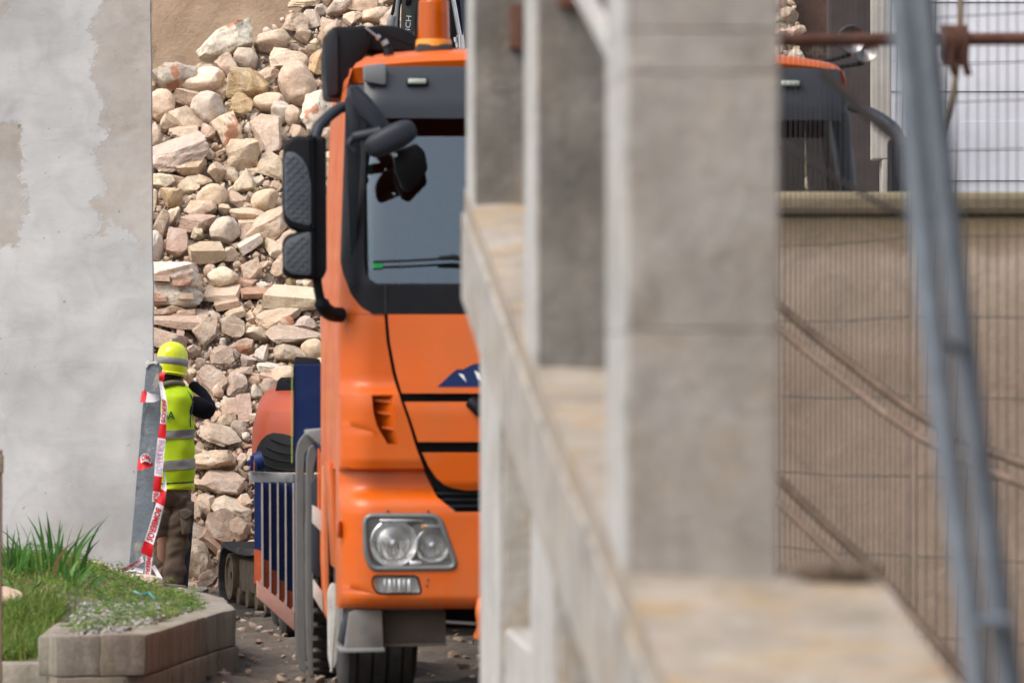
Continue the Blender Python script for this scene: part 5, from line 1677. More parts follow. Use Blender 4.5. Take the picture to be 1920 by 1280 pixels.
# mirrors with tread pattern on the back of their shells
for mir in (0, 1):
    mz = (lambda p: Vector((CW - p.x, p.y, p.z))) if mir else (lambda p: p)
    bm = BM()
    body = rounded_poly([(556, 268), (585, 254), (612, 256), (613, 508), (604, 524), (560, 523), (556, 400)], 9, 4)
    prism(bm, [mz(tp(p[0], p[1], -0.02)) for p in body], (0, 0.14, 0), bevel=0.014, seg=3)
    mr = finish('mirror', bm, M['black'], truck, 40)
    lobes = [[(531, 300), (533, 268), (550, 255), (586, 254), (590, 262), (590, 438), (560, 434), (545, 428), (533, 412), (530, 385)],
             [(531, 452), (540, 440), (560, 434), (590, 430), (590, 524), (545, 522), (531, 512)]]
    for lb_ in lobes:
        bm = BM(); prism(bm, [mz(tp(p[0], p[1], -0.06)) for p in rounded_poly(lb_, 9, 4)], (0, 0.12, 0), bevel=0.022, seg=4); finish('mirror_shell', bm, M['black'], mr, 50)
    plates = [[(533, 300), (537, 284), (552, 285), (568, 298), (578, 318), (583, 345), (583, 424), (565, 420), (545, 414), (534, 400)],
              [(533, 458), (541, 448), (560, 440), (583, 434), (583, 516), (548, 514), (533, 503)]]
    for pl_ in plates:
        bm = BM(); prism(bm, [mz(tp(p[0], p[1], -0.068)) for p in rounded_poly(pl_, 7, 4)], (0, 0.03, 0), bevel=0.004, seg=2)
        pp = finish('mirror_back_plate', bm, M['mirror_grey'], mr, 40)
        x0_, x1_ = 536, 581; y0_, y1_ = min(p[1] for p in pl_) + 4, max(p[1] for p in pl_) - 4
        bm = BM()
        row = 0; yy = y0_
        def inside(x, y, poly):
            c = False
            for i in range(len(poly)):
                a, b = poly[i - 1], poly[i]
                if (a[1] > y) != (b[1] > y) and x < (b[0] - a[0]) * (y - a[1]) / (b[1] - a[1]) + a[0]: c = not c
            return c
        while yy < y1_:
            xx = x0_ + 3; q = row
            while xx < x1_:
                if inside(xx, yy, pl_) and inside(xx + 4, yy + 4, pl_) and inside(xx - 4, yy - 4, pl_) and inside(xx - 4, yy + 4, pl_) and inside(xx + 4, yy - 4, pl_):
                    sg = 1 if q % 2 else -1
                    if mir: sg = -sg
                    box(bm, mz(tp(xx, yy, -0.0695)), (0.023, 0.006, 0.0065), rot=Matrix.Rotation(R(42 * sg), 3, 'Y'))
                xx += 8.4; q += 1
            yy += 8.4; row += 1
        finish('grip_pattern', bm, M['mirror_grey'], pp)
    # glass facing back
    bm = BM(); prism(bm, [mz(tp(p[0], p[1], 0.122)) for p in rounded_poly([(540, 275), (604, 265), (604, 430), (540, 430)], 8, 3)], (0, 0.004, 0)); finish('mirror_glass', bm, M['mirror_plate'], mr)
    bm = BM(); tube(bm, [mz(p) for p in curve_pts([tp(590, 264, 0.06), tp(596, 240, 0.08), tp(612, 222, 0.12), tp(634, 205, 0.22), tp(655, 197, 0.34)], 6)], 0.030, n=12, flat=0.8)
    finish('mirror_arm', bm, M['dark'], mr, 60)
    bm = BM(); tube(bm, [mz(p) for p in curve_pts([tp(594, 515, 0.04), tp(597, 545, 0.05), tp(606, 575, 0.07), tp(622, 588, 0.12), tp(640, 590, 0.16)], 6)], [0.022] * 10 + [0.036] * 15, n=12)
    finish('mirror_arm', bm, M['black'], mr, 60)
    if mir: continue
    # front blind-spot mirror on its swan-neck, left side only
    bm = BM()
    prism(bm, [tp(p[0], p[1], 0.10) for p in rounded_poly([(655, 160), (668, 158), (690, 178), (712, 206), (736, 238), (744, 256), (728, 262), (700, 240), (676, 220), (662, 200)], 6, 3)], (0, 0.06, 0), bevel=0.012, seg=3)
    fm = finish('front_mirror', bm, M['dark'], truck, 50)
    bm = BM(); tube(bm, curve_pts([tp(664, 285, 0.12), tp(654, 272, 0.12), tp(665, 258, 0.12), tp(690, 252, 0.1), tp(716, 246, 0.08)], 6), [0.018] * 12 + [0.026] * 13, n=10); finish('mirror_arm', bm, M['dark'], fm, 60)
    bm = BM()
    Mx = Matrix.Translation(tp(733, 260, 0.0)) @ Matrix.Rotation(R(-26), 4, 'Y') @ Matrix.Diagonal((0.128, 0.07, 0.062, 1))
    bmesh.ops.create_uvsphere(bm, u_segments=28, v_segments=18, radius=1.0)
    for q in bm.verts:
        q.co = Vector([math.copysign(abs(t) ** 0.72, t) for t in q.co])
    bmesh.ops.transform(bm, matrix=Mx, verts=bm.verts)
    finish('mirror_shell', bm, M['dark'], fm, 70)
    bm = BM(); prism(bm, [tp(p[0], p[1], 0.17) for p in rounded_poly([(738, 284), (780, 268), (797, 284), (803, 318), (768, 361), (754, 354), (739, 316)], 7, 4)], (0.0, 0.035, 0), bevel=0.010, seg=3); finish('mirror_plate', bm, M['black_gloss'], fm, 50)  # plain dark plate close in front of the windscreen
    bm = BM(); tube(bm, [tp(740, 292, 0.03), tp(742, 290, 0.0)], 0.008, n=8); finish('mirror_bolt', bm, M['silver'], fm, 50)
    # small white lever
    bm = BM(); tube(bm, [tp(700, 258, 0.05), tp(706, 268, 0.05)], 0.006, n=8); finish('mirror_clip', bm, M['silver'], fm, 50)
# black strip bracket joining roof corner and pillar
bm = BM(); prism(bm, [tp(p[0], p[1], 0.2) for p in [(647, 185), (660, 170), (676, 200), (676, 300), (668, 470), (656, 480), (650, 330)]], (0, 0.03, 0), bevel=0.006); finish('pillar_cover', bm, M['dark'], truck, 40)

# ------------------------------------------------------------------ wheels
def wheel(u0, u1, v, r=0.505, lugs=False, tread='rubber', dual=False):
    bm = BM()
    wd = abs(u1 - u0)
    Mx = Matrix.Translation((min(u0, u1), v, r)) @ Matrix.Rotation(R(90), 4, 'Y')
    rr = r
    pr = [(0.27, 0.03), (0.36, 0.0), (rr - 0.10, -0.004), (rr - 0.03, 0.012), (rr - 0.006, 0.03)]
    ng = 4
    for g in range(ng):
        a = wd * (g + 1) / (ng + 1)
        pr += [(rr, a - 0.009), (rr - 0.014, a - 0.006), (rr - 0.014, a + 0.006), (rr, a + 0.009)]
    pr += [(rr - 0.006, wd - 0.03), (rr - 0.03, wd - 0.012), (rr - 0.10, wd + 0.004), (0.36, wd), (0.27, wd - 0.03)]
    lathe(bm, pr, Mx, 64)
    if lugs:
        n = 42
        for k in range(n):
            a = 2 * math.pi * k / n
            for (xa, xb, sh) in ((0.0, wd * 0.5, 0.0), (wd * 0.5, wd, 0.5)):
                a2 = a + sh * 2 * math.pi / n
                c = Vector((min(u0, u1) + (xa + xb) / 2, v + (rr + 0.006) * math.cos(a2), r + (rr + 0.006) * math.sin(a2)))
                box(bm, c, ((xb - xa) * 0.96, 0.024, 0.052), rot=Matrix.Rotation(a2, 3, 'X'), bevel=0.004, seg=1)
    w_ = finish('wheel', bm, M['step'] if False else M[tread], truck, 40)
    bm = BM(); lathe(bm, [(0.0, 0.10), (0.10, 0.10), (0.12, 0.06), (0.2, 0.07), (0.265, 0.02), (0.28, 0.015), (0.28, wd - 0.015), (0.2, wd - 0.05), (0.0, wd - 0.05)], Mx, 32)
    finish('rim', bm, M['grey_steel'], w_, 40)
    return w_
uL = U(645, 0.95); uR = U(786, 0.95)
wheel(uL, uR, 1.43, 0.50, tread='rubber_dark')
wheel(CW - uR, CW - uL, 1.43, 0.50, tread='rubber_dark')
wheel(U(586, 2.6), U(586, 2.6) + 0.34, 3.1, 0.50, True, 'rubber')
wheel(CW - U(586, 2.6) - 0.34, CW - U(586, 2.6), 3.1, 0.50, True, 'rubber')
for v in (7.25, 8.45):
    for u in (0.02, CW - 0.62):
        wheel(u, u + 0.60, v, 0.49, False, 'rubber_dark')
# chassis, deck, headboard
def part(name, c, s, mat, bevel=0.006, rot=None, sm=None):
    bm = BM(); box(bm, c, s, rot, bevel); return finish(name, bm, M[mat], truck, sm)
for u in (0.8, 1.7): part('chassis_rail', (u, 4.9, 0.78), (0.09, 8.6, 0.28), 'interior')
part('front_axle', (CW / 2, 1.43, 0.42), (1.7, 0.14, 0.14), 'rubber_dark')
part('engine_sump', (CW / 2, 1.1, 0.62), (0.9, 1.0, 0.4), 'interior')
part('deck', (CW / 2 + 0.2, 6.2, 1.02), (1.9, 5.6, 0.10), 'grey_steel')
a = tp(550, 683, 3.3); b = tp(612, 800, 3.3)
bm = BM(); box(bm, ((a.x + CW - a.x) / 2, 3.3, (a.z + 1.13) / 2), (CW - 2 * a.x, 0.035, a.z - 1.13), bevel=0.004); finish('headboard', bm, M['blue'], truck)
bm = BM(); box(bm, (a.x - 0.008, 3.28, (a.z + 1.13) / 2), (0.005, 0.02, a.z - 1.13), bevel=0.001); finish('headboard_edge', bm, M['edge_green'], truck)
# front mudguard plates
for poly, v in (([(556, 850), (560, 828), (572, 812), (584, 810), (590, 830), (572, 850), (569, 900), (571, 1100), (574, 1262), (562, 1255), (555, 1200)], 2.48), ([(575, 858), (580, 838), (590, 832), (595, 850), (588, 880), (585, 960), (584, 1100), (588, 1268), (580, 1264), (575, 1180)], 2.40)):
    bm = BM(); prism(bm, [tp(p[0], p[1], v) for p in rounded_poly(poly, 4, 3)], (0, 0.10, 0), bevel=0.003, seg=1)
    finish('mudguard', bm, M['grey_mud'], truck, 40)
bm = BM(); prism(bm, [tp(p[0], p[1], 2.3) for p in [(577, 806), (612, 803), (613, 838), (609, 842), (577, 815)]], (0, 0.4, 0), bevel=0.006); finish('tool_box', bm, M['grey_steel'], truck, 40)
bm = BM(); prism(bm, [tp(p[0], p[1], 2.25) for p in [(584, 905), (592, 892), (602, 895), (604, 1080), (594, 1083), (585, 1070)]], (0, 0.12, 0), bevel=0.006); finish('air_tank_cover', bm, M['dark'], truck, 40)
for poly in ([(586, 946), (606, 958), (606, 1000), (586, 980)], [(588, 1085), (606, 1110), (606, 1148), (588, 1118)]):
    bm = BM(); prism(bm, [tp(p[0], p[1], 2.1) for p in poly], (0, 0.05, 0), bevel=0.004); finish('side_bracket', bm, M['white_steel'], truck, 40)
for (x0_, x1_, ya, yb) in ((596, 599, 840, 960), (603, 606, 842, 1020)):
    bm = BM(); prism(bm, [tp(p[0], p[1], 2.15) for p in [(x0_, ya), (x1_, ya), (x1_, yb), (x0_, yb)]], (0, 0.03, 0)); finish('side_rod', bm, M['orange_dull'], truck, 40)
bm = BM(); prism(bm, [tp(p[0], p[1], 1.95) for p in [(605, 850), (614, 842), (616, 1000), (618, 1165), (611, 1150), (606, 1050)]], (0, 0.3, 0), bevel=0.005); finish('side_skirt', bm, M['orange_dull'], truck, 40)
bm = BM(); prism(bm, [tp(p[0], p[1], 0.75) for p in [(617, 866), (626, 870), (641, 885), (642, 1070), (630, 1066), (624, 960)]], (0, 0.5, 0), bevel=0.005); finish('door_step_panel', bm, M['orange'], truck, 40)
bm = BM(); prism(bm, [tp(p[0], p[1], 0.9) for p in rounded_poly([(615, 1110), (622, 1092), (636, 1096), (641, 1130), (638, 1200), (632, 1240), (622, 1262), (616, 1230)], 6, 3)], (0, 0.08, 0), bevel=0.008, seg=2); finish('wheel_arch_edge', bm, M['white_steel'], truck, 40)
# steps and box under the bumper
bm = BM(); prism(bm, [tp(p[0], p[1], 0.1) for p in [(646, 1216), (655, 1148), (668, 1142), (717, 1142), (720, 1215), (716, 1222), (640, 1222)]], (0, 0.32, 0), bevel=0.01); finish('step_box', bm, M['step'], truck, 40)
bm = BM(); prism(bm, [tp(p[0], p[1], 0.09) for p in [(637, 1215), (721, 1213), (722, 1221), (638, 1223)]], (0, 0.30, 0), bevel=0.004); finish('step_tread', bm, M['grey_steel'], truck, 40)
bm = BM(); prism(bm, [tp(p[0], p[1], 0.16) for p in [(638, 1205), (650, 1150), (661, 1148), (652, 1215)]], (0, 0.25, 0), bevel=0.004); finish('step_bracket', bm, M['dark'], truck, 40)
a = tp(719, 1144, 0.22); b = tp(836, 1209, 0.22)
part('radiator_guard', ((a.x + b.x) / 2, 0.32, (a.z + b.z) / 2), (b.x - a.x, 0.2, a.z - b.z), 'step_brown')
for k in range(20):
    u = a.x + (b.x - a.x) * (k + 0.5) / 20
    part('guard_rib', (u, 0.214, (a.z + b.z) / 2), (0.007, 0.012, (a.z - b.z) * 0.92), 'step_brown', 0.002)
part('guard_frame', ((a.x + b.x) / 2, 0.21, b.z + 0.004), (b.x - a.x + 0.01, 0.03, 0.014), 'step_brown', 0.003)
bm = BM(); tube(bm, [tp(830, 1164, 0.3), tp(905, 1169, 0.3)], 0.009, n=8); finish('tow_bar', bm, M['silver'], truck, 50)
bm = BM(); tube(bm, curve_pts([tp(905, 1125, 0.0), tp(902, 1145, -0.03), tp(905, 1175, -0.02), tp(898, 1195, 0)], 4), 0.028, n=10); finish('tow_hook', bm, M['orange'], truck, 50)
bm = BM(); box(bm, (CW / 2 + 0.1, 0.9, 0.42), (1.1, 0.8, 0.3), bevel=0.03); finish('underbody_box', bm, M['interior'], truck)
# hi-vis straps hanging behind the cab corner
bm = BM()
for (pts, r_) in (([(617, 640), (618, 680), (616, 720), (621, 735), (617, 760)], 0.016), ([(622, 700), (625, 725), (621, 790)], 0.013), ([(617, 745), (620, 790)], 0.02)):
    tube(bm, curve_pts([tp(x, y, 2.05) for (x, y) in pts], 4), r_, n=6, flat=0.4)
finish('hi_vis_strap', bm, M['plum'], truck, 60)
bm = BM(); box(bm, tp(620, 745, 2.08), (0.02, 0.03, 0.14), bevel=0.005); finish('strap_buckle', bm, M['dark'], truck)

# ribbed ramp folded up at the tail
VT = 6.3
def rp(px, py, dv=0.0): return tp(px, py, VT + dv)
bm = BM(); prism(bm, [rp(*p) for p in [(469, 884), (550, 887), (550, 909), (546, 912), (469, 903)]], (0, 0.12, 0), bevel=0.006)
ramp_ = finish('tail_ramp', bm, M['ramp_rail'], truck, 40)
for k in range(5):
    xa = 477 + 14.6 * k; xb = xa + 14.6
    yo = 1028 + 19 * k; yb = 1092 + 12.5 * k
    bm = BM(); prism(bm, [rp(*p) for p in [(xa, 903), (xb, 904), (xb, yo + 4), (xa, yo)]], (0, 0.012, 0)); finish('rib_plate', bm, M['blue'], ramp_)
    bm = BM(); prism(bm, [rp(p[0], p[1], 0.001) for p in [(xa, yo), (xb, yo + 4), (xb, yb + 8), (xa, yb)]], (0, 0.012, 0)); finish('rib_foot', bm, M['orange_dark'], ramp_)
    bm = BM(); prism(bm, [rp(*p) for p in [(xb - 2.0, 905), (xb + 1.2, 905), (xb + 2.4, yb + 4), (xb - 1.0, yb + 4)]], (0, 0.0, 0) if False else (0, -0.055, 0), bevel=0.0015); finish('rib', bm, M['rib_edge'], ramp_)
    bm = BM(); prism(bm, [rp(*p) for p in [(xb - 10, yb + 8), (xb + 2, yb - 12), (xb + 2, yb + 10)]], (0, -0.05, 0)); finish('rib_gusset', bm, M['pink_dust'], ramp_)
bm = BM(); prism(bm, [rp(*p) for p in [(481, 1086), (552, 1147), (552, 1182), (481, 1118)]], (0, -0.07, 0), bevel=0.006); finish('ramp_lip', bm, M['pink_dust'], ramp_, 40)
bm = BM(); lathe(bm, [(0.0, 0), (0.05, 0), (0.055, 0.01), (0.055, 0.05), (0.0, 0.055)], Matrix.Translation(rp(478, 866, -0.05)) @ Matrix.Rotation(R(75), 4, 'Y'), 20)
box(bm, rp(472, 868, -0.02), (0.02, 0.04, 0.09), bevel=0.004); box(bm, rp(467, 868, -0.02), (0.02, 0.03, 0.03), bevel=0.006)
finish('ramp_hinge', bm, M['blue'], ramp_, 40)
# ------------------------------------------------------------------ small tracked excavator with orange-red hood
M['hood_black'] = simple('black_grille_plastic', (0.022, 0.021, 0.019), 0.6, var=0.2, dirt=(0.06, 0.055, 0.045), scale=8, dirt_amt=0.5)
ex = thing('mini_excavator', 'small red orange tracked excavator standing behind the left tail of the truck', 'excavator', (-1.35, 34.0, 0))
EO = Vector(ex.location)
def epp(px, py, D): return P(px, py, D) - EO
bm = BM()
rows = [(885, 0.0, 470.5), (845, 0.0, 470.5), (815, 0.0, 471), (795, 0.01, 473), (772, 0.02, 479), (768, 0.03, 480), (756, 0.08, 483), (744, 0.16, 489), (734, 0.26, 497), (727, 0.38, 507), (723, 0.52, 519), (722, 0.75, 530), (724, 1.1, 532)]
vv = []
for (py, dv, pxl) in rows:
    D = 34.0 + dv
    x0 = epp(pxl, py, D).x; z = epp(pxl, py, D).z
    row = [Vector((x0, 1.5, z))]
    row += [Vector((x0, dv + 0.45, z))]
    rr = 0.13
    for k in range(9):
        a = math.pi / 2 * k / 8
        row.append(Vector((x0 + rr * (1 - math.cos(a)), dv + rr * (1 - math.sin(a)) , z)))
    for k in range(1, 8): row.append(Vector((x0 + rr + k * 0.11, dv - 0.02 * math.sin(k / 7 * 3.0), z)))
    row += [Vector((x0 + rr + 0.9, dv + 0.1, z)), Vector((x0 + rr + 0.94, 1.5, z))]
    vv.append([bm.verts.new(p) for p in row])
for i in range(len(vv) - 1):
    for k in range(len(vv[0]) - 1): bm.faces.new([vv[i][k], vv[i][k + 1], vv[i + 1][k + 1], vv[i + 1][k]])
bm.faces.new(vv[-1])
bmesh.ops.recalc_face_normals(bm, faces=bm.faces)
hood = finish('hood', bm, M['red_orange'], ex, 32)
arch = [(477, 884), (478, 855), (482, 838), (490, 824), (500, 815), (512, 811), (530, 813), (550, 818), (600, 824), (600, 884)]
bm = BM(); prism(bm, [epp(p[0], p[1], 33.93) for p in arch], (0, 0.2, 0), bevel=0.006); gr = finish('engine_grille', bm, M['hood_black'], ex, 40)
for k, (ya, xa) in enumerate(((822, 508), (838, 500), (852, 494), (868, 492), (880, 490))):
    bm = BM()
    tube(bm, curve_pts([epp(xa, ya, 33.925), epp(xa + 18, ya + 8, 33.915), epp(xa + 45, ya + 13, 33.91), epp(600, ya + 15, 33.91)], 5), 0.006, n=6)
    finish('grille_slat', bm, M['dark'], gr, 60)
bm = BM(); prism(bm, [epp(p[0], p[1], 34.3) for p in [(515, 738), (520, 714), (526, 707), (590, 706), (590, 739)]], (0, 0.3, 0), bevel=0.012); finish('exhaust_cover', bm, M['dark'], ex, 40)
bm = BM(); box(bm, epp(543, 712, 34.29), (0.05, 0.01, 0.012)); finish('cover_slot', bm, M['rubber_dark'], ex)
bm = BM(); prism(bm, [epp(p[0], p[1], 34.9) for p in [(549, 700), (553, 668), (596, 672), (605, 700)]], (0, 0.3, 0), bevel=0.012); finish('air_filter_box', bm, M['dark'], ex, 40)
bm = BM(); box(bm, (0.45, 1.0, 0.62), (1.2, 1.2, 0.34), bevel=0.05); finish('swing_frame', bm, M['red_orange'], ex, 40)
bm = BM(); box(bm, (0.85, 1.1, 1.45), (0.8, 0.9, 0.9), bevel=0.06)
finish('operator_cab', bm, M['dark'], ex, 40)
for side in (0, 1):
    oX = 1.05 * side
    A = Vector(((404 - 960) * 34.5 / F, 34.5 + 0.35, 0)) - EO; B = Vector((A.x + 0.42, A.y - 1.72, 0))
    A.x += oX; B.x += oX
    ax = (B - A); L = ax.length; ax.normalize(); sd_ = Vector((-ax.y, ax.x, 0)).normalized()
    if sd_.x < 0: sd_ = -sd_
    W_ = 0.30; rr = 0.215
    def tr_pt(s_):
        """point on the stadium path, returns (along, z, nx, nz)"""
        st = L - 2 * rr; per = 2 * st + 2 * math.pi * rr
        q = (s_ % 1.0) * per
        if q < st: return rr + q, 2 * rr + 0.03 - 0.03 * math.sin(math.pi * q / st), 0, 1
        q -= st
        if q < math.pi * rr:
            a = q / rr; return L - rr + rr * math.sin(a), rr + 0.03 + rr * math.cos(a) * 1.0, math.sin(a), math.cos(a)
        q -= math.pi * rr
        if q < st: return L - rr - q, 0.03, 0, -1
        q -= st
        a = q / rr; return rr - rr * math.sin(a), rr + 0.03 - rr * math.cos(a), -math.sin(a), -math.cos(a)
    bm = BM()
    n = 110; ring = []
    for k in range(n):
        al, z, nx, nz = tr_pt(k / n)
        out_ = 0.022 if k % 2 else 0.004
        c = A + ax * al + Vector((0, 0, z)); nn = ax * nx + Vector((0, 0, nz))
        zz_ = nn * out_
        ring.append([bm.verts.new(c + nn * -0.02), bm.verts.new(c + zz_), bm.verts.new(c + zz_ + sd_ * W_), bm.verts.new(c + nn * -0.02 + sd_ * W_)])
    for k in range(n):
        a_, b_2 = ring[k], ring[(k + 1) % n]
        for j in range(4): bm.faces.new([a_[j], a_[(j + 1) % 4], b_2[(j + 1) % 4], b_2[j]])
    bmesh.ops.recalc_face_normals(bm, faces=bm.faces)
    tk = finish('rubber_track', bm, M['rubber'], ex, 25)
    for al in (rr + 0.02, L - rr - 0.02):
        bm = BM()
        Mx = Matrix.Translation(A + ax * al + Vector((0, 0, rr + 0.03)) + sd_ * 0.05) @ sd_.to_track_quat('Z', 'Y').to_matrix().to_4x4()
        lathe(bm, [(0.0, 0.01), (0.03, 0.01), (0.035, -0.005), (0.12, -0.005), (0.13, -0.02), (0.155, -0.02), (0.16, 0.0), (0.16, 0.16), (0.0, 0.16)], Mx, 30)
        finish('idler_wheel', bm, M['track_mud'], tk, 40)
    bm = BM()
    ang_ = math.atan2(ax.y, ax.x)
    box(bm, A + ax * (L / 2) + sd_ * 0.15 + Vector((0, 0, 0.26)), (L - 0.75, 0.16, 0.22), rot=Matrix.Rotation(ang_, 3, 'Z'), bevel=0.02); finish('track_frame', bm, M['track_mud'], tk, 40)
    for q in range(4):
        bm = BM()
        Mx = Matrix.Translation(A + ax * (0.4 + q * (L - 0.8) / 3) + Vector((0, 0, 0.115)) + sd_ * 0.06) @ sd_.to_track_quat('Z', 'Y').to_matrix().to_4x4()
        lathe(bm, [(0.0, 0.0), (0.06, 0.0), (0.065, 0.02), (0.065, 0.15), (0.0, 0.15)], Mx, 18); finish('track_roller', bm, M['track_mud'], tk, 40)

# ------------------------------------------------------------------ large dark excavator whose arm rises behind the beacon
big = thing('demolition_excavator', 'large dark excavator with its boom rising behind the amber beacon', 'excavator', (0.1, 35.9, 0))
BO = Vector(big.location)
def bp(px, py, D=36.0): return P(px, py, D) - BO
def arm(name, pts, D, th, mat, bev=0.01, par=big):
    bm = BM(); prism(bm, [bp(p[0], p[1], D) for p in pts], (0, th, 0), bevel=bev); return finish(name, bm, M[mat], par, 40)
arm('dipper_arm', [(757, -90), (784, -90), (783, 0), (777, 35), (773, 75), (765, 200), (750, 200), (751, 75), (752, 20)], 36.0, 0.22, 'boom', 0.008)
arm('link_plate', [(764, -30), (778, -30), (770, 8), (760, 9)], 35.97, 0.03, 'black', 0.004)
for pts, r_, mt in (([(744, -40), (741, 0), (733, 38), (728, 90)], 0.012, 'black'), ([(750, -40), (745, 5), (742, 45), (741, 90)], 0.016, 'grey_steel'), ([(756, -40), (752, 0), (748, 20), (747, 90)], 0.009, 'black'), ([(737, 30), (733, 42), (732, 60)], 0.03, 'grey_steel')):
    bm = BM(); tube(bm, curve_pts([bp(x, y, 35.9) for (x, y) in pts], 5), r_, n=9); finish('hydraulic_hose', bm, M[mt], big, 60)
arm('boom', [(855, -90), (905, -90), (915, 200), (882, 400), (780, 420), (790, 200), (872, 92), (866, 40)], 36.3, 0.34, 'boom_blue', 0.012)
arm('dark_gap_sheet', [(784, -90), (856, -90), (868, 60), (872, 200), (770, 200), (777, 40)], 36.7, 0.2, 'black', 0.01)  # black sheet painted in for the shaded gap between arm and boom
bm = BM(); tube(bm, [bp(846, -60, 35.9), bp(850, 0, 35.9), bp(862, 68, 35.9)], 0.016, n=12); tube(bm, [bp(862, 66, 35.9), bp(864, 120, 35.9)], 0.024, n=12); finish('hydraulic_ram', bm, M['silver'], big, 60)
for (x, y) in ((853, 74), (856, 84)):
    bm = BM(); tube(bm, [bp(x, y - 4, 35.88), bp(x + 1.5, y + 5, 35.88)], 0.011, n=8); finish('hose_fitting', bm, M['white_steel'], big, 60)
vs, fs = text_geo('ICH', 0.052, 0.0)
bm = BM(); o_ = bp(760.5, 58, 35.985)
xd = Vector((0.10, 0, 0.995)); yd = Vector((-0.995, 0, 0.10))
xd2 = xd; 
add(bm, [o_ + Vector((0.03, 0, 0)) + xd * v.x * 1.25 + yd * v.y for v in vs], fs)
finish('arm_lettering', bm, M['white_print'], big)
bm = BM(); box(bm, (0.4, 0.0, 1.45), (2.2, 1.9, 1.0), bevel=0.08); finish('upper_body', bm, M['boom'], big, 40)
bm = BM(); box(bm, (0.9, -0.6, 2.1), (0.8, 0.7, 1.2), bevel=0.08); finish('operator_cab', bm, M['boom_blue'], big, 40)
for x in (-0.5, 1.2):
    bm = BM(); box(bm, (x, 0.1, 0.42), (0.45, 2.6, 0.82), bevel=0.3, seg=5); finish('crawler_track', bm, M['rubber_dark'], big, 40)

# ------------------------------------------------------------------ the worker
PD = 36.6
person = thing('person', 'worker in yellow helmet and hi-vis vest seen from behind, elbow raised, facing the rubble', 'person', (P(326, 1100, PD).x, PD, 0))
PO = Vector(person.location)
def pp(px, py, dD=0.0): return P(px, py, PD) - PO + Vector((0, dD, 0))
def skin(name, vs, es, rs, mat, parent, sub=2, root=0, smooth=180, fold=0.0, fold_f=9):
    me = bpy.data.meshes.new(name)
    me.from_pydata([tuple(v) for v in vs], es, [])
    o = bpy.data.objects.new(name, me); link(o)
    m1 = o.modifiers.new('skin', 'SKIN'); m1.use_smooth_shade = True
    sv = me.skin_vertices[0].data
    for i, r in enumerate(rs):
        sv[i].radius = r if isinstance(r, tuple) else (r, r)
        sv[i].use_root = (i == root)
    m2 = o.modifiers.new('sub', 'SUBSURF'); m2.levels = sub; m2.render_levels = sub
    dg = bpy.context.evaluated_depsgraph_get()
    ev = bpy.data.meshes.new_from_object(o.evaluated_get(dg))
    bpy.data.objects.remove(o); bpy.data.meshes.remove(me)
    ev.name = name
    if fold:
        for v in ev.vertices:
            p = v.co
            n_ = mnoise.noise(Vector((p.x * 5, p.y * 5, p.z * fold_f + p.x * 6))) * 0.65 + mnoise.noise(Vector((p.x * 14, p.y * 12, p.z * fold_f * 2.2 - p.x * 9))) * 0.45
            v.co = p + v.normal * fold * n_
    ev.materials.clear(); ev.materials.append(mat)
    ev.shade_smooth()
    o = bpy.data.objects.new(name, ev)
    return link(o, parent)
B = {
 'pelvis': (pp(325, 905), (0.15, 0.11)), 'waist': (pp(325, 865), (0.135, 0.10)), 'chest': (pp(325, 790), (0.15, 0.11)), 'neck0': (pp(324, 735), (0.10, 0.08)),
 'neck': (pp(326, 712, 0.03), 0.05), 'head': (pp(325, 688, 0.05), (0.075, 0.09)), 'crown': (pp(323, 662, 0.04), (0.07, 0.085)),
 'shR': (pp(352, 745), 0.06), 'elR': (pp(397, 771, 0.08), 0.04), 'wrR': (pp(352, 712, 0.20), 0.027), 'haR': (pp(346, 702, 0.16), 0.04),
 'f1': (pp(342, 697, 0.235), 0.010), 'f2': (pp(339, 700, 0.24), 0.010),
 'shL': (pp(298, 745), 0.06), 'elL': (pp(262, 775, 0.10), 0.04), 'wrL': (pp(303, 714, 0.24), 0.027), 'haL': (pp(312, 704, 0.25), 0.03),
 'hipR': (pp(338, 930), 0.095), 'knR': (pp(333, 1012, 0.03), 0.06), 'anR': (pp(326, 1098), 0.042), 'toR': (pp(330, 1118, 0.13), 0.035),
 'hipL': (pp(311, 930), 0.095), 'knL': (pp(304, 1012, 0.02), 0.06), 'anL': (pp(301, 1098), 0.042), 'toL': (pp(296, 1118, 0.12), 0.035)}
keys = list(B)
E = [('pelvis', 'waist'), ('waist', 'chest'), ('chest', 'neck0'), ('neck0', 'neck'), ('neck', 'head'), ('head', 'crown'), ('neck0', 'shR'), ('shR', 'elR'), ('elR', 'wrR'), ('wrR', 'haR'), ('haR', 'f1'), ('haR', 'f2'),
     ('neck0', 'shL'), ('shL', 'elL'), ('elL', 'wrL'), ('wrL', 'haL'), ('pelvis', 'hipR'), ('hipR', 'knR'), ('knR', 'anR'), ('anR', 'toR'), ('pelvis', 'hipL'), ('hipL', 'knL'), ('knL', 'anL'), ('anL', 'toL')]
skin('body', [B[k][0] for k in keys], [(keys.index(a), keys.index(b)) for a, b in E], [B[k][1] for k in keys], M['skin'], person)
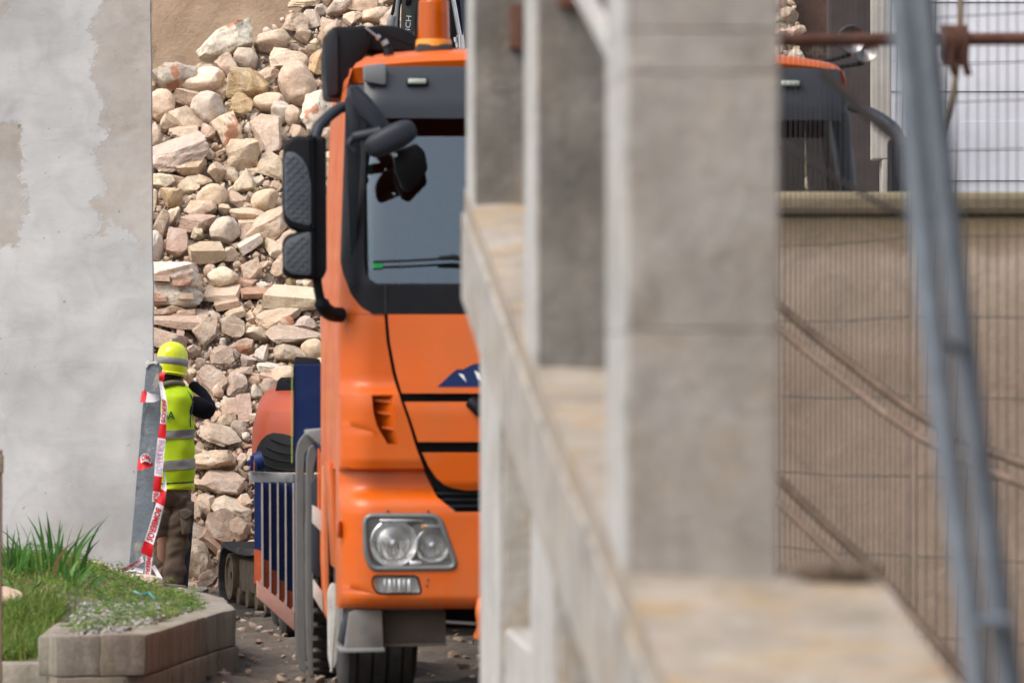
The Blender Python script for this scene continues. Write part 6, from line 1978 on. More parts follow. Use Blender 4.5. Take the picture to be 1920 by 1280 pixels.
# black fleece
jk = [('c', pp(325, 900), (0.165, 0.12)), ('m', pp(325, 830), (0.16, 0.118)), ('t', pp(325, 770), (0.165, 0.12)), ('n', pp(325, 732, 0.01), (0.085, 0.085)),
      ('sR', pp(353, 752, 0.0), 0.085), ('uR', pp(375, 764, 0.03), 0.082), ('eR', pp(393, 774, 0.08), 0.070), ('fR', pp(377, 744, 0.14), 0.064), ('wR', pp(354, 717, 0.17), 0.038),
      ('sL', pp(297, 752, 0.0), 0.085), ('uL', pp(277, 764, 0.03), 0.078), ('eL', pp(262, 776, 0.10), 0.068), ('fL', pp(280, 744, 0.18), 0.056), ('wL', pp(302, 718, 0.24), 0.040)]
jx = [k[0] for k in jk]
je = [('c', 'm'), ('m', 't'), ('t', 'n'), ('t', 'sR'), ('sR', 'uR'), ('uR', 'eR'), ('eR', 'fR'), ('fR', 'wR'), ('t', 'sL'), ('sL', 'uL'), ('uL', 'eL'), ('eL', 'fL'), ('fL', 'wL')]
skin('fleece_jacket', [k[1] for k in jk], [(jx.index(a), jx.index(b)) for a, b in je], [k[2] for k in jk], M['cloth_black'], person, fold=0.012, fold_f=14)
# trousers
tj = [('p', pp(326, 898), (0.150, 0.115)), ('q', pp(325, 925), (0.148, 0.115)), ('hR', pp(338, 945, 0.0), 0.112), ('tR', pp(337, 975, 0.0), 0.108), ('kR', pp(333, 1012, 0.03), 0.100), ('cR', pp(329, 1050, 0.01), 0.094), ('aR', pp(325, 1097, 0.0), 0.088), ('bR', pp(325, 1106, 0.0), 0.085),
      ('hL', pp(312, 945, 0.0), 0.108), ('tL', pp(308, 975, 0.02), 0.10), ('kL', pp(303, 1012, 0.05), 0.085), ('cL', pp(300, 1050, 0.04), 0.08), ('aL', pp(299, 1100, 0.03), 0.074)]
tx = [k[0] for k in tj]
te = [('p', 'q'), ('q', 'hR'), ('hR', 'tR'), ('tR', 'kR'), ('kR', 'cR'), ('cR', 'aR'), ('aR', 'bR'), ('q', 'hL'), ('hL', 'tL'), ('tL', 'kL'), ('kL', 'cL'), ('cL', 'aL')]
tro = skin('trousers', [k[1] for k in tj], [(tx.index(a), tx.index(b)) for a, b in te], [k[2] for k in tj], M['trousers'], person, sub=3, fold=0.028, fold_f=11)
bm = BM(); prism(bm, [pp(p[0], p[1], -0.118) for p in rounded_poly([(337, 956), (352, 952), (363, 957), (364, 964), (350, 974), (341, 966)], 2, 3)], (0, 0.05, 0), bevel=0.006); finish('pocket_flap', bm, M['trousers_light'], tro, 50)
bm = BM(); prism(bm, [pp(p[0], p[1], -0.108) for p in rounded_poly([(339, 966), (361, 966), (359, 1000), (343, 1003)], 4, 3)], (0, 0.05, 0), bevel=0.012, seg=3); finish('cargo_pocket', bm, M['trousers'], tro, 50)
bm = BM(); tube(bm, curve_pts([pp(356, 985, -0.02), pp(354, 1020, 0.0), pp(350, 1060, -0.01), pp(347, 1100, -0.01)], 5), 0.022, n=8); finish('side_stripe', bm, M['navy_trim'], tro, 60)
for (x, y, dx) in ((325, 1112, 0.02), (299, 1113, -0.02)):
    bm = BM(); box(bm, pp(x, y, 0.05) + Vector((dx, 0, 0.0)), (0.11, 0.29, 0.12), bevel=0.045, seg=4); finish('boot', bm, M['rubber_dark'], person, 60)
# vest
def loft(secs, n=40, z_noise=0.0):
    bm = BM(); rings = []
    for (c, hw, hd, tw) in secs:
        r_ = []
        for k in range(n):
            a = 2 * math.pi * k / n
            ca, sa = math.cos(a), math.sin(a)
            x = hw * math.copysign(abs(ca) ** 0.85, ca); y = hd * math.copysign(abs(sa) ** 0.9, sa)
            p = c + Vector((x, y, tw * x))
            f_ = 0.018 * mnoise.noise(Vector((p.x * 6 + p.z * 4, p.y * 4, p.z * 9))) + 0.012 * mnoise.noise(Vector((p.x * 14 - p.z * 14, p.y * 9, p.z * 24)))
            p += Vector((ca, sa, 0)) * f_ * z_noise
            r_.append(bm.verts.new(p))
        rings.append(r_)
    for i in range(len(rings) - 1):
        for k in range(n): bm.faces.new([rings[i][k], rings[i][(k + 1) % n], rings[i + 1][(k + 1) % n], rings[i + 1][k]])
    bmesh.ops.recalc_face_normals(bm, faces=bm.faces)
    return bm
secs = []
def vest_sec(y, hwpx=None, cx=None, grow=0.0):
    ys = [716, 722, 728, 738, 752, 775, 800, 830, 860, 890, 917]
    hw = [12, 22, 29, 36, 39.5, 39, 38.5, 39.5, 40.5, 41, 41]
    cxs = [328, 327, 326, 325.5, 325, 324.5, 324, 324, 324, 324, 324]
    hd = [0.06, 0.09, 0.115, 0.13, 0.145, 0.15, 0.148, 0.148, 0.150, 0.152, 0.150]
    return (pp(float(np.interp(y, ys, cxs)), y, 0.0), float(np.interp(y, ys, hw)) / 262 + grow, float(np.interp(y, ys, hd)) + grow, 0.0)
vest = finish('hi_vis_vest', loft([vest_sec(y) for y in (716, 719, 723, 728, 733, 739, 746, 753, 762, 772, 783, 794, 805, 816, 827, 838, 849, 860, 871, 882, 893, 902, 910, 917)], 56, 1.0), M['vest'], person, 180)
def hoop(name, y0, y1, mat, tilt, grow):
    ss = []
    for k in range(5):
        y = y0 + (y1 - y0) * k / 4
        c, hw, hd, _ = vest_sec(y, grow=grow); ss.append((c, hw, hd, tilt))
    return finish(name, loft(ss, 56, 1.0), mat, vest, 180)
hoop('reflective_band', 806, 822, M['reflective'], 0.04, 0.006)
hoop('reflective_band', 862, 880, M['reflective'], 0.07, 0.006)
hoop('hem_binding', 908, 915, M['vest_trim'], 0.05, 0.005)
hoop('hem_piping', 903.5, 906, M['navy_trim'], 0.05, 0.004)
# armhole piping
bm = BM(); tube(bm, curve_pts([pp(352, 733, -0.085), pp(361, 745, -0.075), pp(362.5, 762, -0.085), pp(359, 782, -0.105), pp(359, 800, -0.10)], 6), 0.0045, n=6); finish('armhole_piping', bm, M['navy_trim'], vest, 60)
# black sleeve bulge lies over the vest edge
bm = BM(); tube(bm, curve_pts([pp(307, 722, -0.10), pp(320, 718, -0.11), pp(334, 717, -0.09), pp(345, 722, -0.05)], 5), [0.02] * 16, n=8); finish('collar', bm, M['collar'], person, 60)
# lettering on the back
vs, fs = text_geo('ROBA', 0.074, 0.002)
bm = BM()
wd_ = max(v.x for v in vs)
vv = []
for v in vs:
    x = pp(331, 784).x - wd_ + v.x; z = pp(300, 784.5).z + v.y
    c, hw, hd, _ = vest_sec(HZ - (z - CAMH) * F / PD)
    xx = max(-1, min(1, (x - c.x) / hw))
    y = -hd * (1 - abs(xx) ** 2.1) ** 0.45 - 0.014
    vv.append((x, y, z))
add(bm, vv, fs)
finish('vest_lettering', bm, M['green_ink'], vest)
# helmet
hm = Matrix.Translation(pp(322, 676, 0.03)) @ Matrix.Rotation(R(6), 4, 'Y') @ Matrix.Rotation(R(-6), 4, 'X') @ Matrix.Diagonal((0.94, 1.12, 1.0, 1))
bm = BM(); lathe(bm, [(0.0, 0.137), (0.035, 0.134), (0.067, 0.122), (0.093, 0.10), (0.110, 0.070), (0.118, 0.038), (0.121, 0.0), (0.123, -0.03), (0.124, -0.07), (0.121, -0.09), (0.118, -0.112), (0.110, -0.112), (0.112, -0.08)], hm, 48)
hel = finish('helmet', bm, M['helmet'], person, 60)
bm = BM(); lathe(bm, [(0.1225, 0.012), (0.1245, 0.01), (0.1265, -0.036), (0.1245, -0.038)], hm, 48); finish('reflective_band', bm, M['reflective'], hel, 60)
bm = BM(); lathe(bm, [(0.118, -0.088), (0.131, -0.094), (0.132, -0.100), (0.118, -0.106)], hm, 48); finish('helmet_rim', bm, M['helmet'], hel, 60)
bm = BM(); tube(bm, [hm @ Vector((0.1 * math.sin(a) * 0.02, -0.1205 * math.cos(a), 0.137 * math.sin(a) * 1.0)) for a in [0.35 + k * 0.12 for k in range(11)]], 0.0035, n=6); finish('helmet_ridge', bm, M['helmet'], hel, 60)
bm = BM(); box(bm, hm @ Vector((0.118, -0.02, -0.01)), (0.02, 0.03, 0.035), bevel=0.006); finish('lamp_clip', bm, M['white_steel'], hel, 50)
bm = BM(); lathe(bm, [(0.085, -0.10), (0.088, -0.13), (0.075, -0.15)], hm, 24); finish('hair', bm, M['hair'], person, 60)
cam_ = BM(); box(cam_, pp(330, 700, 0.27), (0.10, 0.05, 0.06), bevel=0.012)
ph = finish('held_camera', cam_, M['black'], None, 50); ph.location = PO
tag(ph, 'small dark camera held up to the face of the worker', 'camera')

# ------------------------------------------------------------------ leaning steel post and fire-brigade tape
def post_mat():
    m, nt, b = nodes('mortar_smeared_post')
    v = coords(nt, 'World')
    c = ramp(nt, ntex(nt, v, 6, 6, 0.6), [(0.3, (0.13, 0.155, 0.175)), (0.7, (0.205, 0.235, 0.26))])
    mp = coords(nt, 'World', (1, 1, 0.42))
    c = mix(nt, ramp(nt, ntex(nt, mp, 11, 8, 0.7, 0.5), [(0.56, 0.0), (0.62, 0.85)]), c, (0.40, 0.34, 0.27))
    c = mix(nt, ramp(nt, ntex(nt, mp, 7, 8, 0.7, 1.0), [(0.60, 0.0), (0.68, 0.8)]), c, (0.07, 0.065, 0.055))
    nt.links.new(c, b.inputs['Base Color']); b.inputs['Roughness'].default_value = 0.65; b.inputs['Metallic'].default_value = 0.15
    bump(nt, b, ntex(nt, v, 30, 6, 0.7), 0.4, 0.02)
    return m
M['post'] = post_mat()
QD = 32.78
post = thing('leaning_post', 'grey mortar smeared steel post leaning at the plaster wall edge in front of the worker', 'post', (P(262, 1100, QD).x, QD, 0))
QO = Vector(post.location)
def qp(px, py, d=0.0): return P(px, py, QD) - QO + Vector((0, d, 0))
bm = BM(); prism(bm, [qp(*p) for p in [(276, 688), (279, 680), (284, 683), (290, 677), (299, 680), (301, 690), (293, 880), (286, 960), (277, 1120), (238, 1120), (244, 1060), (254, 950), (262, 850)]], (0, 0.012, 0), bevel=0.002); finish('web', bm, M['post'], post)
bm = BM(); prism(bm, [qp(*p) for p in [(299.5, 684), (303, 688), (295, 880), (288, 960), (279.5, 1120), (276, 1120), (285, 960), (292, 880)]], (0, 0.07, 0), bevel=0.002); finish('flange', bm, M['galv'], post)
bm = BM(); prism(bm, [qp(*p) for p in [(274, 688), (277, 688), (263, 850), (255, 950), (240, 1120), (236.5, 1120), (252, 950), (260, 850)]], (0, 0.07, 0), bevel=0.002); finish('flange', bm, M['post'], post)
bm = BM(); prism(bm, [qp(p[0], p[1], -0.012) for p in rounded_poly([(273, 690), (273, 680), (279, 675), (284, 680), (290, 676), (297, 679), (295, 685), (287, 682), (280, 684), (276, 691)], 2, 3)], (0, 0.07, 0), bevel=0.004, seg=2); finish('mortar_cap', bm, M['white_steel'], post, 60)

tape = thing('barrier_tape', 'red and white fire brigade tape tied round the leaning post and trailing to the ground', 'barrier tape', (P(290, 1070, QD - 0.1).x, QD - 0.12, 0))
TO = Vector(tape.location)
def ribbon(rows, segs, texts=()):
    """rows = (xl, yl, xr, yr, depth); coloured lengths are separate strips of one tape"""
    def row3(i): x, y, x2, y2, d = rows[i]; return P(x, y, QD - 0.1 + d) - TO, P(x2, y2, QD - 0.1 + d) - TO
    Ls = curve_pts([row3(i)[0] for i in range(len(rows))], 10); Rs = curve_pts([row3(i)[1] for i in range(len(rows))], 10)
    nn = len(Ls)
    cum = [0.0]
    for i in range(1, nn): cum.append(cum[-1] + ((Ls[i] + Rs[i]) / 2 - (Ls[i - 1] + Rs[i - 1]) / 2).length)
    T = cum[-1]
    def at(t, u):
        s_ = t * T
        i = min(nn - 2, max(0, int(np.searchsorted(cum, s_)) - 1))
        f_ = (s_ - cum[i]) / max(1e-6, cum[i + 1] - cum[i])
        a = Ls[i].lerp(Ls[i + 1], f_); b = Rs[i].lerp(Rs[i + 1], f_)
        p = a.lerp(b, u)
        # soft crease along the middle
        p.y += 0.006 * math.sin(u * math.pi) * math.sin(t * T * 17) + 0.004 * mnoise.noise(Vector((t * T * 9, u * 2, 3)))
        return p
    for (t0, t1, mt) in segs:
        bm = BM(); n = max(4, int((t1 - t0) * T / 0.012)); vv = []
        for i in range(n + 1):
            t = t0 + (t1 - t0) * i / n
            vv.append([bm.verts.new(at(t, k / 4)) for k in range(5)])
        for i in range(n):
            for k in range(4): bm.faces.new([vv[i][k], vv[i][k + 1], vv[i + 1][k + 1], vv[i + 1][k]])
        finish('red_strip' if 'red' in mt else 'white_strip', bm, M[mt], tape, 180)
    for (t0, t1, s_, mt, mirror) in texts:
        vs, fs = text_geo(s_, 1.0, 0.03)
        xm = max(v.x for v in vs); ym = 0.73
        bm = BM(); vv = []
        for v in vs:
            fx = v.x / xm; fy = v.y / ym
            if mirror: fy = 1 - fy
            p = at(t0 + (t1 - t0) * fx, 0.17 + 0.66 * fy); p.y -= 0.004; vv.append(p)
        add(bm, vv, fs); finish('tape_lettering', bm, M[mt], tape)
ribbon([(297, 712, 305, 716, 0), (300, 730, 309, 734, 0), (301, 742, 312, 748, -0.01), (303, 758, 314, 760, -0.01), (300, 790, 312, 792, 0), (296, 818, 311, 820, 0), (291, 860, 307, 862, 0), (289, 893, 304, 895, -0.01), (287, 920, 301, 922, 0)],
       [(0.0, 0.07, 'tape_white'), (0.07, 0.39, 'tape_white'), (0.39, 0.52, 'tape_red'), (0.52, 0.86, 'tape_white'), (0.86, 1.0, 'tape_red')],
       [(0.17, 0.38, 'BEROS', 'letter_red', False), (0.53, 0.84, 'BOMBEROS', 'pink_ink', True)])
ribbon([(298, 700, 311, 694, 0), (298, 708, 309, 702, -0.01), (299, 716, 306, 716, 0)], [(0, 1, 'tape_red')])
ribbon([(289, 914, 302, 914, 0.01), (286, 925, 300, 926, 0), (285, 940, 302, 944, 0)], [(0, 1, 'tape_white')], [(0.35, 1.0, 'BOM', 'letter_red', False)])
ribbon([(303, 870, 307, 876, 0.01), (308, 890, 311, 892, 0.02), (303, 915, 312, 920, 0), (296, 935, 309, 942, -0.015), (289, 955, 304, 962, -0.01), (280, 985, 297, 990, 0), (271, 1012, 288, 1020, -0.01), (264, 1036, 285, 1044, 0)],
       [(0, 0.27, 'tape_white'), (0.27, 0.43, 'tape_red'), (0.43, 0.86, 'tape_white'), (0.86, 1.0, 'tape_red')], [(0.47, 0.84, 'BOMBEROS', 'letter_red', False)])
ribbon([(275, 1030, 288, 1036, 0.01), (273, 1045, 286, 1048, 0), (272, 1062, 284, 1064, 0), (271, 1080, 282, 1082, -0.01)], [(0, 1, 'tape_white')], [(0.05, 1.0, 'OMBERO', 'letter_red', False)])
ribbon([(216, 1077, 219, 1068, -0.05), (228, 1075, 231, 1062, -0.03), (242, 1068, 246, 1056, -0.02), (256, 1060, 259, 1048, 0.0), (270, 1052, 267, 1040, 0)], [(0, 1, 'tape_white')], [(0.08, 0.9, 'MBEROS', 'letter_red', False)])
ribbon([(225, 1073, 226, 1066, 0.04), (245, 1070, 246, 1062, 0.04), (268, 1074, 270, 1066, 0.02)], [(0, 1, 'tape_white')])
ribbon([(283, 1062, 290, 1058, 0.0), (290, 1072, 296, 1068, 0), (298, 1088, 305, 1083, -0.02)], [(0, 1, 'tape_white')])
ribbon([(266, 733, 262, 755, 0.06), (270, 732, 267, 754, -0.02), (276, 734, 273, 754, -0.03)], [(0, 1, 'tape_red')])
ribbon([(276, 734, 273, 754, -0.03), (284, 738, 284, 754, -0.035), (292, 739, 292, 753, -0.03), (300, 742, 299, 750, 0.0)], [(0, 1, 'tape_white')])
ribbon([(259, 858, 257, 881, 0.04), (266, 862, 263, 881, -0.03), (276, 866, 274, 878, -0.04), (288, 868, 286, 874, -0.02)], [(0, 1, 'tape_red')])
ribbon([(263, 856, 264, 868, -0.045), (270, 849, 272, 864, -0.055), (278, 851, 279, 866, -0.05), (285, 862, 282, 870, -0.04)], [(0, 1, 'tape_white')], [(0.1, 0.95, 'OMB', 'letter_red', False)])
# ------------------------------------------------------------------ stone-edged flower bed
def block_mat():
    m, nt, b = nodes('mossy_sandstone_block')
    v = coords(nt, 'World')
    oi = nt.nodes.new('ShaderNodeObjectInfo')
    c = ramp(nt, oi.outputs['Random'], [(0.0, (0.235, 0.19, 0.15)), (0.35, (0.275, 0.235, 0.19)), (0.7, (0.295, 0.26, 0.21)), (1.0, (0.25, 0.23, 0.165))])
    mp = coords(nt, 'World', (1, 1, 0.22))
    c = mix(nt, 1.0, c, ramp(nt, ntex(nt, mp, 9, 6, 0.65), [(0.3, 0.72), (0.5, 1.0), (0.7, 1.25)]), 'MULTIPLY')
    c = mix(nt, ramp(nt, ntex(nt, mp, 5, 6, 0.7), [(0.52, 0.0), (0.7, 0.6)]), c, (0.13, 0.125, 0.04))
    c = mix(nt, 1.0, c, ramp(nt, ntex(nt, v, 40, 6, 0.75), [(0.3, 0.8), (0.7, 1.2)]), 'MULTIPLY')
    nt.links.new(c, b.inputs['Base Color']); b.inputs['Roughness'].default_value = 0.9
    bump(nt, b, ntex(nt, v, 30, 8, 0.75), 0.6, 0.02)
    return m
M['block'] = block_mat()
ZT = 0.36
def gp(px, py, z):
    D = (CAMH - z) * F / (py - HZ)
    return Vector(((px - 960) * D / F, D, z))
planter = thing('stone_flower_bed', 'low weathered stone block edging of the grassy flower bed in the lower left corner', 'flower bed', (gp(105, 1190, ZT).x, 24.2, 0))
LO2 = Vector(planter.location)
outer_l = [gp(104, 1191, ZT), gp(272, 1188, ZT), gp(302, 1180, ZT), gp(416, 1145, ZT), gp(431, 1141, ZT)]
outer_l[4] = outer_l[3] + Vector((0.10, 0.5, 0)) * 0.6
back = [Vector((-1.62, 28.6, ZT)), Vector((-2.1, 30.5, ZT))]
path = [p.copy() for p in outer_l] + back
def offset_path(pts, d):
    out = []
    for i, p in enumerate(pts):
        if i == 0: t = pts[1] - pts[0]
        elif i == len(pts) - 1: t = pts[-1] - pts[-2]
        else: t = (pts[i + 1] - pts[i]).normalized() + (pts[i] - pts[i - 1]).normalized()
        t.z = 0; t.normalize()
        n = Vector((-t.y, t.x, 0))
        out.append(p + n * d)
    return out
inner_l = offset_path(path, 0.15)
def resample(pts, lens):
    """positions along a polyline at given distances"""
    cum = [0]
    for i in range(1, len(pts)): cum.append(cum[-1] + (pts[i] - pts[i - 1]).length)
    out = []
    for s_ in lens:
        i = min(len(pts) - 2, max(0, int(np.searchsorted(cum, s_, side='right')) - 1))
        f_ = (s_ - cum[i]) / (cum[i + 1] - cum[i])
        out.append(pts[i].lerp(pts[i + 1], f_))
    return out, cum[-1]
_, TL = resample(path, [0])
_, TI = resample(inner_l, [0])
def blocks(cuts, z0, z1, out=0.0, start=None):
    for i in range(len(cuts) - 1):
        a, b = cuts[i] + 0.0012, cuts[i + 1] - 0.0012
        (o0, o1), _q = resample(path, [a, b]); (i0, i1), _q = resample(inner_l, [a * TI / TL, b * TI / TL])
        j = random.uniform(-0.006, 0.006)
        nrm = (o0 - i0).normalized() * (out + j)
        pts = [o0 + nrm, o1 + nrm, i1, i0]
        pts = [Vector((p.x, p.y, z0 + 0.002)) - LO2 for p in pts]
        bm = BM(); prism(bm, pts, (0, 0, z1 - z0 - 0.004), bevel=0.006, seg=2)
        bmesh.ops.subdivide_edges(bm, edges=[e for e in bm.edges if e.calc_length() > 0.08], cuts=3, use_grid_fill=True)
        for v in bm.verts:
            n_ = mnoise.fractal(v.co * 7, 0.8, 2.1, 3); v.co += Vector((0.006 * n_, 0.006 * n_, 0.004 * n_))
        finish('stone_block', bm, M['block'], planter, 40)
cuts1 = [0, 0.22, 0.44, 0.80, 1.25, 1.62, 2.0, 2.35, 2.75, 3.2, 3.7, 4.2, 4.7, 5.2, 5.7, 6.2]
cuts1 = [c_ for c_ in cuts1 if c_ < TL]
blocks(cuts1, 0.165, ZT)
blocks([0.0, 0.33, 0.62, 1.05, 1.5, 1.9, 2.3, 2.7, 3.2, 3.9, 4.6, 5.3], 0.0, 0.163, 0.012)
# low kerb on its left and the return of the bed wall
for (xa, xb) in ((-4.3, -3.72), (-3.715, -3.1), (-3.095, -2.60), (-2.595, -2.245)):
    bm = BM(); box(bm, Vector(((xa + xb) / 2, 25.45, 0.085)) - LO2, (xb - xa - 0.006, 0.2, 0.16), bevel=0.012); finish('kerb_stone', bm, M['block'], planter, 40)
for k in range(4):
    bm = BM(); box(bm, Vector((-2.185 - 0.01 * k, 24.42 + 0.34 * k, 0.26)) - LO2, (0.12, 0.33, 0.19), bevel=0.012); finish('stone_block', bm, M['block'], planter, 40)

# soil of the bed
M['soil'] = simple('bed_soil', (0.12, 0.095, 0.065), 0.95, var=0.4, scale=10, bmp=0.9, dirt=(0.25, 0.23, 0.2), dirt_amt=0.6)
def bedz(x, y):
    # inside the main bed the soil is level with the coping; left of it low, rising backwards
    left = 1 / (1 + math.exp((x + 2.26) * 40))
    zl = 0.165 + max(0, min(1, (y - 25.5) / 1.8)) * 0.2
    z = (1 - left) * (ZT - 0.01) + left * zl
    z += 0.10 * math.exp(-((x + 2.9) ** 2) / 0.35) * max(0, min(1, (y - 26.5) / 3))
    z += 0.022 * mnoise.fractal(Vector((x * 2.5, y * 2.5, 3)), 0.8, 2.1, 4)
    return z
poly_in = [(p.x, p.y) for p in inner_l] + [(-3.2, 32.95), (-6.0, 32.95), (-6.0, 25.5), (-2.2, 25.5), (-2.13, 24.45)]
def in_poly(x, y, poly=poly_in):
    c = False
    for i in range(len(poly)):
        a, b = poly[i - 1], poly[i]
        if (a[1] > y) != (b[1] > y) and x < (b[0] - a[0]) * (y - a[1]) / (b[1] - a[1]) + a[0]: c = not c
    return c
poly_in += []
bm = BM(); gd = {}
st = 0.06
for j in range(0, 145):
    for i in range(0, 78):
        x = -5.9 + i * st; y = 24.3 + j * st
        if in_poly(x, y) or in_poly(x + 0.05, y + 0.03) or in_poly(x - 0.07, y):
            gd[(i, j)] = bm.verts.new((x, y, bedz(x, y)))
for (i, j) in list(gd):
    q = [(i, j), (i + 1, j), (i + 1, j + 1), (i, j + 1)]
    if all(k in gd for k in q): bm.faces.new([gd[k] for k in q])
tag(finish('flower_bed_soil', bm, M['soil'], smooth=60), kind='structure')

# grass, weeds, gravel in the bed
def leaf_mat(name, c0, c1, c2):
    m, nt, b = nodes(name)
    a = nt.nodes.new('ShaderNodeAttribute'); a.attribute_name = 'tone'
    c = mix(nt, 1.0, a.outputs['Color'], ramp(nt, ntex(nt, coords(nt, 'World'), 20, 3), [(0.3, 0.8), (0.7, 1.2)]), 'MULTIPLY')
    nt.links.new(c, b.inputs['Base Color']); b.inputs['Roughness'].default_value = 0.55
    b.inputs['Specular IOR Level'].default_value = 0.35
    b.inputs['Subsurface Weight'].default_value = 0.0
    tr = nt.nodes.new('ShaderNodeBsdfTranslucent'); nt.links.new(c, tr.inputs[0])
    mx = nt.nodes.new('ShaderNodeMixShader'); mx.inputs[0].default_value = 0.35
    out = [n for n in nt.nodes if n.type == 'OUTPUT_MATERIAL'][0]
    nt.links.new(b.outputs[0], mx.inputs[1]); nt.links.new(tr.outputs[0], mx.inputs[2]); nt.links.new(mx.outputs[0], out.inputs[0])
    return m
M['leaf'] = leaf_mat('green_blades', 0, 0, 0)
GREENS = [(0.12, 0.20, 0.03), (0.17, 0.25, 0.04), (0.22, 0.28, 0.05), (0.09, 0.15, 0.035), (0.28, 0.31, 0.08), (0.36, 0.31, 0.15)]
def blades(name, spots, parent=None):
    """spots = (x, y, z, height, width, lean x, lean y, colour)"""
    V, Fq, C = [], [], []
    for (x, y, z, h, w, lx, ly, c) in spots:
        an = random.uniform(0, 3.14); dx, dy = math.cos(an) * w / 2, math.sin(an) * w / 2
        b0 = len(V); n = 4
        for k in range(n + 1):
            t = k / n
            cx = x + lx * t * t; cy = y + ly * t * t; cz = z + h * (t - 0.22 * t * t * min(1, (abs(lx) + abs(ly)) / h))
            s_ = (1 - t ** 2.2) * (0.7 + 0.6 * t * (1 - t) * 2)
            V.append((cx - dx * s_, cy - dy * s_, cz)); V.append((cx + dx * s_, cy + dy * s_, cz))
            C += [(*c, 1)] * 2
        for k in range(n): Fq.append((b0 + 2 * k, b0 + 2 * k + 1, b0 + 2 * k + 3, b0 + 2 * k + 2))
    me = np_mesh(name, np.array(V), np.array(Fq), M['leaf'], 0)
    me.shade_smooth()
    at = me.color_attributes.new('tone', 'FLOAT_COLOR', 'POINT'); at.data.foreach_set('color', np.array(C, dtype=np.float32).ravel())
    return link(bpy.data.objects.new(name, me), parent)
def gravel_patch(x, y):
    # bare gravelly ground just behind the front coping
    D = y; px = 960 + x * F / D; py = HZ + (CAMH - ZT) * F / D
    return 0.0 if not (95 < px < 300) else max(0, min(1, (py - 1122 + 12 * mnoise.noise(Vector((x * 4, y * 2, 1)))) / 12))
spots = []
while len(spots) < 7500:
    x = random.uniform(-3.3, -1.62); y = random.uniform(24.5, 32.8)
    if not in_poly(x, y): continue
    px = 960 + x * F / y
    if px < -40: continue
    den = 0.9 + 0.5 * mnoise.noise(Vector((x * 3, y * 3, 5)))
    low = x < -2.27
    g_ = gravel_patch(x, y)
    if random.random() > den * (1 - 0.93 * g_) * (1.0 if low or px < 200 else 0.75): continue
    if y > 30.5 and px > 200 and random.random() < 0.5: continue
    lush = mnoise.noise(Vector((x * 1.8, y * 1.2, 9)))
    h = random.uniform(0.015, 0.06) * (1 + 0.7 * lush) * (1.5 if px < 150 else 1.0)
    c = random.choices(GREENS, [3, 4, 4, 2.5, 4, 3])[0]
    s_ = random.uniform(0.8, 1.2); c = tuple(k * s_ for k in c)
    spots.append((x, y, bedz(x, y) - 0.005, h, random.uniform(0.004, 0.010), random.gauss(0, 0.03), random.gauss(0, 0.03), c))
tag(blades('grass', spots), 'short bright grass and weeds growing in the flower bed', 'grass', kind='stuff')
# broad-leaved weeds
def weeds(name, n, box_, label, group=None):
    V, Fq, C = [], [], []
    k_ = 0
    while k_ < n:
        x = random.uniform(*box_[0]); y = random.uniform(*box_[1])
        if not in_poly(x, y): continue
        k_ += 1
        z = bedz(x, y)
        c = random.choice([(0.12, 0.24, 0.03), (0.20, 0.30, 0.05), (0.08, 0.17, 0.03)])
        hh = random.uniform(0.02, 0.09)
        for q in range(random.randint(5, 11)):
            an = random.uniform(0, 6.28); r_ = random.uniform(0.008, 0.05); s_ = random.uniform(0.008, 0.018)
            cx, cy, cz = x + r_ * math.cos(an), y + r_ * math.sin(an), z + hh * random.uniform(0.3, 1)
            b0 = len(V); ux, uy = math.cos(an) * s_, math.sin(an) * s_
            V += [(cx - ux, cy - uy, cz), (cx - uy * 0.6, cy + ux * 0.6, cz + s_ * 0.5), (cx + ux, cy + uy, cz + s_ * 0.4), (cx + uy * 0.6, cy - ux * 0.6, cz + s_ * 0.5)]
            C += [(*c, 1)] * 4; Fq.append((b0, b0 + 1, b0 + 2, b0 + 3))
    me = np_mesh(name, np.array(V), np.array(Fq), M['leaf'], 0)
    at = me.color_attributes.new('tone', 'FLOAT_COLOR', 'POINT'); at.data.foreach_set('color', np.array(C, dtype=np.float32).ravel())
    return tag(link(bpy.data.objects.new(name, me)), label, 'weeds', kind='stuff')
weeds('leafy_weeds', 900, ((-3.2, -1.65), (24.5, 32.5)), 'small leafy weeds mixed into the grass of the flower bed')
# iris clumps: each leaf its own
def iris(x, y, n, hmax, label, spread=0.12, dead=1):
    t = thing('iris_plant', label, 'plant', (x, y, bedz(x, y)), 0, 'iris clumps in the flower bed')
    for k in range(n):
        bx, by = random.gauss(0, spread), random.gauss(0, spread)
        h = hmax * random.uniform(0.55, 1.0)
        c = random.choice([(0.06, 0.17, 0.03), (0.09, 0.23, 0.035), (0.12, 0.27, 0.05), (0.05, 0.14, 0.03)])
        if k < dead: c = (0.22, 0.13, 0.06)
        o = blades('leaf', [(bx, by, -0.01, h, random.uniform(0.020, 0.034), bx * 0.9 + random.gauss(0, 0.04), by * 0.6 + random.gauss(0, 0.04), c)], t)
def at_px(px, D): return (px - 960) * D / F
iris(at_px(100, 29.5), 29.5, 26, 0.40, 'tallest iris clump, at the right end of the row against the plaster wall', 0.10)
iris(at_px(60, 29.2), 29.2, 22, 0.33, 'middle iris clump in front of the plaster wall', 0.10)
iris(at_px(18, 29.0), 29.0, 22, 0.34, 'leftmost iris clump at the picture edge', 0.09)
iris(at_px(128, 28.6), 28.6, 14, 0.20, 'short spreading iris clump right of the tallest one', 0.09, 0)
iris(at_px(40, 27.8), 27.8, 20, 0.16, 'low leafy iris clump nearest the camera', 0.14, 0)
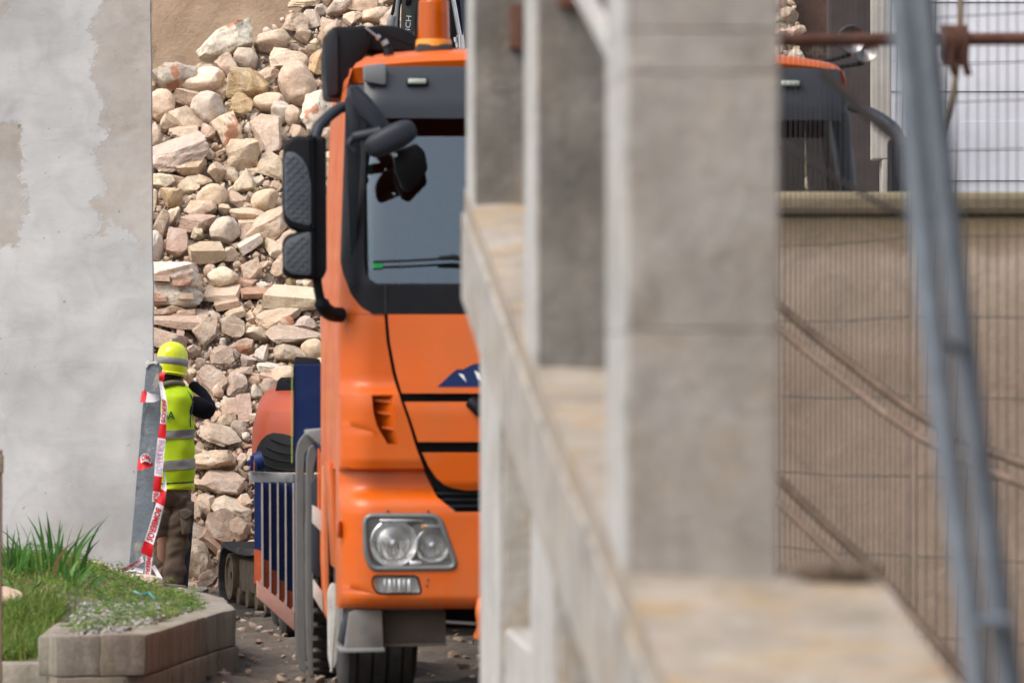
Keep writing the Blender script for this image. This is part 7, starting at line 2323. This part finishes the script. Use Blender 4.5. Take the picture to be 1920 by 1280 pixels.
# tall grass in the lower left
spots = []
for _ in range(2600):
    x = random.uniform(at_px(-20, 26), at_px(88, 26)); y = random.uniform(25.6, 27.2)
    c = random.choices(GREENS, [5, 5, 2, 4, 1, 0.3])[0]
    spots.append((x, y, bedz(x, y) - 0.005, random.uniform(0.05, 0.14), random.uniform(0.006, 0.011), random.gauss(0, 0.05), random.gauss(0, 0.05), c))
tag(blades('long_grass', spots), 'longer dark green grass behind the low kerb at lower left', 'grass', kind='stuff')
# gravel
gv = []
while len(gv) < 2600:
    x = random.uniform(-2.3, -1.6); y = random.uniform(24.4, 27.6)
    if not in_poly(x, y) or random.random() > 0.12 + gravel_patch(x, y): continue
    r = random.uniform(0.006, 0.016); dims = np.array([r * 1.3, r, r * 0.7])
    rm = rot_mat(random.uniform(-1, 1), random.uniform(-1, 1), random.uniform(-3, 3))
    g = random.choice([(0.42, 0.42, 0.40), (0.30, 0.30, 0.29), (0.5, 0.49, 0.47), (0.2, 0.19, 0.17), (0.35, 0.3, 0.25)])
    gv.append(('2', (random.choice(tiny) * dims) @ np.array(rm).T + np.array([x, y, bedz(x, y) + r * 0.4]), g))
tag(link(bpy.data.objects.new('gravel', joined('gravel', gv, M['stone_fine']))), 'pale grey gravel showing through the grass behind the stone edging', 'gravel', kind='stuff')
# stones and litter on the bed and at the foot of the heap
def boulder(px, py, w, h, D, kind, tn, label, ang=0, nm='boulder', seed=0, mat=None, dz=0.0):
    q, f = rock(kind, 16, 700 + seed)
    s_ = D / F
    q = q / np.abs(q).max(axis=0) * np.array([w * s_ / 2, w * s_ * 0.42, h * s_ / 2])
    o = bpy.data.objects.new(nm, np_mesh(nm, q, f, mat or M['stone_smooth' if kind == 'round' else 'stone'], 34 if kind != 'round' else 60))
    o.location = P(px, py, D) + Vector((0, 0, dz)); o.rotation_euler = (0, -R(ang), 0); o.color = (*tone(tn), 1)
    link(o); tag(o, label, 'stone')
boulder(186, 1072, 92, 44, 31.5, 'mortar', 'grey', 'grey broken concrete lump at the foot of the plaster wall', -18, 'concrete_lump', 1, M['stone'])
boulder(262, 1096, 96, 46, 31.0, 'round', 'tan', 'smooth pinkish tan boulder lying under the trailing barrier tape', -4, seed=2)
boulder(16, 1122, 84, 44, 27.2, 'round', 'tan', 'tan boulder at the left picture edge above the long grass', -18, seed=3)
boulder(322, 1102, 60, 16, 33.5, 'slab', 'grey', 'flat grey stone lying in front of the worker boots', -6, seed=4)
boulder(342, 1112, 44, 26, 32.5, 'ang', 'grey', 'dark grey stone at the right end of the grass bed', 10, seed=5)
boulder(372, 1106, 40, 16, 34.5, 'mortar', 'white', 'pale crumbly stone between the boots and the rubber track', 0, seed=6)
boulder(390, 1088, 44, 40, 35.5, 'ang', 'tan', 'tan angular stone tucked beside the end of the rubber track', 20, seed=7)
boulder(497, 1183, 32, 30, 32.3, 'mortar', 'white', 'pale upright stone in front of the truck rear wheel', 5, seed=8)
boulder(462, 1192, 44, 10, 32.2, 'slab', 'white', 'thin pale flat stone on the dirt left of the upright one', 0, seed=9)
boulder(438, 1186, 20, 18, 32.6, 'ang', 'brown', 'small brown stone beside the stone flower bed corner', 0, seed=10)
bm = BM(); pts = [gp(252, 1108, 0.40), gp(268, 1114, 0.395), gp(280, 1112, 0.40), gp(290, 1122, 0.385), gp(296, 1118, 0.40)]
O = pts[0].copy(); tube(bm, curve_pts([p - O for p in pts], 5), [0.010] * 21, n=6, flat=0.5)
tag(finish('plastic_litter', bm, M['blue_litter'], None, 60, O), 'scrap of blue plastic lying in the grass of the flower bed', 'litter')
# post at the left picture edge
lp = thing('wooden_stake', 'brown wooden stake cut off by the left picture edge', 'stake', (P(-3, 1130, 24.0).x, 24.0, 0))
bm = BM(); box(bm, (0, 0, 0.62), (0.035, 0.035, 1.24), bevel=0.004); finish('shaft', bm, M['wood'], lp)
bm = BM(); box(bm, (0.0, -0.01, 1.17), (0.05, 0.03, 0.085), bevel=0.004); finish('cap_board', bm, M['wood'], lp)
print('NOBJ', len(bpy.data.objects))
